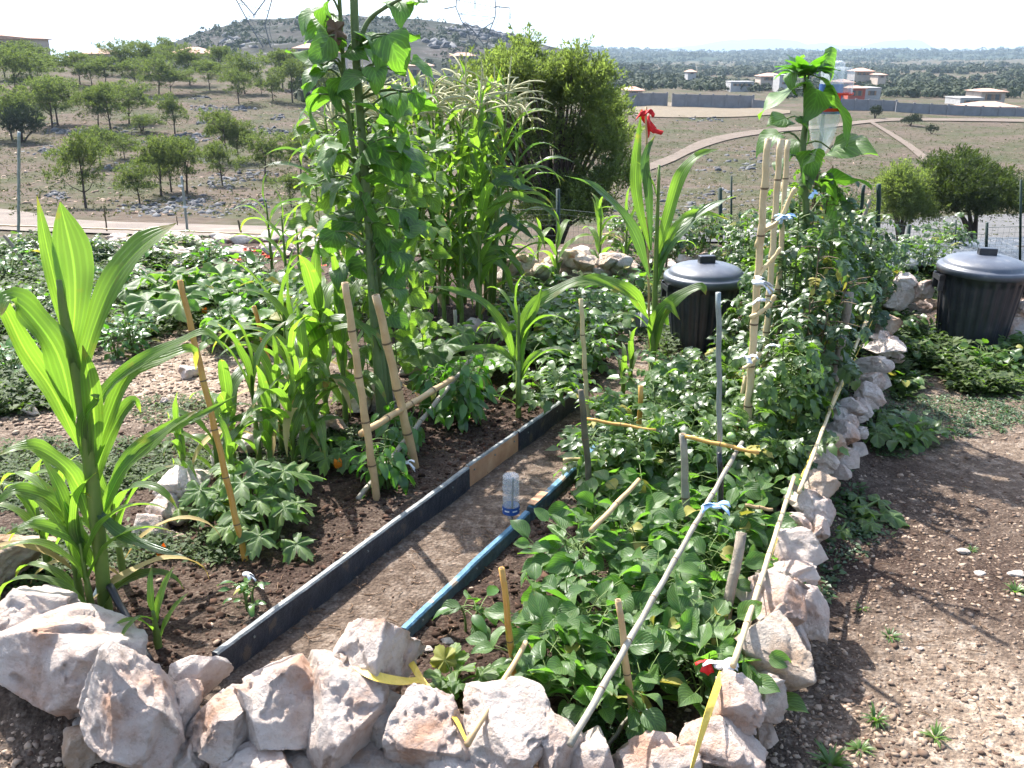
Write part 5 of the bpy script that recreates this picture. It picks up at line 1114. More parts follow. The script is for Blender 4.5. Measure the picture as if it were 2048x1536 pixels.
def corn(label, base, h, n=9, seed=0, ll=.45, m='corn', lean=(0, 0), group='young maize plants', tassel=False, wide=1.0, upright=0, name='maize_plant', stemr=.012, az0=None, dead=0):
    """base world point, h = height of the stalk in metres"""
    r = random.Random(seed); t = thing(name, label, 'maize plant', base, group)
    top = Vector((lean[0], lean[1], h)); pts = spline([(0, 0, -.03), top * .35 + Vector((lean[0] * -.1, 0, 0)), top * .7, top], 12)
    b = MB(); b.tube(pts, [stemr * (1.15 - .75 * i / 12) * (1.12 if i % 2 else 1) for i in range(13)], 8); put('stalk', b.mesh('stalk', M['cornstem'], True), t)
    az = r.uniform(0, 6.28) if az0 is None else az0
    for k in range(n):
        q = .06 + .9 * (k + .5) / n; p = pts[0].lerp(pts[12], 0); i = q * 12; p = pts[int(i)].lerp(pts[min(12, int(i) + 1)], i - int(i))
        az += math.pi + r.uniform(-.5, .5); L_ = ll * (.55 + .6 * math.sin(math.pi * min(1, q * .8 + .15))) * r.uniform(.85, 1.15)
        lst = CL[m]; me = lst[[2, 4, 2, 4][r.randrange(4)]] if (q > .8 or r.random() < upright) else lst[r.choice([0, 1, 3, 5, 6, 7])]
        mt = Matrix.Translation(p) @ Matrix.Rotation(az, 4, 'Z') @ Matrix.Rotation(r.uniform(-.15, .15) - (.35 if q > .85 else 0), 4, 'Y') @ Matrix.Diagonal((L_, L_ * wide, L_, 1))
        if k < dead:
            mt = Matrix.Translation(p) @ Matrix.Rotation(az, 4, 'Z') @ Matrix.Rotation(.6, 4, 'Y') @ Matrix.Diagonal((L_ * .8, L_ * .5, L_ * .8, 1))
        if k < n * .35 and r.random() < .13: me = DRYC[r.randrange(2)]
        put('leaf', me, t, mtx=mt)
    if tassel: put('tassel', TASS[seed % 4], t, loc=top - Vector((0, 0, .03)), rot=(r.uniform(-.2, .2), r.uniform(-.2, .2), r.uniform(0, 6)), scale=tassel)
    return t
def leaf_px(t, pts, wpx, y0, dy, m='corn', fold=.3, wave=.32, seed=0, nrm=None, n=18, twist=0, prof=None, yb=0):
    """a blade through given picture points, at world depth y0 (bending by dy towards its tip)"""
    org = Vector(t.location); K = len(pts) - 1
    P3 = [PD(a_, b_, y0 + dy * (i / K) ** 1.2 + yb) for i, (a_, b_) in enumerate(pts)]
    pp = spline([p - org for p in P3], n); s_ = ppm(P3[K // 2]); view = (P3[K // 2] - Vector((0, 0, CZ))).normalized()
    base = nrm or (-view + Vector((0, 0, .6)))
    ns = []
    for i in range(n + 1):
        tg = (pp[min(i + 1, n)] - pp[max(i - 1, 0)]).normalized(); b_ = Vector(base); b_ = (b_ - tg * b_.dot(tg)).normalized()
        ns.append(Matrix.Rotation(twist * i / n, 3, tg) @ b_)
    pf = prof or cornw
    v_, f_, uv = strip(pp, [wpx * .64 / s_ * pf(i / n) for i in range(n + 1)], ns, fold, wave, seed, 3)
    return put('leaf', md('corn_leaf', v_, f_, M[m], True, uv), t)
# --- the big corn at the near left, leaf by leaf
cb = g(205, 1242); t = thing('maize_plant', 'tall broad leaved maize plant in the near left corner, glowing in the sun', 'maize plant', cb)
y = cb.y
def pw(pts, wds, name='stalk', m='cornstem', yy=y):
    pp = spline([PD(a_, b_, yy) - cb for a_, b_ in pts], 16); b = MB(); b.tube(pp, [np.interp(i / 16, [0, .3, .7, 1], wds) / 2 / ppm(cb) for i in range(17)], 10); put(name, b.mesh(name, M[m], True), t)
pw([(215, 1260), (200, 1100), (180, 930), (160, 780), (130, 640), (118, 560)], [28, 28, 22, 10])
Lp = lambda pts, w, dy=0, **k: leaf_px(t, pts, w, y, dy, **k)
up_w = lambda q: max(.03, math.sin(math.pi * min(1, .14 + q * .86) ** 1.35))
up_b = lambda q: max(.03, (.35 + .65 * min(1, q / .6)) * (1 if q < .72 else max(0, 1 - ((q - .72) / .28) ** 1.6)))
Lp([(140, 700), (118, 600), (95, 500), (74, 392)], 50, .1, seed=1, prof=up_w)
Lp([(142, 700), (150, 610), (146, 520), (120, 404)], 118, .12, seed=2, prof=up_b, twist=.15, wave=.08)
Lp([(158, 760), (190, 650), (232, 555), (290, 488), (354, 446)], 98, .2, seed=3, twist=-.6, wave=.1, prof=up_b)
Lp([(150, 850), (120, 720), (70, 640), (20, 598), (2, 632)], 105, -.15, seed=4, twist=.5)
Lp([(160, 900), (110, 790), (50, 700), (10, 620), (-30, 560)], 66, -.1, seed=6, twist=.3)
Lp([(172, 900), (205, 790), (285, 722), (370, 680), (420, 668), (462, 715)], 46, .1, seed=7, twist=-.7)
Lp([(180, 960), (215, 840), (260, 745), (330, 715), (385, 700), (392, 740)], 56, .15, seed=8, twist=-.4)
Lp([(180, 960), (165, 850), (195, 800), (180, 790)], 36, -.1, seed=9)
Lp([(185, 1000), (200, 920), (235, 840), (268, 800), (282, 825)], 44, .1, seed=10)
Lp([(190, 1080), (150, 960), (90, 905), (40, 895), (-6, 912)], 58, -.15, seed=11, twist=.4)
Lp([(195, 1100), (110, 1010), (60, 985), (20, 985), (-20, 1020)], 50, -.1, seed=12, twist=.2)
Lp([(190, 1060), (240, 950), (300, 890), (350, 850), (402, 816)], 44, .15, seed=14, twist=-.5)
Lp([(196, 1080), (250, 920), (330, 860), (400, 830), (470, 792)], 36, .25, seed=15, twist=.3)
Lp([(185, 1010), (230, 1060), (300, 1095), (372, 1113)], 40, -.1, seed=16, m='corn_dark', nrm=(0, -.3, 1))
Lp([(195, 1150), (150, 1080), (70, 1050), (10, 1070)], 40, -.15, seed=17)
Lp([(185, 950), (190, 860), (180, 760), (165, 690)], 62, -.04, seed=23, prof=up_w, fold=.6)
corn('second shorter maize plant crowding the left side of the big one', g(165, 1215), .36, 8, 31, .34, wide=1.0, upright=.4)
corn('low maize plant with many blades at the foot of the big one', g(190, 1255), .3, 9, 35, .36, wide=1.1, upright=.3)
corn('third maize plant just behind the big one with thin arching leaves', g(250, 1170), .36, 8, 32, .38, wide=1.0, upright=.3)
corn('small maize shoot with a yellow leaf beside the black hose', g(318, 1300), .14, 5, 33, .18, upright=.6)
corn('small maize plant at the left edge behind the boulders', g(100, 1150), .26, 7, 34, .32, upright=.3)
# --- corn in the left bed
for i, (px, by, ty, n, ll, lab, kw) in enumerate([
    (612, 872, 640, 9, .46, 'leafy maize plant left of the tan stakes', {'wide': 1.5, 'upright': .2}), (655, 858, 600, 10, .44, 'maize plant directly behind the first one left of the tan stakes', {'upright': .4, 'wide': 1.3}),
    (692, 842, 610, 8, .40, 'maize plant right beside the tan stake', {'upright': .4}), (585, 840, 620, 9, .42, 'maize plant behind the leafy one left of the tan stakes', {'wide': 1.4}), (565, 905, 740, 7, .34, 'short maize plant in front of the maize by the tan stakes', {}),
    (520, 932, 740, 9, .40, 'maize plant with one long upright blade behind the courgettes', {'upright': .7}), (470, 945, 800, 8, .36, 'small maize behind the orange stake', {'wide': 1.3}), (440, 975, 850, 7, .3, 'small maize left of the orange stake by the pale stones', {'wide': 1.3}), (590, 940, 790, 8, .36, 'short maize between the courgettes and the leaning stalk', {'wide': 1.3}), (620, 900, 720, 8, .38, 'maize filling the gap left of the leaning stalk', {'wide': 1.3}), (545, 965, 830, 7, .3, 'short maize right behind the courgette leaves', {'wide': 1.3}),
    (716, 810, 640, 7, .36, 'maize plant behind the tan stakes by the sunflower foot', {'upright': .3}), (640, 930, 720, 6, .4, 'maize with leaning grey stalk in front of the tan stakes', {'lean': (-.1, .05)}),
    (1037, 836, 610, 6, .34, 'maize plant with long arching leaves at the end of the black boards', {'dead': 1, 'az0': .1, 'wide': .5}),
    (545, 545, 405, 7, .36, 'young maize plant by the marigolds', {}), (575, 575, 430, 6, .4, 'young maize just right of the marigolds', {}), (600, 545, 450, 6, .3, 'young maize in front of the road at the clump', {}),
    (1112, 585, 480, 7, .36, 'leftmost young maize by the back stone wall', {}), (1198, 560, 430, 8, .33, 'upright young maize in front of the back stone wall', {'upright': .6}), (1075, 575, 490, 6, .34, 'young maize at the foot of the big pine', {}),
    (1250, 545, 420, 6, .3, 'young maize right of the back stone wall', {'upright': .4}), (1245, 800, 730, 4, .18, 'small maize shoot in the path', {'upright': .8}), (1260, 780, 690, 5, .2, 'thin maize seedling beside the lone tall corn', {'upright': .8}),
    (470, 1015, 900, 6, .25, 'small maize seedling behind the yellowing squash leaf', {}), (375, 990, 870, 6, .28, 'low maize plant among the pale edging stones', {})]):
    b = g(px, by); hh = PD(px, ty, b.y).z - b.z; corn(lab, b, hh, n, 50 + i, ll * 1.0, group=None, **kw)
# lone tall corn
b = g(1303, 762); t = corn('lone tall maize plant standing in front of the left dustbin', b, PD(1297, 330, b.y).z - b.z, 3, 91, .26, lean=(-.02, 0), group=None, stemr=.016)
Lp = lambda pts, w, dy=0, **k: leaf_px(t, pts, w, b.y, dy, **k)
Lp([(1300, 500), (1275, 400), (1272, 330), (1282, 225)], 38, .1, seed=1, prof=up_w)
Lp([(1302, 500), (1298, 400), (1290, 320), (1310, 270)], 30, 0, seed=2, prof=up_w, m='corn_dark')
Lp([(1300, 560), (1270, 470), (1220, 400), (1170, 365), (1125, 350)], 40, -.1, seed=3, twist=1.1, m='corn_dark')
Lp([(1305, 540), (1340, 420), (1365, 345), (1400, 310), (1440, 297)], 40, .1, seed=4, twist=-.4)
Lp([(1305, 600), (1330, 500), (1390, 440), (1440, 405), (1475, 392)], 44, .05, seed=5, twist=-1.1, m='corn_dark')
Lp([(1305, 560), (1350, 455), (1400, 425), (1460, 440)], 26, .1, seed=6)
Lp([(1298, 640), (1265, 590), (1210, 562), (1150, 570), (1090, 590)], 46, -.15, seed=7, twist=.4)
Lp([(1305, 730), (1315, 650), (1350, 600), (1400, 575), (1412, 590)], 44, -.1, seed=8, twist=-.3, m='corn')
Lp([(1303, 700), (1310, 640), (1335, 610), (1360, 640)], 36, -.1, seed=9)
# long arching leaves of the plant by the boards
b = g(1037, 836); t = thing('maize_leaves', 'long arching maize blades over the courgettes beside the black boards', 'maize plant', b)
Lp = lambda pts, w, dy=0, **k: leaf_px(t, pts, w, b.y, dy, **k)
Lp([(1032, 740), (1010, 660), (960, 600), (900, 580), (848, 572)], 30, -.1, seed=1, twist=.3)
Lp([(1034, 730), (1000, 700), (950, 695), (905, 705)], 22, -.1, seed=2)
Lp([(1035, 760), (1050, 640), (1100, 590), (1180, 560), (1282, 605)], 40, .1, seed=3, twist=-.3)
Lp([(1036, 770), (1060, 720), (1100, 700), (1140, 712)], 22, 0, seed=4)
Lp([(1036, 780), (1045, 680), (1070, 620), (1085, 570)], 26, 0, seed=5)
b_ = MB(); b_.tube([Vector((0, 0, -.02)), Vector((0, 0, .3))], .014, 8); put('stalk', b_.mesh('stalk', M['cornstem'], True), t)
# --- the dense tall corn clump with tassels
ci = 0
for row, (by, xs_) in enumerate([(662, (800, 845, 885, 930, 965)), (632, (790, 830, 870, 910, 950, 985)), (608, (810, 850, 890, 925, 965, 1000)), (588, (780, 830, 880, 930, 970)), (600, (715, 745, 775)), (632, (705, 735, 765, 800))]):
    for px in xs_:
        b = g(px + R.uniform(-8, 8), by); ty = 235 + R.uniform(-40, 40) + abs(px - 900) * (.28 if px > 780 else .12)
        hh = PD(px, ty, b.y).z - b.z
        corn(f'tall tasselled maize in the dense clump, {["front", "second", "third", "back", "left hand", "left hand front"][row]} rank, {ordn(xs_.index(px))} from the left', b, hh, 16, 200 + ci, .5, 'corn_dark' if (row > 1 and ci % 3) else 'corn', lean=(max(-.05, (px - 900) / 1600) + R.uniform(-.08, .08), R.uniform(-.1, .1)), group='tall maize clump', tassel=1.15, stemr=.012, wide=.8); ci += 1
# silvery arching blades hanging to the right of the clump
b = g(985, 640); t = thing('maize_leaves', 'sun bleached blades arching out of the right side of the maize clump', 'maize plant', b)
b_ = MB(); b_.tube([Vector((0, 0, -.02)), Vector((.05, 0, .9))], .014, 8); put('stalk', b_.mesh('stalk', M['cornstem'], True), t)
for i, pts in enumerate([[(960, 420), (1000, 360), (1040, 372), (1080, 385)], [(950, 380), (980, 340), (1010, 352), (1040, 335)], [(960, 450), (1010, 395), (1060, 400), (1105, 415)], [(965, 480), (1010, 440), (1040, 455), (1070, 480)], [(940, 330), (930, 300), (960, 290), (1000, 262)], [(950, 520), (990, 500), (1020, 510), (1050, 560)], [(900, 330), (860, 300), (820, 320), (790, 380)], [(940, 560), (980, 520), (1010, 540), (1030, 600)], [(960, 540), (930, 505), (900, 510), (880, 530)], [(940, 320), (960, 280), (985, 232), (990, 230)]]):
    leaf_px(t, pts, 30, b.y - .15, .1, m='corn' if i % 3 else 'corn_dark', seed=i, twist=R.uniform(-.8, .8))
# ================================================================== broad leaves
def w_ovate(s): return 2.81 * max(0, s) ** .6 * max(0, 1 - s) ** .95 if 0 < s < 1 else .02
def w_heart(s): return max(.0, (min(1, .62 + s * 2.6) if s < .16 else 1) * (1 - ((s - .16) / .84) ** 1.45 if s > .16 else 1))
def w_lance(s): return max(0, math.sin(math.pi * s ** .8)) * (1 - .25 * s)
def leafm(wf, L_, W_, seed, nl=7, nw=2, fold=.18, droop=.5, wave=.08, serr=0, edge=0):
    """one blade: grows +Y from origin, upper side +Z"""
    vs_, uv, fs = [], [], []; r = random.Random(seed); m = 2 * nw + 1; y_ = z_ = 0; ph = r.uniform(0, 6)
    for i in range(nl + 1):
        s = i / nl; an = -droop * s + .2
        if i: y_ += L_ / nl * math.cos(an); z_ += L_ / nl * math.sin(an)
        w = W_ / 2 * max(.015, wf(s)) * (1 + (serr * (1 if i % 2 else -1) if 0 < i < nl else 0))
        for j in range(m):
            q = (j - nw) / nw; e = abs(q)
            vs_.append((q * w, y_ - (edge * w * e * e), z_ + e * fold * w + wave * W_ * math.sin(s * 9 + ph + q * 2) * e)); uv.append((.5 + q / 2, s))
    for i in range(nl):
        for j in range(m - 1): fs.append((i * m + j, i * m + j + 1, (i + 1) * m + j + 1, (i + 1) * m + j))
    return vs_, fs, uv
def mk(args, m, name='leaf_blade'): v_, f_, uv = args; return md(name, v_, f_, M[m], True, uv)
BEAN = [mk(leafm(w_ovate, 1, .70, s, 8, 2, .36, dr, .05, edge=-.1), 'bean') for s, dr in ((1, .5), (2, .9), (3, .3), (4, 1.2), (5, .7), (6, .1))]
PEP = [mk(leafm(w_ovate, 1, .46, s, 6, 1, .3, dr, .05), 'pepper') for s, dr in ((1, .6), (2, 1.2), (3, .3), (4, 1.0))]
POT = [mk(leafm(w_ovate, 1, .7, s, 6, 2, .15, dr, .06), 'potato') for s, dr in ((1, .6), (2, 1.1), (3, .2), (4, .8))]
SUNL = [mk(leafm(w_heart, 1, .88, s, 10, 3, .12, dr, .07, .04, edge=.1), 'sun') for s, dr in ((1, .7), (2, 1.3), (3, .3), (4, 1.7), (5, 1.0))]
def compound(seed, m, nl=3, serr=.18, wf=w_ovate, ratio=.55, droop=.7, name='compound_leaf', tip=1.0):
    """pinnate leaf of unit length"""
    r = random.Random(seed); b = MB(); pts, y_, z_ = [], 0, 0
    for i in range(9):
        pts.append(Vector((.03 * math.sin(i), y_, z_))); an = .35 - droop * i / 8 * 1.4; y_ += .68 / 8 * math.cos(an); z_ += .68 / 8 * math.sin(an)
    b.tube(pts, [.014, .012, .011, .01, .009, .008, .007, .006, .004], 4, cap=False)
    def add(p, d, nrm, L_):
        v_, f_, uv = leafm(wf, L_, L_ * ratio, r.random(), 5, 1, .25, r.uniform(.3, 1.1), .05, serr); mt = orient(p, d, nrm); b.add([mt @ Vector(q) for q in v_], f_, uv)
    for k in range(nl):
        i = 2 + int(k * 6 / nl); p = pts[i]; L_ = .30 + .1 * math.sin(math.pi * (k + .7) / nl)
        for sx in (-1, 1): add(p, Vector((sx * 1, .45 + r.uniform(-.15, .25), -.1 + r.uniform(-.25, .2))), Vector((r.uniform(-.3, .3), -.1, 1)), L_ * r.uniform(.85, 1.15))
    add(pts[8], pts[8] - pts[7], Vector((0, 0, 1)), .40 * tip)
    return b.mesh(name, M[m], True)
VIN = [mk(leafm(w_heart, 1, .82, s, 8, 2, .3, dr, .08, edge=.05), 'vine') for s, dr in ((1, .6), (2, 1.2), (3, .2), (4, 1.6))]
TOM = [compound(i, 'tomato', 3 + i % 2) for i in range(6)]; TOM2 = [compound(20 + i, 'tomato2', 3 + i % 2, droop=1.2) for i in range(6)]
POTC = [compound(40 + i, 'potato', 2, 0, ratio=.66, tip=1.2) for i in range(5)]
TRI = []
def lobed(seed, m, nlobe=5, depth=.45, cup=.25, rag=.08, name='lobed_leaf'):
    """palmate leaf, petiole joint at origin, tip along +Y"""
    r = random.Random(seed); n = 60; vs_, uv, fs = [(0, 0, 0)], [(.5, .1)], []
    for ring in (.35, .7, 1):
        for k in range(n):
            a_ = (k / n) * 2 * math.pi - math.pi; e = abs(a_) / math.pi            # 0 at the tip, 1 at the notch
            lob_ = abs(math.cos(a_ * nlobe / 2.0)) ** .8; rr_ = (1 - depth + depth * lob_) * (1 - .35 * e) * (1 - .75 * max(0, (e - .88) / .12))
            rr_ *= 1 + rag * math.sin(a_ * 23 + seed); rr_ = rr_ * ring if ring < 1 else rr_
            x, y_ = math.sin(a_) * rr_ * .62, math.cos(a_) * rr_ * .62; q = math.hypot(x, y_)
            vs_.append((x, y_ + .0, cup * q * (math.sin(a_ * nlobe) * .45 + .3) - .55 * q * q + .05 * math.sin(a_ * 7 + seed) * ring)); uv.append((.5 + x * .7, .3 + y_ * .7))
    for k in range(n):
        fs.append((0, 1 + k, 1 + (k + 1) % n))
        for g_ in (0, 1): fs.append((1 + g_ * n + k, 1 + (g_ + 1) * n + k, 1 + (g_ + 1) * n + (k + 1) % n, 1 + g_ * n + (k + 1) % n))
    return md(name, vs_, [f[::-1] for f in fs], M[m], True, uv)
COUR = [lobed(i, 'squash', 5, .62, .3, .1) for i in range(4)]; SQ = [lobed(10 + i, 'squash', 5, .28, .3, .05) for i in range(4)]
YEL = lobed(30, 'yellow_leaf', 5, .3, .6, .06)
def sub(p0, p1, n=6, sag=0.0):
    m_ = (p0 + p1) / 2 + Vector((0, 0, sag)); return spline([p0, m_, p1], n)
_fd = {}
def faded(me):
    """a yellowing copy of a leaf"""
    if me.name not in _fd:
        c = me.copy(); c.materials.clear(); c.materials.append(M['yellow_leaf']); _fd[me.name] = c
    return _fd[me.name]
def bush(name, label, cat, base, h, r_, nst, nlf, meshes, size, stemm='stem', seed=0, group=None, shape=1.0, low=.15, face=None, tilt=.5, srad=.004, pet=.03, petm='stem', lean=(0, 0), droop=0.0, top=.5, lsize=.35, minz=.02):
    """generic leafy plant: stems rise from the base, a leaf object hangs from each petiole"""
    r = random.Random(seed); t = thing(name, label, cat, base, group); sb = MB(); lv = []
    for s in range(nst):
        a_ = s / nst * 6.283 + r.uniform(-.5, .5); q = r_ * r.uniform(.25, .85) * (0 if nst == 1 else 1); hh = h * r.uniform(.7, 1.0) * (1 - .35 * (q / max(r_, .01)) ** 2)
        tip = Vector((math.cos(a_) * q + lean[0], math.sin(a_) * q + lean[1], hh)); pts = spline([Vector((math.cos(a_) * .01, math.sin(a_) * .01, -.02)), tip * .45 + Vector((0, 0, hh * .1)), tip], 6)
        sb.tube(pts, [srad * (1.3 - .12 * i) for i in range(7)], 5, cap=False); lv.append(pts)
    for k in range(nlf):
        pts = lv[k % nst]; q = low + (1 - low) * ((k // nst) + r.random()) / (nlf / nst); q = min(.999, q) ** shape
        i = q * 6; p = pts[int(i)].lerp(pts[min(6, int(i) + 1)], i - int(i))
        a_ = r.uniform(0, 6.283) if q < .9 else r.uniform(0, 6.283); el = r.uniform(.0, .9) + (q - .5) * .6 - droop
        d = Vector((math.cos(a_) * math.cos(el), math.sin(a_) * math.cos(el), math.sin(el))); L_ = pet * r.uniform(.5, 1.4); e = p + d * L_
        reach = r_ * r.uniform(.0, .55) if nst > 1 else 0; e += Vector((d.x, d.y, 0)) * reach
        e.z = max(e.z, minz)
        sb.tube([p, (p + e) / 2 + Vector((0, 0, L_ * .12)), e], [srad * .5] * 3, 3, cap=False)
        out = Vector((d.x, d.y, el * .3 - droop + r.uniform(-.45, .25))); nr = Vector((r.uniform(-tilt, tilt), r.uniform(-tilt, tilt) - .15, 1))
        me = meshes[r.randrange(len(meshes))]
        if r.random() < .035: me = faded(me)
        put('leaf', me, t, mtx=orient(e, out, nr, size * r.uniform(.65, 1.15) * (1 - lsize * max(0, q - .6))))
    put('stem', sb.mesh('stems', M[petm], True), t)
    return t
# --- beans (near right bed)
BP = [(1098, 1385, .24, 'bean plant beside the short orange stake at the near end'), (1165, 1430, .22, 'bean plant behind the big white front boulder'), (1140, 1330, .28, 'bean plant just right of the short orange stake'), (1225, 1330, .27, 'bean plant by the near tan stake'),
      (1330, 1360, .2, 'bean plant between the near tan stake and the yellow rail'), (1410, 1400, .22, 'bean plant at the near right corner by the stones'), (1300, 1260, .24, 'bean plant under the diagonal grey rail'), (1385, 1270, .24, 'bean plant left of the weathered stake'), (1440, 1210, .24, 'bean plant behind the weathered stake'),
      (1155, 1190, .24, 'bean plant at the left edge of the bed, middle'), (1200, 1200, .26, 'bean plant in the middle of the bed left of the rail'), (1290, 1160, .24, 'bean plant crossed by the diagonal grey rail'), (1375, 1150, .24, 'bean plant below the blue rag'), (1465, 1130, .23, 'bean plant against the right stone row'),
      (1200, 1100, .2, 'bean plant next to the bottle end of the blue plank'), (1230, 1090, .22, 'bean plant beside the dark weathered stake'), (1320, 1060, .22, 'bean plant at the back by the grey yellow topped stake'), (1410, 1060, .24, 'bean plant at the back left of the black rod'), (1500, 1060, .22, 'bean plant at the back against the rail'), (1270, 1020, .22, 'rearmost bean plant under the tomatoes'), (1250, 1430, .18, 'low bean plant at the foot of the near tan stake')]
for i, (px, py, h, lab) in enumerate(BP):
    bush('bean_plant', lab, 'bean plant', g(px, py), h, .16, 7, 46, BEAN, .094, seed=300 + i, group='bush beans in the near bed', low=.3, pet=.05, srad=.003, tilt=.85)
for i, (px, py, dx, dy, ang, lab) in enumerate([(1243, 1395, 0, 0, 0, '')]):
    b = MB(); c = g(1243, 1400)
    for k in range(6):
        a_ = k * 1.1; p = Vector((math.cos(a_) * .03, math.sin(a_) * .03, .14)); b.tube([p, p + Vector((.004, 0, -.05)), p + Vector((-.002, -.004, -.1))], [.002, .0038, .001], 6)
    o = put('bean_pods', b.mesh('bean_pods', M['stem'], True), loc=c); tag(o, 'bunch of green bean pods hanging above the soil by the near stake', 'bean pods')
bush('pepper_seedling', 'young broad leaved seedling alone in the soil beside the blue plank', 'seedling', g(938, 1262), .12, .05, 2, 11, [BEAN[0], BEAN[1], PEP[0]], .085, seed=1, low=.6, droop=.3)
bush('squash_seedling', 'low dark squash seedling beside the yellow tape', 'seedling', g(905, 1380), .05, .07, 3, 8, [SQ[0], SQ[1]], .1, seed=2, low=.5)
bush('bean_seedling', 'small bean seedling beside the wood end of the blue plank', 'seedling', g(1118, 1120), .05, .07, 3, 9, BEAN, .06, seed=3, low=.5)
# --- low tomatoes
TP = [(1240, 985, .3), (1290, 985, .34), (1355, 975, .36), (1445, 985, .34), (1530, 985, .34), (1272, 905, .28), (1315, 890, .3), (1375, 880, .38), (1460, 880, .38), (1545, 885, .42), (1352, 812, .22), (1410, 800, .24), (1480, 800, .36)]
for i, (px, py, h) in enumerate(TP):
    rw = 'front' if i < 5 else 'middle' if i < 10 else 'rear'; k = i if i < 5 else i - 5 if i < 10 else i - 10
    bush('tomato_plant', f'low bushy tomato plant in the {rw} row of the middle bed, {ordn(k)} from the left', 'tomato plant', g(px, py), h, .2, 6, 60, TOM if i % 2 else POTC if i in (10, 11) else TOM, .15, seed=400 + i, group='low tomato plants', low=.15, pet=.04, srad=.004)
    if i in (1, 3, 4, 8): 
        for k2 in range(2):
            pass
# --- tall staked tomatoes on the right
TT = [(1555, 935, .62, .16, 'tomato climbing behind the tallest split bamboo'), (1600, 880, .85, .17, 'tall tomato right of the bamboo with dense dark leaves'), (1570, 830, .95, .17, 'tall tomato behind the crooked branches'), (1618, 810, .85, .15, 'tall tomato against the grey squared stake'),
      (1600, 760, 1.15, .17, 'tallest tomato under the right sunflower'), (1645, 735, .95, .15, 'tomato between the leaning dark post and the stones'), (1530, 740, .62, .17, 'mid height tomato left of the bamboo in front of the dustbin'), (1490, 735, .42, .14, 'tomato hiding the right half of the left dustbin'), (1700, 690, .75, .16, 'tomato at the foot of the tall green post'),
      (1570, 660, 1.0, .18, 'rear tomato behind the bamboo tips'), (1480, 850, .36, .14, 'tomato in front of the left dustbin'), (1735, 640, .6, .16, 'last tomato at the far end by the yellow rag'), (1505, 620, .62, .2, 'rear tomato right of the left dustbin'), (1640, 640, .85, .18, 'rear tomato behind the leaning dark post')]
for i, (px, py, h, r_, lab) in enumerate(TT):
    if h > .6: h *= 1.22
    bush('tomato_plant', lab, 'tomato plant', g(px, py), h, r_, 5, int(70 + 105 * h), TOM2 if i % 3 else TOM, .14, seed=440 + i, group='staked tomato plants', low=.05, pet=.04, srad=.005, droop=.4, petm='brownstem' if i % 3 == 1 else 'stem')
bt = bmesh.new(); bmesh.ops.create_uvsphere(bt, u_segments=16, v_segments=10, radius=1); tm = bpy.data.meshes.new('tomato'); bt.to_mesh(tm); bt.free(); tm.materials.append(M['greentom']); tm.polygons.foreach_set('use_smooth', [True] * len(tm.polygons))
for i, (px, py, z, lab) in enumerate([(1545, 938, .2, 'pale green tomato hanging by the right stones'), (1383, 1172, .2, 'green tomato fruit half hidden in the beans'), (1462, 872, .3, 'green tomato hanging near the middle of the bed'), (1476, 1183, .15, 'small green tomato by the rail')]):
    o = put('green_tomato', tm, loc=P(px, py, z), scale=(.018, .018, .016)); tag(o, lab, 'tomato')
# --- peppers
for px, py, h, r_, n, lab in [(775, 975, .26, .09, 60, 'small leafy pepper plant at the foot of the tan stakes'), (805, 905, .30, .11, 80, 'pepper plant between the two tan stakes'), (925, 855, .36, .13, 130, 'largest pepper plant with broad hanging leaves'), (880, 830, .34, .12, 90, 'pepper plant left of the largest one'), (945, 800, .3, .1, 60, 'pepper plant at the back right of the stakes')]:
    bush('pepper_plant', lab, 'pepper plant', g(px, py), h, r_, 6, n, PEP, .085, seed=px, group='pepper plants', low=.25, droop=.7, tilt=.6, pet=.03)
# --- courgettes with lobed leaves
def courg(name, label, base, n, size, h, r_, meshes, seed, cat='courgette plant', group=None, yellow=0):
    r = random.Random(seed); t = thing(name, label, cat, base, group); sb = MB()
    for k in range(n):
        a_ = k * 2.4 + r.uniform(-.3, .3); q = r_ * math.sqrt((k + .7) / n); z = h * r.uniform(.55, 1.05) * (1 - .35 * q / r_)
        e = Vector((math.cos(a_) * q, math.sin(a_) * q, z)); sb.tube(spline([(0, 0, -.02), e * .5 + Vector((0, 0, z * .25)), e], 6), [.008, .0075, .007, .0065, .006, .0055, .005], 6)
        me = YEL if k < yellow else meshes[r.randrange(len(meshes))]
        put('leaf', me, t, mtx=orient(e, Vector((math.cos(a_), math.sin(a_), -.25)), Vector((r.uniform(-.4, .4), r.uniform(-.5, .2), 1)), size * r.uniform(.7, 1.15)))
    put('stem', sb.mesh('petioles', M['stem'], True), t); return t
courg('courgette_plant', 'courgette plant with deeply cut leaves behind the orange stake', g(500, 1045), 17, .17, .26, .2, COUR, 1)
courg('courgette_plant', 'spreading courgette leaves right of the orange stake', g(545, 1090), 7, .16, .16, .17, COUR, 2)
courg('squash_plant', 'squash with one crumpled yellow leaf by the pale stones', g(425, 1040), 6, .15, .12, .13, COUR, 3, 'squash plant', yellow=1)
courg('courgette_plant', 'small courgette plant by the orange blossom', g(668, 930), 7, .15, .16, .13, COUR, 4)
courg('squash_plant', 'broad squash leaves under the tall maize clump', g(960, 735), 16, .24, .28, .38, SQ, 5, 'squash plant')
courg('squash_plant', 'squash leaves left of the maize by the boards', g(900, 745), 12, .22, .26, .32, SQ, 6, 'squash plant')
courg('courgette_plant', 'courgette with wide green leaves in the left patch by the bare clearing', g(385, 630), 12, .3, .36, .42, SQ, 7)
courg('courgette_plant', 'courgette below the marigolds at left', g(330, 610), 7, .24, .26, .3, SQ, 8)
courg('squash_plant', 'sprawling squash by the right stone row, outside the bed', g(1750, 868), 14, .13, .1, .22, SQ, 9, 'squash plant')
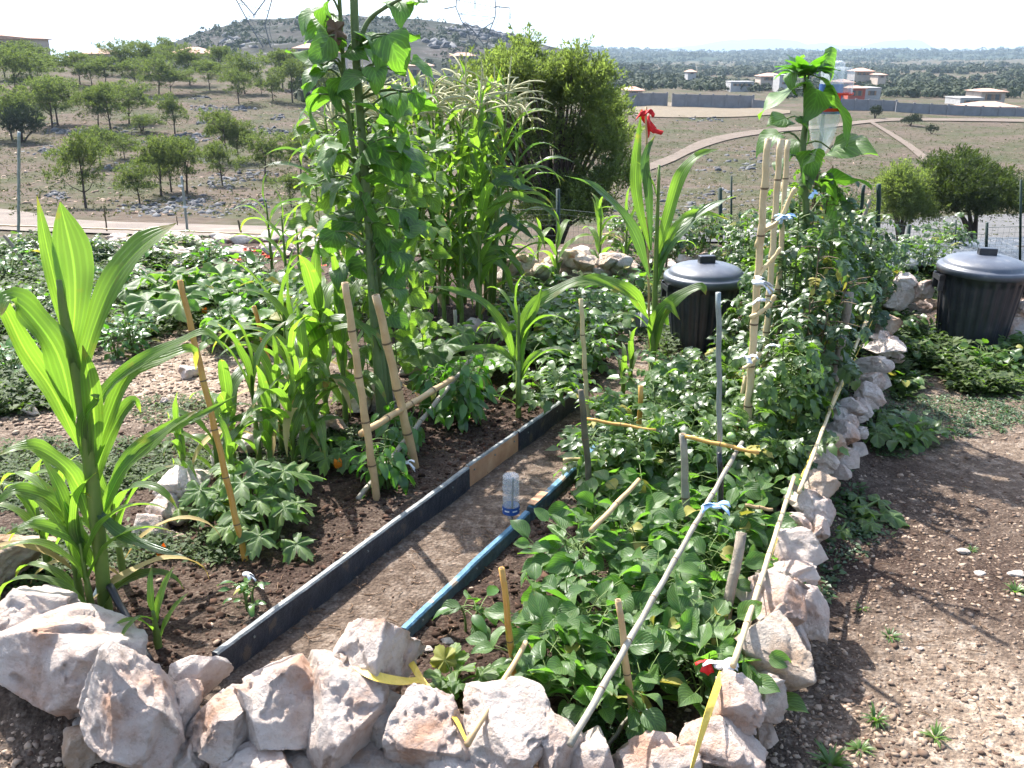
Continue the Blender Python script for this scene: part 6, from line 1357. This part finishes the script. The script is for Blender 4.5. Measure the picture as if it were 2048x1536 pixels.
courg('squash_plant', 'low squash runner outside the bed below the stones', g(1700, 1035), 9, .12, .06, .2, SQ, 10, 'squash plant')
b = MB(); 
for (px, py, z, lab) in [(678, 956, .04, 'orange courgette blossom by the sunken grey leaf'), (412, 646, .06, 'orange courgette blossom at the edge of the clearing'), (329, 1150, .07, 'closed orange blossom beside the small maize'), (4, 740, .1, 'yellow flowers at the left edge')]:
    q = MB()
    for k in range(5):
        a_ = k * 1.257; v_, f_, uv = leafm(w_ovate, .05, .03, k, 4, 1, .2, -.6, .05); mt = orient((0, 0, 0), (math.cos(a_), math.sin(a_), .7), (-math.cos(a_), -math.sin(a_), .6)); q.add([mt @ Vector(w_) for w_ in v_], f_, uv)
    o = put('blossom', q.mesh('blossom', M['flower'], True), loc=g(px, py, z)); tag(o, lab, 'blossom')
bush('seedling', 'small plant with narrow leaves tied to the foot of the orange stake', 'seedling', g(500, 1215), .12, .04, 2, 16, PEP, .05, seed=5, low=.1)
# --- potatoes / squash patch in the middle
for i, (px, py, h, lab) in enumerate([(1060, 700, .3, 'potato plant left front of the middle patch'), (1130, 720, .3, 'potato plant in the middle patch front'), (1160, 735, .28, 'potato plant at the path corner'), (1205, 690, .26, 'potato plant at the right end of the middle patch'), (1100, 660, .28, 'potato plant in the centre of the middle patch'), (1170, 665, .28, 'potato plant centre right of the middle patch'), (1040, 655, .26, 'potato plant beside the maize clump'), (1235, 650, .22, 'potato plant before the white edged board'), (1085, 785, .22, 'drooping potato plant over the end of the boards')]):
    bush('potato_plant', lab, 'potato plant', g(px, py), h, .2, 6, 42, POTC if i % 3 else POT, .17 if i % 3 else .1, seed=500 + i, group='potato plants', low=.2, pet=.04)
bush('tomato_plant', 'small young tomato plant overhanging the end of the black boards', 'tomato plant', g(1105, 830), .22, .12, 3, 16, TOM, .17, seed=530, low=.5)
for i, (px, py, h, lab) in enumerate([(1070, 600, .2, 'low green plant behind the middle patch, left'), (1140, 610, .22, 'low green plant behind the middle patch, centre'), (1210, 615, .22, 'low green plant behind the middle patch, right'), (1270, 600, .3, 'yellowish herb left of the left dustbin')]):
    bush('leafy_plant', lab, 'leafy plant', g(px, py), h, .22, 6, 45, POT + PEP, .09, seed=550 + i, low=.1)
for i, (px, py, h, lab) in enumerate([(1250, 530, .55, 'feathery climbing plant at the back fence, left'), (1345, 530, .5, 'climbing plant at the back fence behind the lone corn'), (1410, 520, .5, 'climbing plant at the back fence above the dustbin lid'), (1475, 540, .55, 'climbing plant at the back fence right of the lid'), (1555, 560, .6, 'climbing plant at the back fence behind the bamboo'), (1780, 560, .42, 'loose light green plant behind the stone pile'), (1850, 545, .4, 'loose light green plant left of the right dustbin'), (1890, 500, .3, 'light green bush at the fence above the right dustbin')]):
    bush('climbing_plant', lab, 'climbing plant', g(px, py), h, .24, 7, 80, TOM2 if i % 2 else TOM, .13, seed=570 + i, low=.05)
# --- left patch bushes
for i, (px, py, h, lab) in enumerate([(455, 690, .34, 'dark leafy aubergine bush at the edge of the clearing'), (510, 700, .34, 'dark leafy bush beside the short orange stake'), (560, 690, .34, 'leafy bush right of the short orange stake'), (610, 690, .3, 'leafy bush behind the maize by the tan stakes'), (480, 640, .36, 'dark leafy bush behind the aubergine'), (540, 640, .36, 'leafy bush in the centre of the left patch'), (600, 635, .34, 'leafy bush by the sunflower stems'), (650, 640, .3, 'leafy bush directly left of the sunflower'), (430, 600, .3, 'leafy bush right of the big courgette'), (500, 590, .32, 'leafy bush below the marigolds')]):
    bush('leafy_bush', lab, 'leafy bush', g(px, py), h, .22, 6, 55, POT if i % 2 else BEAN, .12, seed=600 + i, group='leafy bushes in the left patch', low=.15)
for i, (px, py, h, lab) in enumerate([(265, 705, .3, 'small upright pepper plant at the left edge of the clearing'), (232, 715, .22, 'small herb left of the upright pepper plant'), (285, 690, .26, 'small pepper plant right behind the upright one'), (200, 680, .22, 'low plant in the weeds behind the big corn')]):
    bush('pepper_plant', lab, 'pepper plant', g(px, py), h, .09, 4, 46, PEP, .08, seed=620 + i, low=.1)
for i, (px, py, h, lab) in enumerate([(1790, 672, .16, 'strawberry plant at the foot of the stone pile'), (1830, 700, .14, 'strawberry plant left of the large right dustbin'), (1880, 690, .16, 'leafy strawberry plant in front of the large right dustbin'), (1800, 720, .12, 'strawberry plant beside the far end of the stone row'), (1940, 735, .14, 'spreading weed in front of the large right dustbin'), (1995, 745, .14, 'spreading weed at the right edge below the dustbin'), (1890, 735, .12, 'small leafy weed at the border of the path'), (1790, 770, .08, 'low leafy weed on the path beside the stone row'), (1780, 885, .09, 'strawberry plant halfway down the outside of the stone row'), (1830, 880, .07, 'small strawberry plant right of the squash by the stone row'), (2030, 715, .16, 'weed at the right edge under the pale stones')]):
    bush('strawberry_plant' if 'straw' in lab else 'leafy_weed', lab, 'weed' if 'weed' in lab else 'strawberry plant', g(px, py), h, .16, 7, 40, POT, .075, seed=700 + i, low=.3, pet=.04)
for i, (px, py, h, lab) in enumerate([(60, 520, .24, 'tall weed clump at the far left under the tall grey pole'), (130, 535, .2, 'weedy plant by the pale stones at left'), (20, 560, .26, 'leafy clump at the left edge behind the big corn leaf'), (215, 520, .18, 'small bushy weed in front of the road at left'), (300, 525, .2, 'bushy weed left of the far edging stones'), (250, 580, .22, 'leafy plant left of the big courgette'), (170, 620, .24, 'leafy plant between the weeds and the clearing'), (60, 640, .26, 'leafy plant behind the left blades of the big corn'), (20, 760, .2, 'leafy plant at the left edge with yellow flowers'), (120, 700, .22, 'leafy plant directly behind the big corn stalk'), (345, 500, .16, 'low herb beside the far edging stones'), (420, 530, .2, 'low herb in front of the far edging stones near the marigolds')]):
    bush('leafy_weed', lab, 'weed', g(px, py), h, .26, 9, 70, (TOM2, POT, PEP)[i % 3], (.13, .07, .09)[i % 3], seed=760 + i, low=.05, pet=.04)
# marigolds
b0 = g(515, 545); t = bush('marigold_plant', 'dark green marigold bush with red orange flower heads', 'flower plant', b0, .16, .22, 8, 60, PEP, .05, seed=7, low=.4, minz=.03)
fm = MB()
for k in range(3):
    for j in range(8 - k):
        a_ = j * .8 + k; v_, f_, uv = leafm(w_ovate, .022 * (1 - k * .25), .016, j, 2, 1, 0, .2, 0); mt = orient((0, 0, k * .005), (math.cos(a_), math.sin(a_), .2 + k * .35), (0, 0, 1)); fm.add([mt @ Vector(w_) for w_ in v_], f_, uv)
fm = fm.mesh('flower_head', M['marigold'])
for px, py in [(491, 502), (509, 503), (527, 511), (478, 521), (540, 521), (648, 532), (520, 505), (536, 516)]: 
    p = PD(px, py, b0.y - .02 * R.random()); put('flower', fm, t, loc=p - b0, scale=1.4)
# --- sunflowers
def sunflower(label, base, stems, leaves, seed, bud=None):
    t = thing('sunflower', label, 'sunflower', base); y = base.y; r = random.Random(seed); allp = []
    for pts, w0, w1 in stems:
        pp = spline([PD(a_, b_, y + dy) - base for a_, b_, dy in pts], 24); b = MB(); b.tube(pp, [(w0 + (w1 - w0) * i / 24) / 2 / ppm(base) for i in range(25)], 8); put('stalk', b.mesh('sunflower_stalk', M['sunstem'], True), t); allp.append(pp)
    pb = MB()
    if len(leaves) > 30: leaves = leaves + [(r.uniform(600, 850), r.uniform(30, 560), r.uniform(36, 62), 'nd'[i % 2]) for i in range(34)]
    for (px, py, w, k) in leaves:
        c = PD(px, py, y + r.uniform(-.12, .05)) - base; L_ = w / ppm(base) * 1.18
        cand = min((q for pp in allp for q in pp), key=lambda q: abs(q.z - (c.z - .02)) * 1.4 + abs(q.x - c.x))
        d = Vector((c.x - cand.x, 0, 0)); sx = 1 if d.x >= 0 else -1
        out = Vector((sx * r.uniform(.2, 1), r.uniform(-.9, .5), r.uniform(-.6, .3) - .35 * (k == 'd'))).normalized()
        j = c - out * L_ * .45; m_ = (cand + j) / 2 + Vector((0, 0, .03))
        pb.tube(spline([cand, m_, j], 5), [.006, .0055, .005, .0045, .004, .0035], 5)
        put('leaf', SUNL[r.randrange(5) if k != 'd' else 3], t, mtx=orient(j, out, Vector((r.uniform(-.9, .9), r.uniform(-.8, .5) if k != 'b' else .6, 1)), L_))
    put('petioles', pb.mesh('petioles', M['sunstem'], True), t)['kind'] = 'stuff'
    if bud:
        c = PD(bud[0], bud[1], y) - base; q = bud[2] / ppm(base)
        for k in range(22):
            a_ = k * 2.4; z = .25 + .7 * (k / 22)
            put('bract', PEP[k % 4], t, mtx=orient(c + Vector((math.cos(a_), math.sin(a_), 0)) * q * .25 * (1 - k / 30), (math.cos(a_), math.sin(a_), z * 1.2), (0, 0, 1), q * 1.2))
    return t
b = g(772, 845)
sunflower('very tall sunflower left of centre running out of the top of the frame', b,
    [([(775, 850, 0), (755, 650, 0), (738, 450, .02), (722, 250, .03), (712, 110, .02), (706, -60, 0)], 18, 14), ([(785, 850, .06), (757, 560, .05), (712, 330, .04), (690, 170, .05), (676, -50, .04)], 12, 7), ([(712, 110, .02), (735, 45, 0), (775, 12, -.02), (830, -15, -.04)], 10, 5), ([(765, 850, -.04), (748, 640, -.03), (736, 480, -.02)], 20, 12)],
    [(635, 50, 66, 'n'), (600, 42, 50, 'd'), (640, 22, 60, 'd'), (765, 85, 80, 'n'), (790, 105, 70, 'd'), (650, 100, 60, 'd'), (630, 120, 60, 'n'), (665, 75, 46, 'd'), (640, 150, 66, 'n'), (620, 200, 70, 'n'), (612, 215, 62, 'd'), (665, 180, 60, 'd'), (700, 150, 56, 'n'), (735, 95, 50, 'n'), (800, 5, 60, 'n'), (840, 0, 60, 'n'), (745, 225, 70, 'n'), (790, 190, 80, 'd'), (800, 250, 76, 'n'), (840, 215, 60, 'd'), (770, 300, 76, 'd'), (740, 310, 60, 'n'), (690, 250, 56, 'd'), (660, 290, 60, 'n'), (800, 330, 90, 'd'), (820, 300, 70, 'n'),
     (770, 370, 70, 'n'), (700, 350, 60, 'd'), (660, 380, 66, 'd'), (730, 400, 60, 'd'), (790, 420, 70, 'n'), (690, 440, 60, 'n'), (820, 440, 60, 'd'), (640, 440, 56, 'd'), (770, 470, 66, 'd'), (790, 500, 66, 'd'), (700, 500, 56, 'd'), (715, 550, 56, 'd'), (810, 530, 50, 'd'), (790, 560, 50, 'd'), (770, 600, 50, 'd'), (660, 490, 50, 'd'), (630, 500, 50, 'd'), (810, 600, 46, 'd'), (750, 680, 46, 'd'), (800, 640, 46, 'd'), (650, 330, 50, 'n'), (860, 180, 50, 'n')], 4)
# dry brown leaf on the stem
o = put('dry_leaf', YEL.copy(), mtx=orient(PD(672, 60, b.y - .05), (.1, -.2, -1), (.7, -.6, .2), .11)); o.data.materials.clear(); o.data.materials.append(M['mulch']); tag(o, 'shrivelled brown leaf hanging high on the sunflower stem', 'dry leaf')
# small-leaved climbers round the sunflower foot
def vine(label, base, pts, n, meshes, size, seed, y, m='stem', ww=.003, group=None):
    t = thing('climbing_bean', label, 'climbing bean', base, group); r = random.Random(seed); pp = spline([PD(a_, b_, y) - base for a_, b_ in pts], 30); b = MB(); b.tube(pp, ww, 5)
    for k in range(n):
        i = r.uniform(2, 29.9); p = pp[int(i)].lerp(pp[int(i) + 1], i - int(i)); a_ = r.uniform(0, 6.28); d = Vector((math.cos(a_), math.sin(a_) - .3, r.uniform(-.2, .6))); e = p + d * r.uniform(.03, .09); b.tube([p, e], .0018, 3)
        put('leaf', meshes[r.randrange(len(meshes))], t, mtx=orient(e, (d.x * 1.4, d.y, -r.uniform(.0, 1.6)), (d.x * .6 + r.uniform(-.9, .9), -r.uniform(.0, 1), r.uniform(.3, 1)), size * r.uniform(.6, 1.15)))
    put('stem', b.mesh('vine_stem', M[m], True), t); return t
POTL = POT + BEAN[:2]
vine('climbing bean twining up the left side of the sunflower', g(745, 830), [(745, 830), (725, 650), (690, 470), (665, 330), (650, 230)], 80, VIN, .115, 1, 4.42)
vine('climbing bean twining up the right side of the sunflower', g(800, 830), [(800, 830), (790, 640), (800, 480), (790, 330), (770, 200)], 85, VIN, .115, 2, 4.42)
vine('climbing bean hanging in front of the maize clump', g(850, 790), [(850, 790), (845, 640), (850, 480), (840, 360), (820, 260)], 80, VIN, .115, 3, 4.7)
vine('climbing bean at the far left of the sunflower group', g(640, 740), [(640, 740), (625, 600), (640, 470), (632, 360), (650, 280)], 75, VIN, .115, 4, 5.0)
vine('climbing bean low around the sunflower foot', g(700, 830), [(700, 830), (705, 720), (725, 620), (760, 540)], 26, VIN, .09, 5, 4.35)
# right sunflower
b = g(1612, 770)
sunflower('sunflower on the right with a closed head beside the upturned bottle', b, [([(1620, 780, 0), (1618, 600, 0), (1612, 420, 0), (1606, 300, 0), (1612, 240, 0), (1612, 165, 0)], 16, 10)],
    [(1562, 192, 88, 'n'), (1575, 145, 60, 'b'), (1640, 150, 70, 'n'), (1672, 135, 60, 'n'), (1690, 220, 96, 'n'), (1640, 195, 70, 'd'), (1530, 275, 56, 'd'), (1555, 245, 50, 'n'), (1585, 290, 40, 'd'), (1700, 290, 88, 'n'), (1600, 330, 60, 'd'), (1622, 325, 50, 'd'), (1700, 355, 70, 'n'), (1660, 365, 50, 'n'), (1675, 420, 66, 'd'), (1670, 470, 60, 'd'), (1680, 510, 76, 'd'), (1560, 400, 50, 'd'), (1640, 560, 60, 'n'), (1620, 250, 50, 'd'), (1560, 330, 40, 'n')], 6, bud=(1610, 150, 44))
# ================================================================== GROUND COVER AND LITTER (uncountable)
def region(n, polys, seed, dens=None, zoff=0):
    r = np.random.default_rng(seed); out = []
    tot = sum(w for *_, w in polys)
    for (px, py, rx, ry, w) in polys:
        k = int(n * w / tot); a_ = r.uniform(0, 2 * np.pi, k); q = np.sqrt(r.random(k))
        for x, y_ in zip(px + np.cos(a_) * q * rx, py + np.sin(a_) * q * ry): out.append((x, y_))
    o = np.array([tuple(P(x, y_, 0)) for x, y_ in out if y_ > 440]); o[:, 2] = gz(o[:, 0], o[:, 1]); return o
def ww(n, x0, x1, y0, y1, seed, fn=None):
    r = np.random.default_rng(seed); x = r.uniform(x0, x1, n); y_ = r.uniform(y0, y1, n); u, v = uv_of(x, y_)
    k = np.ones(n, bool) if fn is None else fn(x, y_, u, v, r); return np.stack([x[k], y_[k], gz(x[k], y_[k])], -1)
def weeds(name, label, pos, size, h, m, seed, per=7, ratio=.5):
    """low rosettes of small leaves"""
    r = np.random.default_rng(seed); n = len(pos) * per; p = np.repeat(pos, per, 0); a_ = r.uniform(0, 2 * np.pi, n); el = r.uniform(.05, 1.2, n)
    s = size * np.repeat(r.uniform(.5, 1.3, len(pos)), per) * r.uniform(.6, 1.2, n); hh = np.repeat(r.uniform(.2, 1, len(pos)) * np.clip(.45 + 1.6 * fbm(pos[:, 0] * 3.1 + seed, pos[:, 1] * 3.1, o=3), .05, 1.6), per) * h * r.random(n)
    o = np.stack([np.cos(a_), np.sin(a_), np.zeros(n)], -1) * (s * r.uniform(0, 1.3, n))[:, None]; o[:, 2] += hh + .003
    d = np.stack([np.cos(a_) * np.cos(el * .6), np.sin(a_) * np.cos(el * .6), np.sin(el * .6)], -1); sd_ = np.stack([-np.sin(a_), np.cos(a_), r.uniform(-.4, .4, n)], -1); c = p + o; w = (s * ratio)[:, None]; L_ = s[:, None]; up_ = np.array([0, 0, 1.])
    v_ = np.stack([c, c + d * L_ * .45 + sd_ * w * .5 + up_ * w * .12, c + d * L_ * .5 - up_ * L_ * .02, c + d * L_ * .45 - sd_ * w * .5 + up_ * w * .12, c + d * L_ - up_ * L_ * .18], 1).reshape(-1, 3)
    k = np.arange(n)[:, None] * 5; f_ = np.concatenate([k + np.array([[0, 1, 2]]), k + np.array([[0, 2, 3]]), k + np.array([[1, 4, 2]]), k + np.array([[3, 2, 4]])]).astype(int)
    ob = put(name, md(name, v_, f_, M[m])); tag(ob, label, kind='stuff'); return ob
weeds('weeds', 'carpet of weeds filling the far left patch', region(9500, [(110, 510, 170, 48, 4), (60, 640, 130, 110, 4), (100, 560, 200, 60, 3), (260, 620, 110, 60, 2), (300, 515, 130, 24, 2), (20, 780, 110, 50, 1.2)], 1), .052, .12, 'weed', 1, 8)
weeds('weeds', 'weeds and strawberry leaves outside the right stone row', region(2300, [(1880, 680, 110, 36, 5), (1990, 725, 90, 36, 3), (1800, 680, 50, 36, 2), (1990, 680, 90, 40, 2), (1790, 745, 50, 20, .7)], 2), .05, .13, 'weed', 2, 8, .6)
weeds('weeds', 'low purslane mats on the right hand path', region(1000, [(1900, 800, 130, 40, 3), (1800, 830, 70, 50, 1.5), (1760, 780, 50, 40, 1), (2010, 790, 60, 40, 1)], 3), .02, .012, 'weed_dark', 3, 7)
weeds('weeds', 'small weeds growing along the left bed behind the corn', region(2400, [(100, 960, 170, 70, 3), (310, 930, 120, 50, 1.5), (230, 1100, 130, 40, .8), (340, 820, 90, 30, .4), (560, 900, 120, 50, .8), (650, 880, 70, 40, .8), (420, 1100, 60, 30, .3), (60, 1120, 100, 60, 1)], 4), .028, .05, 'weed', 4, 8, .45)
weeds('weeds', 'scattered weeds beside the right stone row', region(130, [(1700, 1020, 60, 60, 1), (1690, 960, 50, 30, 1), (1650, 1100, 30, 80, .4), (1740, 1010, 60, 30, .6)], 5), .03, .02, 'weed_dark', 5, 8)
weeds('ground_cover', 'green ground cover between the vegetable rows at the back', region(5200, [(1130, 610, 150, 45, 2), (1250, 560, 200, 40, 2), (1500, 560, 150, 60, 2), (520, 610, 170, 70, 2.4), (1820, 560, 80, 40, 1), (760, 600, 90, 60, 1), (1330, 640, 60, 80, 1)], 6), .04, .14, 'weed', 6, 8)
weeds('ground_cover', 'leafy undergrowth between the tomatoes', region(1900, [(1320, 900, 170, 90, 3), (1550, 880, 100, 130, 3), (1640, 720, 70, 90, 2), (1420, 1130, 100, 120, 1)], 7), .05, .16, 'weed_dark', 7, 8, .55)
weeds('herb', 'grey green thyme tufts between the near stones', region(160, [(1210, 1470, 70, 35, 1), (1170, 1460, 40, 30, 1)], 8), .016, .05, 'weed_dark', 8, 16, .2)
for i, (px, py, w, lab) in enumerate([(1750, 1440, .05, 'small green tuft on the right path nearest the bottom'), (1870, 1475, .05, 'green tuft on the right path near the bottom edge'), (1660, 1530, .07, 'spiky grass tuft at the bottom edge by the stones'), (1780, 1275, .04, 'dusty tuft in the middle of the right path'), (1720, 1220, .035, 'tiny broad leaved tuft beside the right stones'), (2030, 1185, .05, 'green tuft at the right edge of the path'), (1945, 1100, .025, 'small weed on the upper right path'), (1610, 1335, .035, 'tiny weed close to the near right stones'), (1720, 1500, .045, 'grey tuft left of the tuft nearest the bottom')]):
    b = MB(); r = random.Random(i)
    for k in range(34):
        a_ = r.uniform(0, 6.28); el = r.uniform(.25, 1.1); L_ = w * r.uniform(.5, 1.1); v_, f_, uv = leafm(w_lance, L_, L_ * .16, k, 4, 1, .3, .8, 0); mt = orient((math.cos(a_) * .005, math.sin(a_) * .005, 0), (math.cos(a_) * math.cos(el), math.sin(a_) * math.cos(el), math.sin(el)), (-math.cos(a_), -math.sin(a_), 1)); b.add([mt @ Vector(q) for q in v_], f_, uv)
    o = put('weed_tuft', b.mesh('weed_tuft', M['potato'], True), loc=g(px, py)); tag(o, lab, 'weed')
# soil clods and pebbles
inbed = lambda x, y_, u, v, r: (((u < -.03) & (u > -1.1)) | ((u > .42) & (u < 1.3))) & (v > -.3)
p_ = ww(30000, -2.4, 2.6, 1.9, 5.6, 11, inbed); rr2 = np.random.default_rng(3)
stones('soil_clods', p_, .0062 * (.5 + 2.6 * rr2.random(len(p_)) ** 3.5), M['clod'], 6, 'crumbly clods of dark garden soil', flat=.6, tilt=1)
p_ = ww(2600, -2.4, 2.6, 1.9, 4.6, 12, inbed); stones('pebbles', p_ + [0, 0, .002], .0055 * (.5 + 2 * rr2.random(len(p_)) ** 3), M['pebble'], 7, 'pale pebbles lying in the bed soil', flat=.6)
p_ = ww(15000, .4, 4.2, 1.0, 7.0, 13, lambda x, y_, u, v, r: (u > 1.42)); stones('gravel', p_, .0055 * (.4 + 2.2 * rr2.random(len(p_)) ** 4), M['pebble'], 8, 'gravel on the dusty right hand path', flat=.55, tilt=.3)
p_ = ww(14000, .4, 2.6, 1.0, 3.6, 14, lambda x, y_, u, v, r: (u > 1.42)); stones('gravel', p_, .004 * (.4 + 2.4 * rr2.random(len(p_)) ** 3), M['pebble'], 9, 'fine gravel on the near part of the right path', flat=.55, tilt=.3)
p_ = ww(9000, -1, 1.5, 2.0, 6, 15, lambda x, y_, u, v, r: (u > .02) & (u < .37)); stones('gravel', p_, .0028 * (.4 + 2.2 * rr2.random(len(p_)) ** 4), M['pebble_path'], 10, 'fine grit on the path between the boards', flat=.5, tilt=.3)
p_ = region(9000, [(400, 760, 260, 90, 4), (250, 840, 260, 60, 2), (130, 800, 200, 60, 1), (420, 660, 200, 30, 1)], 16); stones('gravel', p_, .0075 * (.4 + 2 * rr2.random(len(p_)) ** 4), M['pebble'], 11, 'stony rubble on the bare clearing at left', flat=.55, tilt=.3)
p_ = region(1500, [(100, 1490, 260, 70, 1), (1700, 1450, 200, 120, 1)], 17); stones('gravel', p_, .006 * (.4 + 2 * rr2.random(len(p_)) ** 3), M['pebble'], 12, 'small stones on the ground in front of the boulders', flat=.55, tilt=.3)
p_ = region(800, [(850, 480, 900, 14, 1)], 18)
for (px, py, w, lab) in [(1925, 1105, 30, 'white flat stone at the right edge of the path'), (1960, 1150, 24, 'white stones lying by the right edge of the path, larger one'), (1840, 1300, 16, 'small round white stone in the middle of the right path'), (1810, 1298, 12, 'tiny round white stone left of the other in the right path'), (855, 1300, 24, 'flat pinkish stone chip in the soil beside the bean stake'), (895, 1285, 28, 'flat brown stone shard in the soil by the blue plank'), (2030, 1150, 36, 'long white stone at the right edge of the path')]:
    c = g(px, py, .004); s_ = w / 2 / ppm(c); o = put('stone', VLO[int(px) % 8], loc=c, scale=(s_, s_ * .7, s_ * .4)); tag(o, lab, 'stone')
# twigs and straw
b = MB(); r = random.Random(9)
for k in range(420):
    zone = r.random()
    if zone < .3: px, py = r.uniform(600, 1000), r.uniform(1050, 1290)
    elif zone < .7: px, py = r.uniform(1560, 2000), r.uniform(900, 1500)
    else: px, py = r.uniform(420, 1000), r.uniform(900, 1250)
    c = g(px, py, .006); a_ = r.uniform(0, 6.28); L_ = r.uniform(.008, .05); d = Vector((math.cos(a_), math.sin(a_), r.uniform(-.1, .25))) * L_; b.tube([c, c + d * .5 + Vector((r.uniform(-1, 1), r.uniform(-1, 1), 0)) * L_ * .15, c + d], r.uniform(.0006, .002), 4, cap=False)
o = put('litter', b.mesh('litter', M['mulch'])); tag(o, 'dry twigs and bits of straw on the soil', kind='stuff')
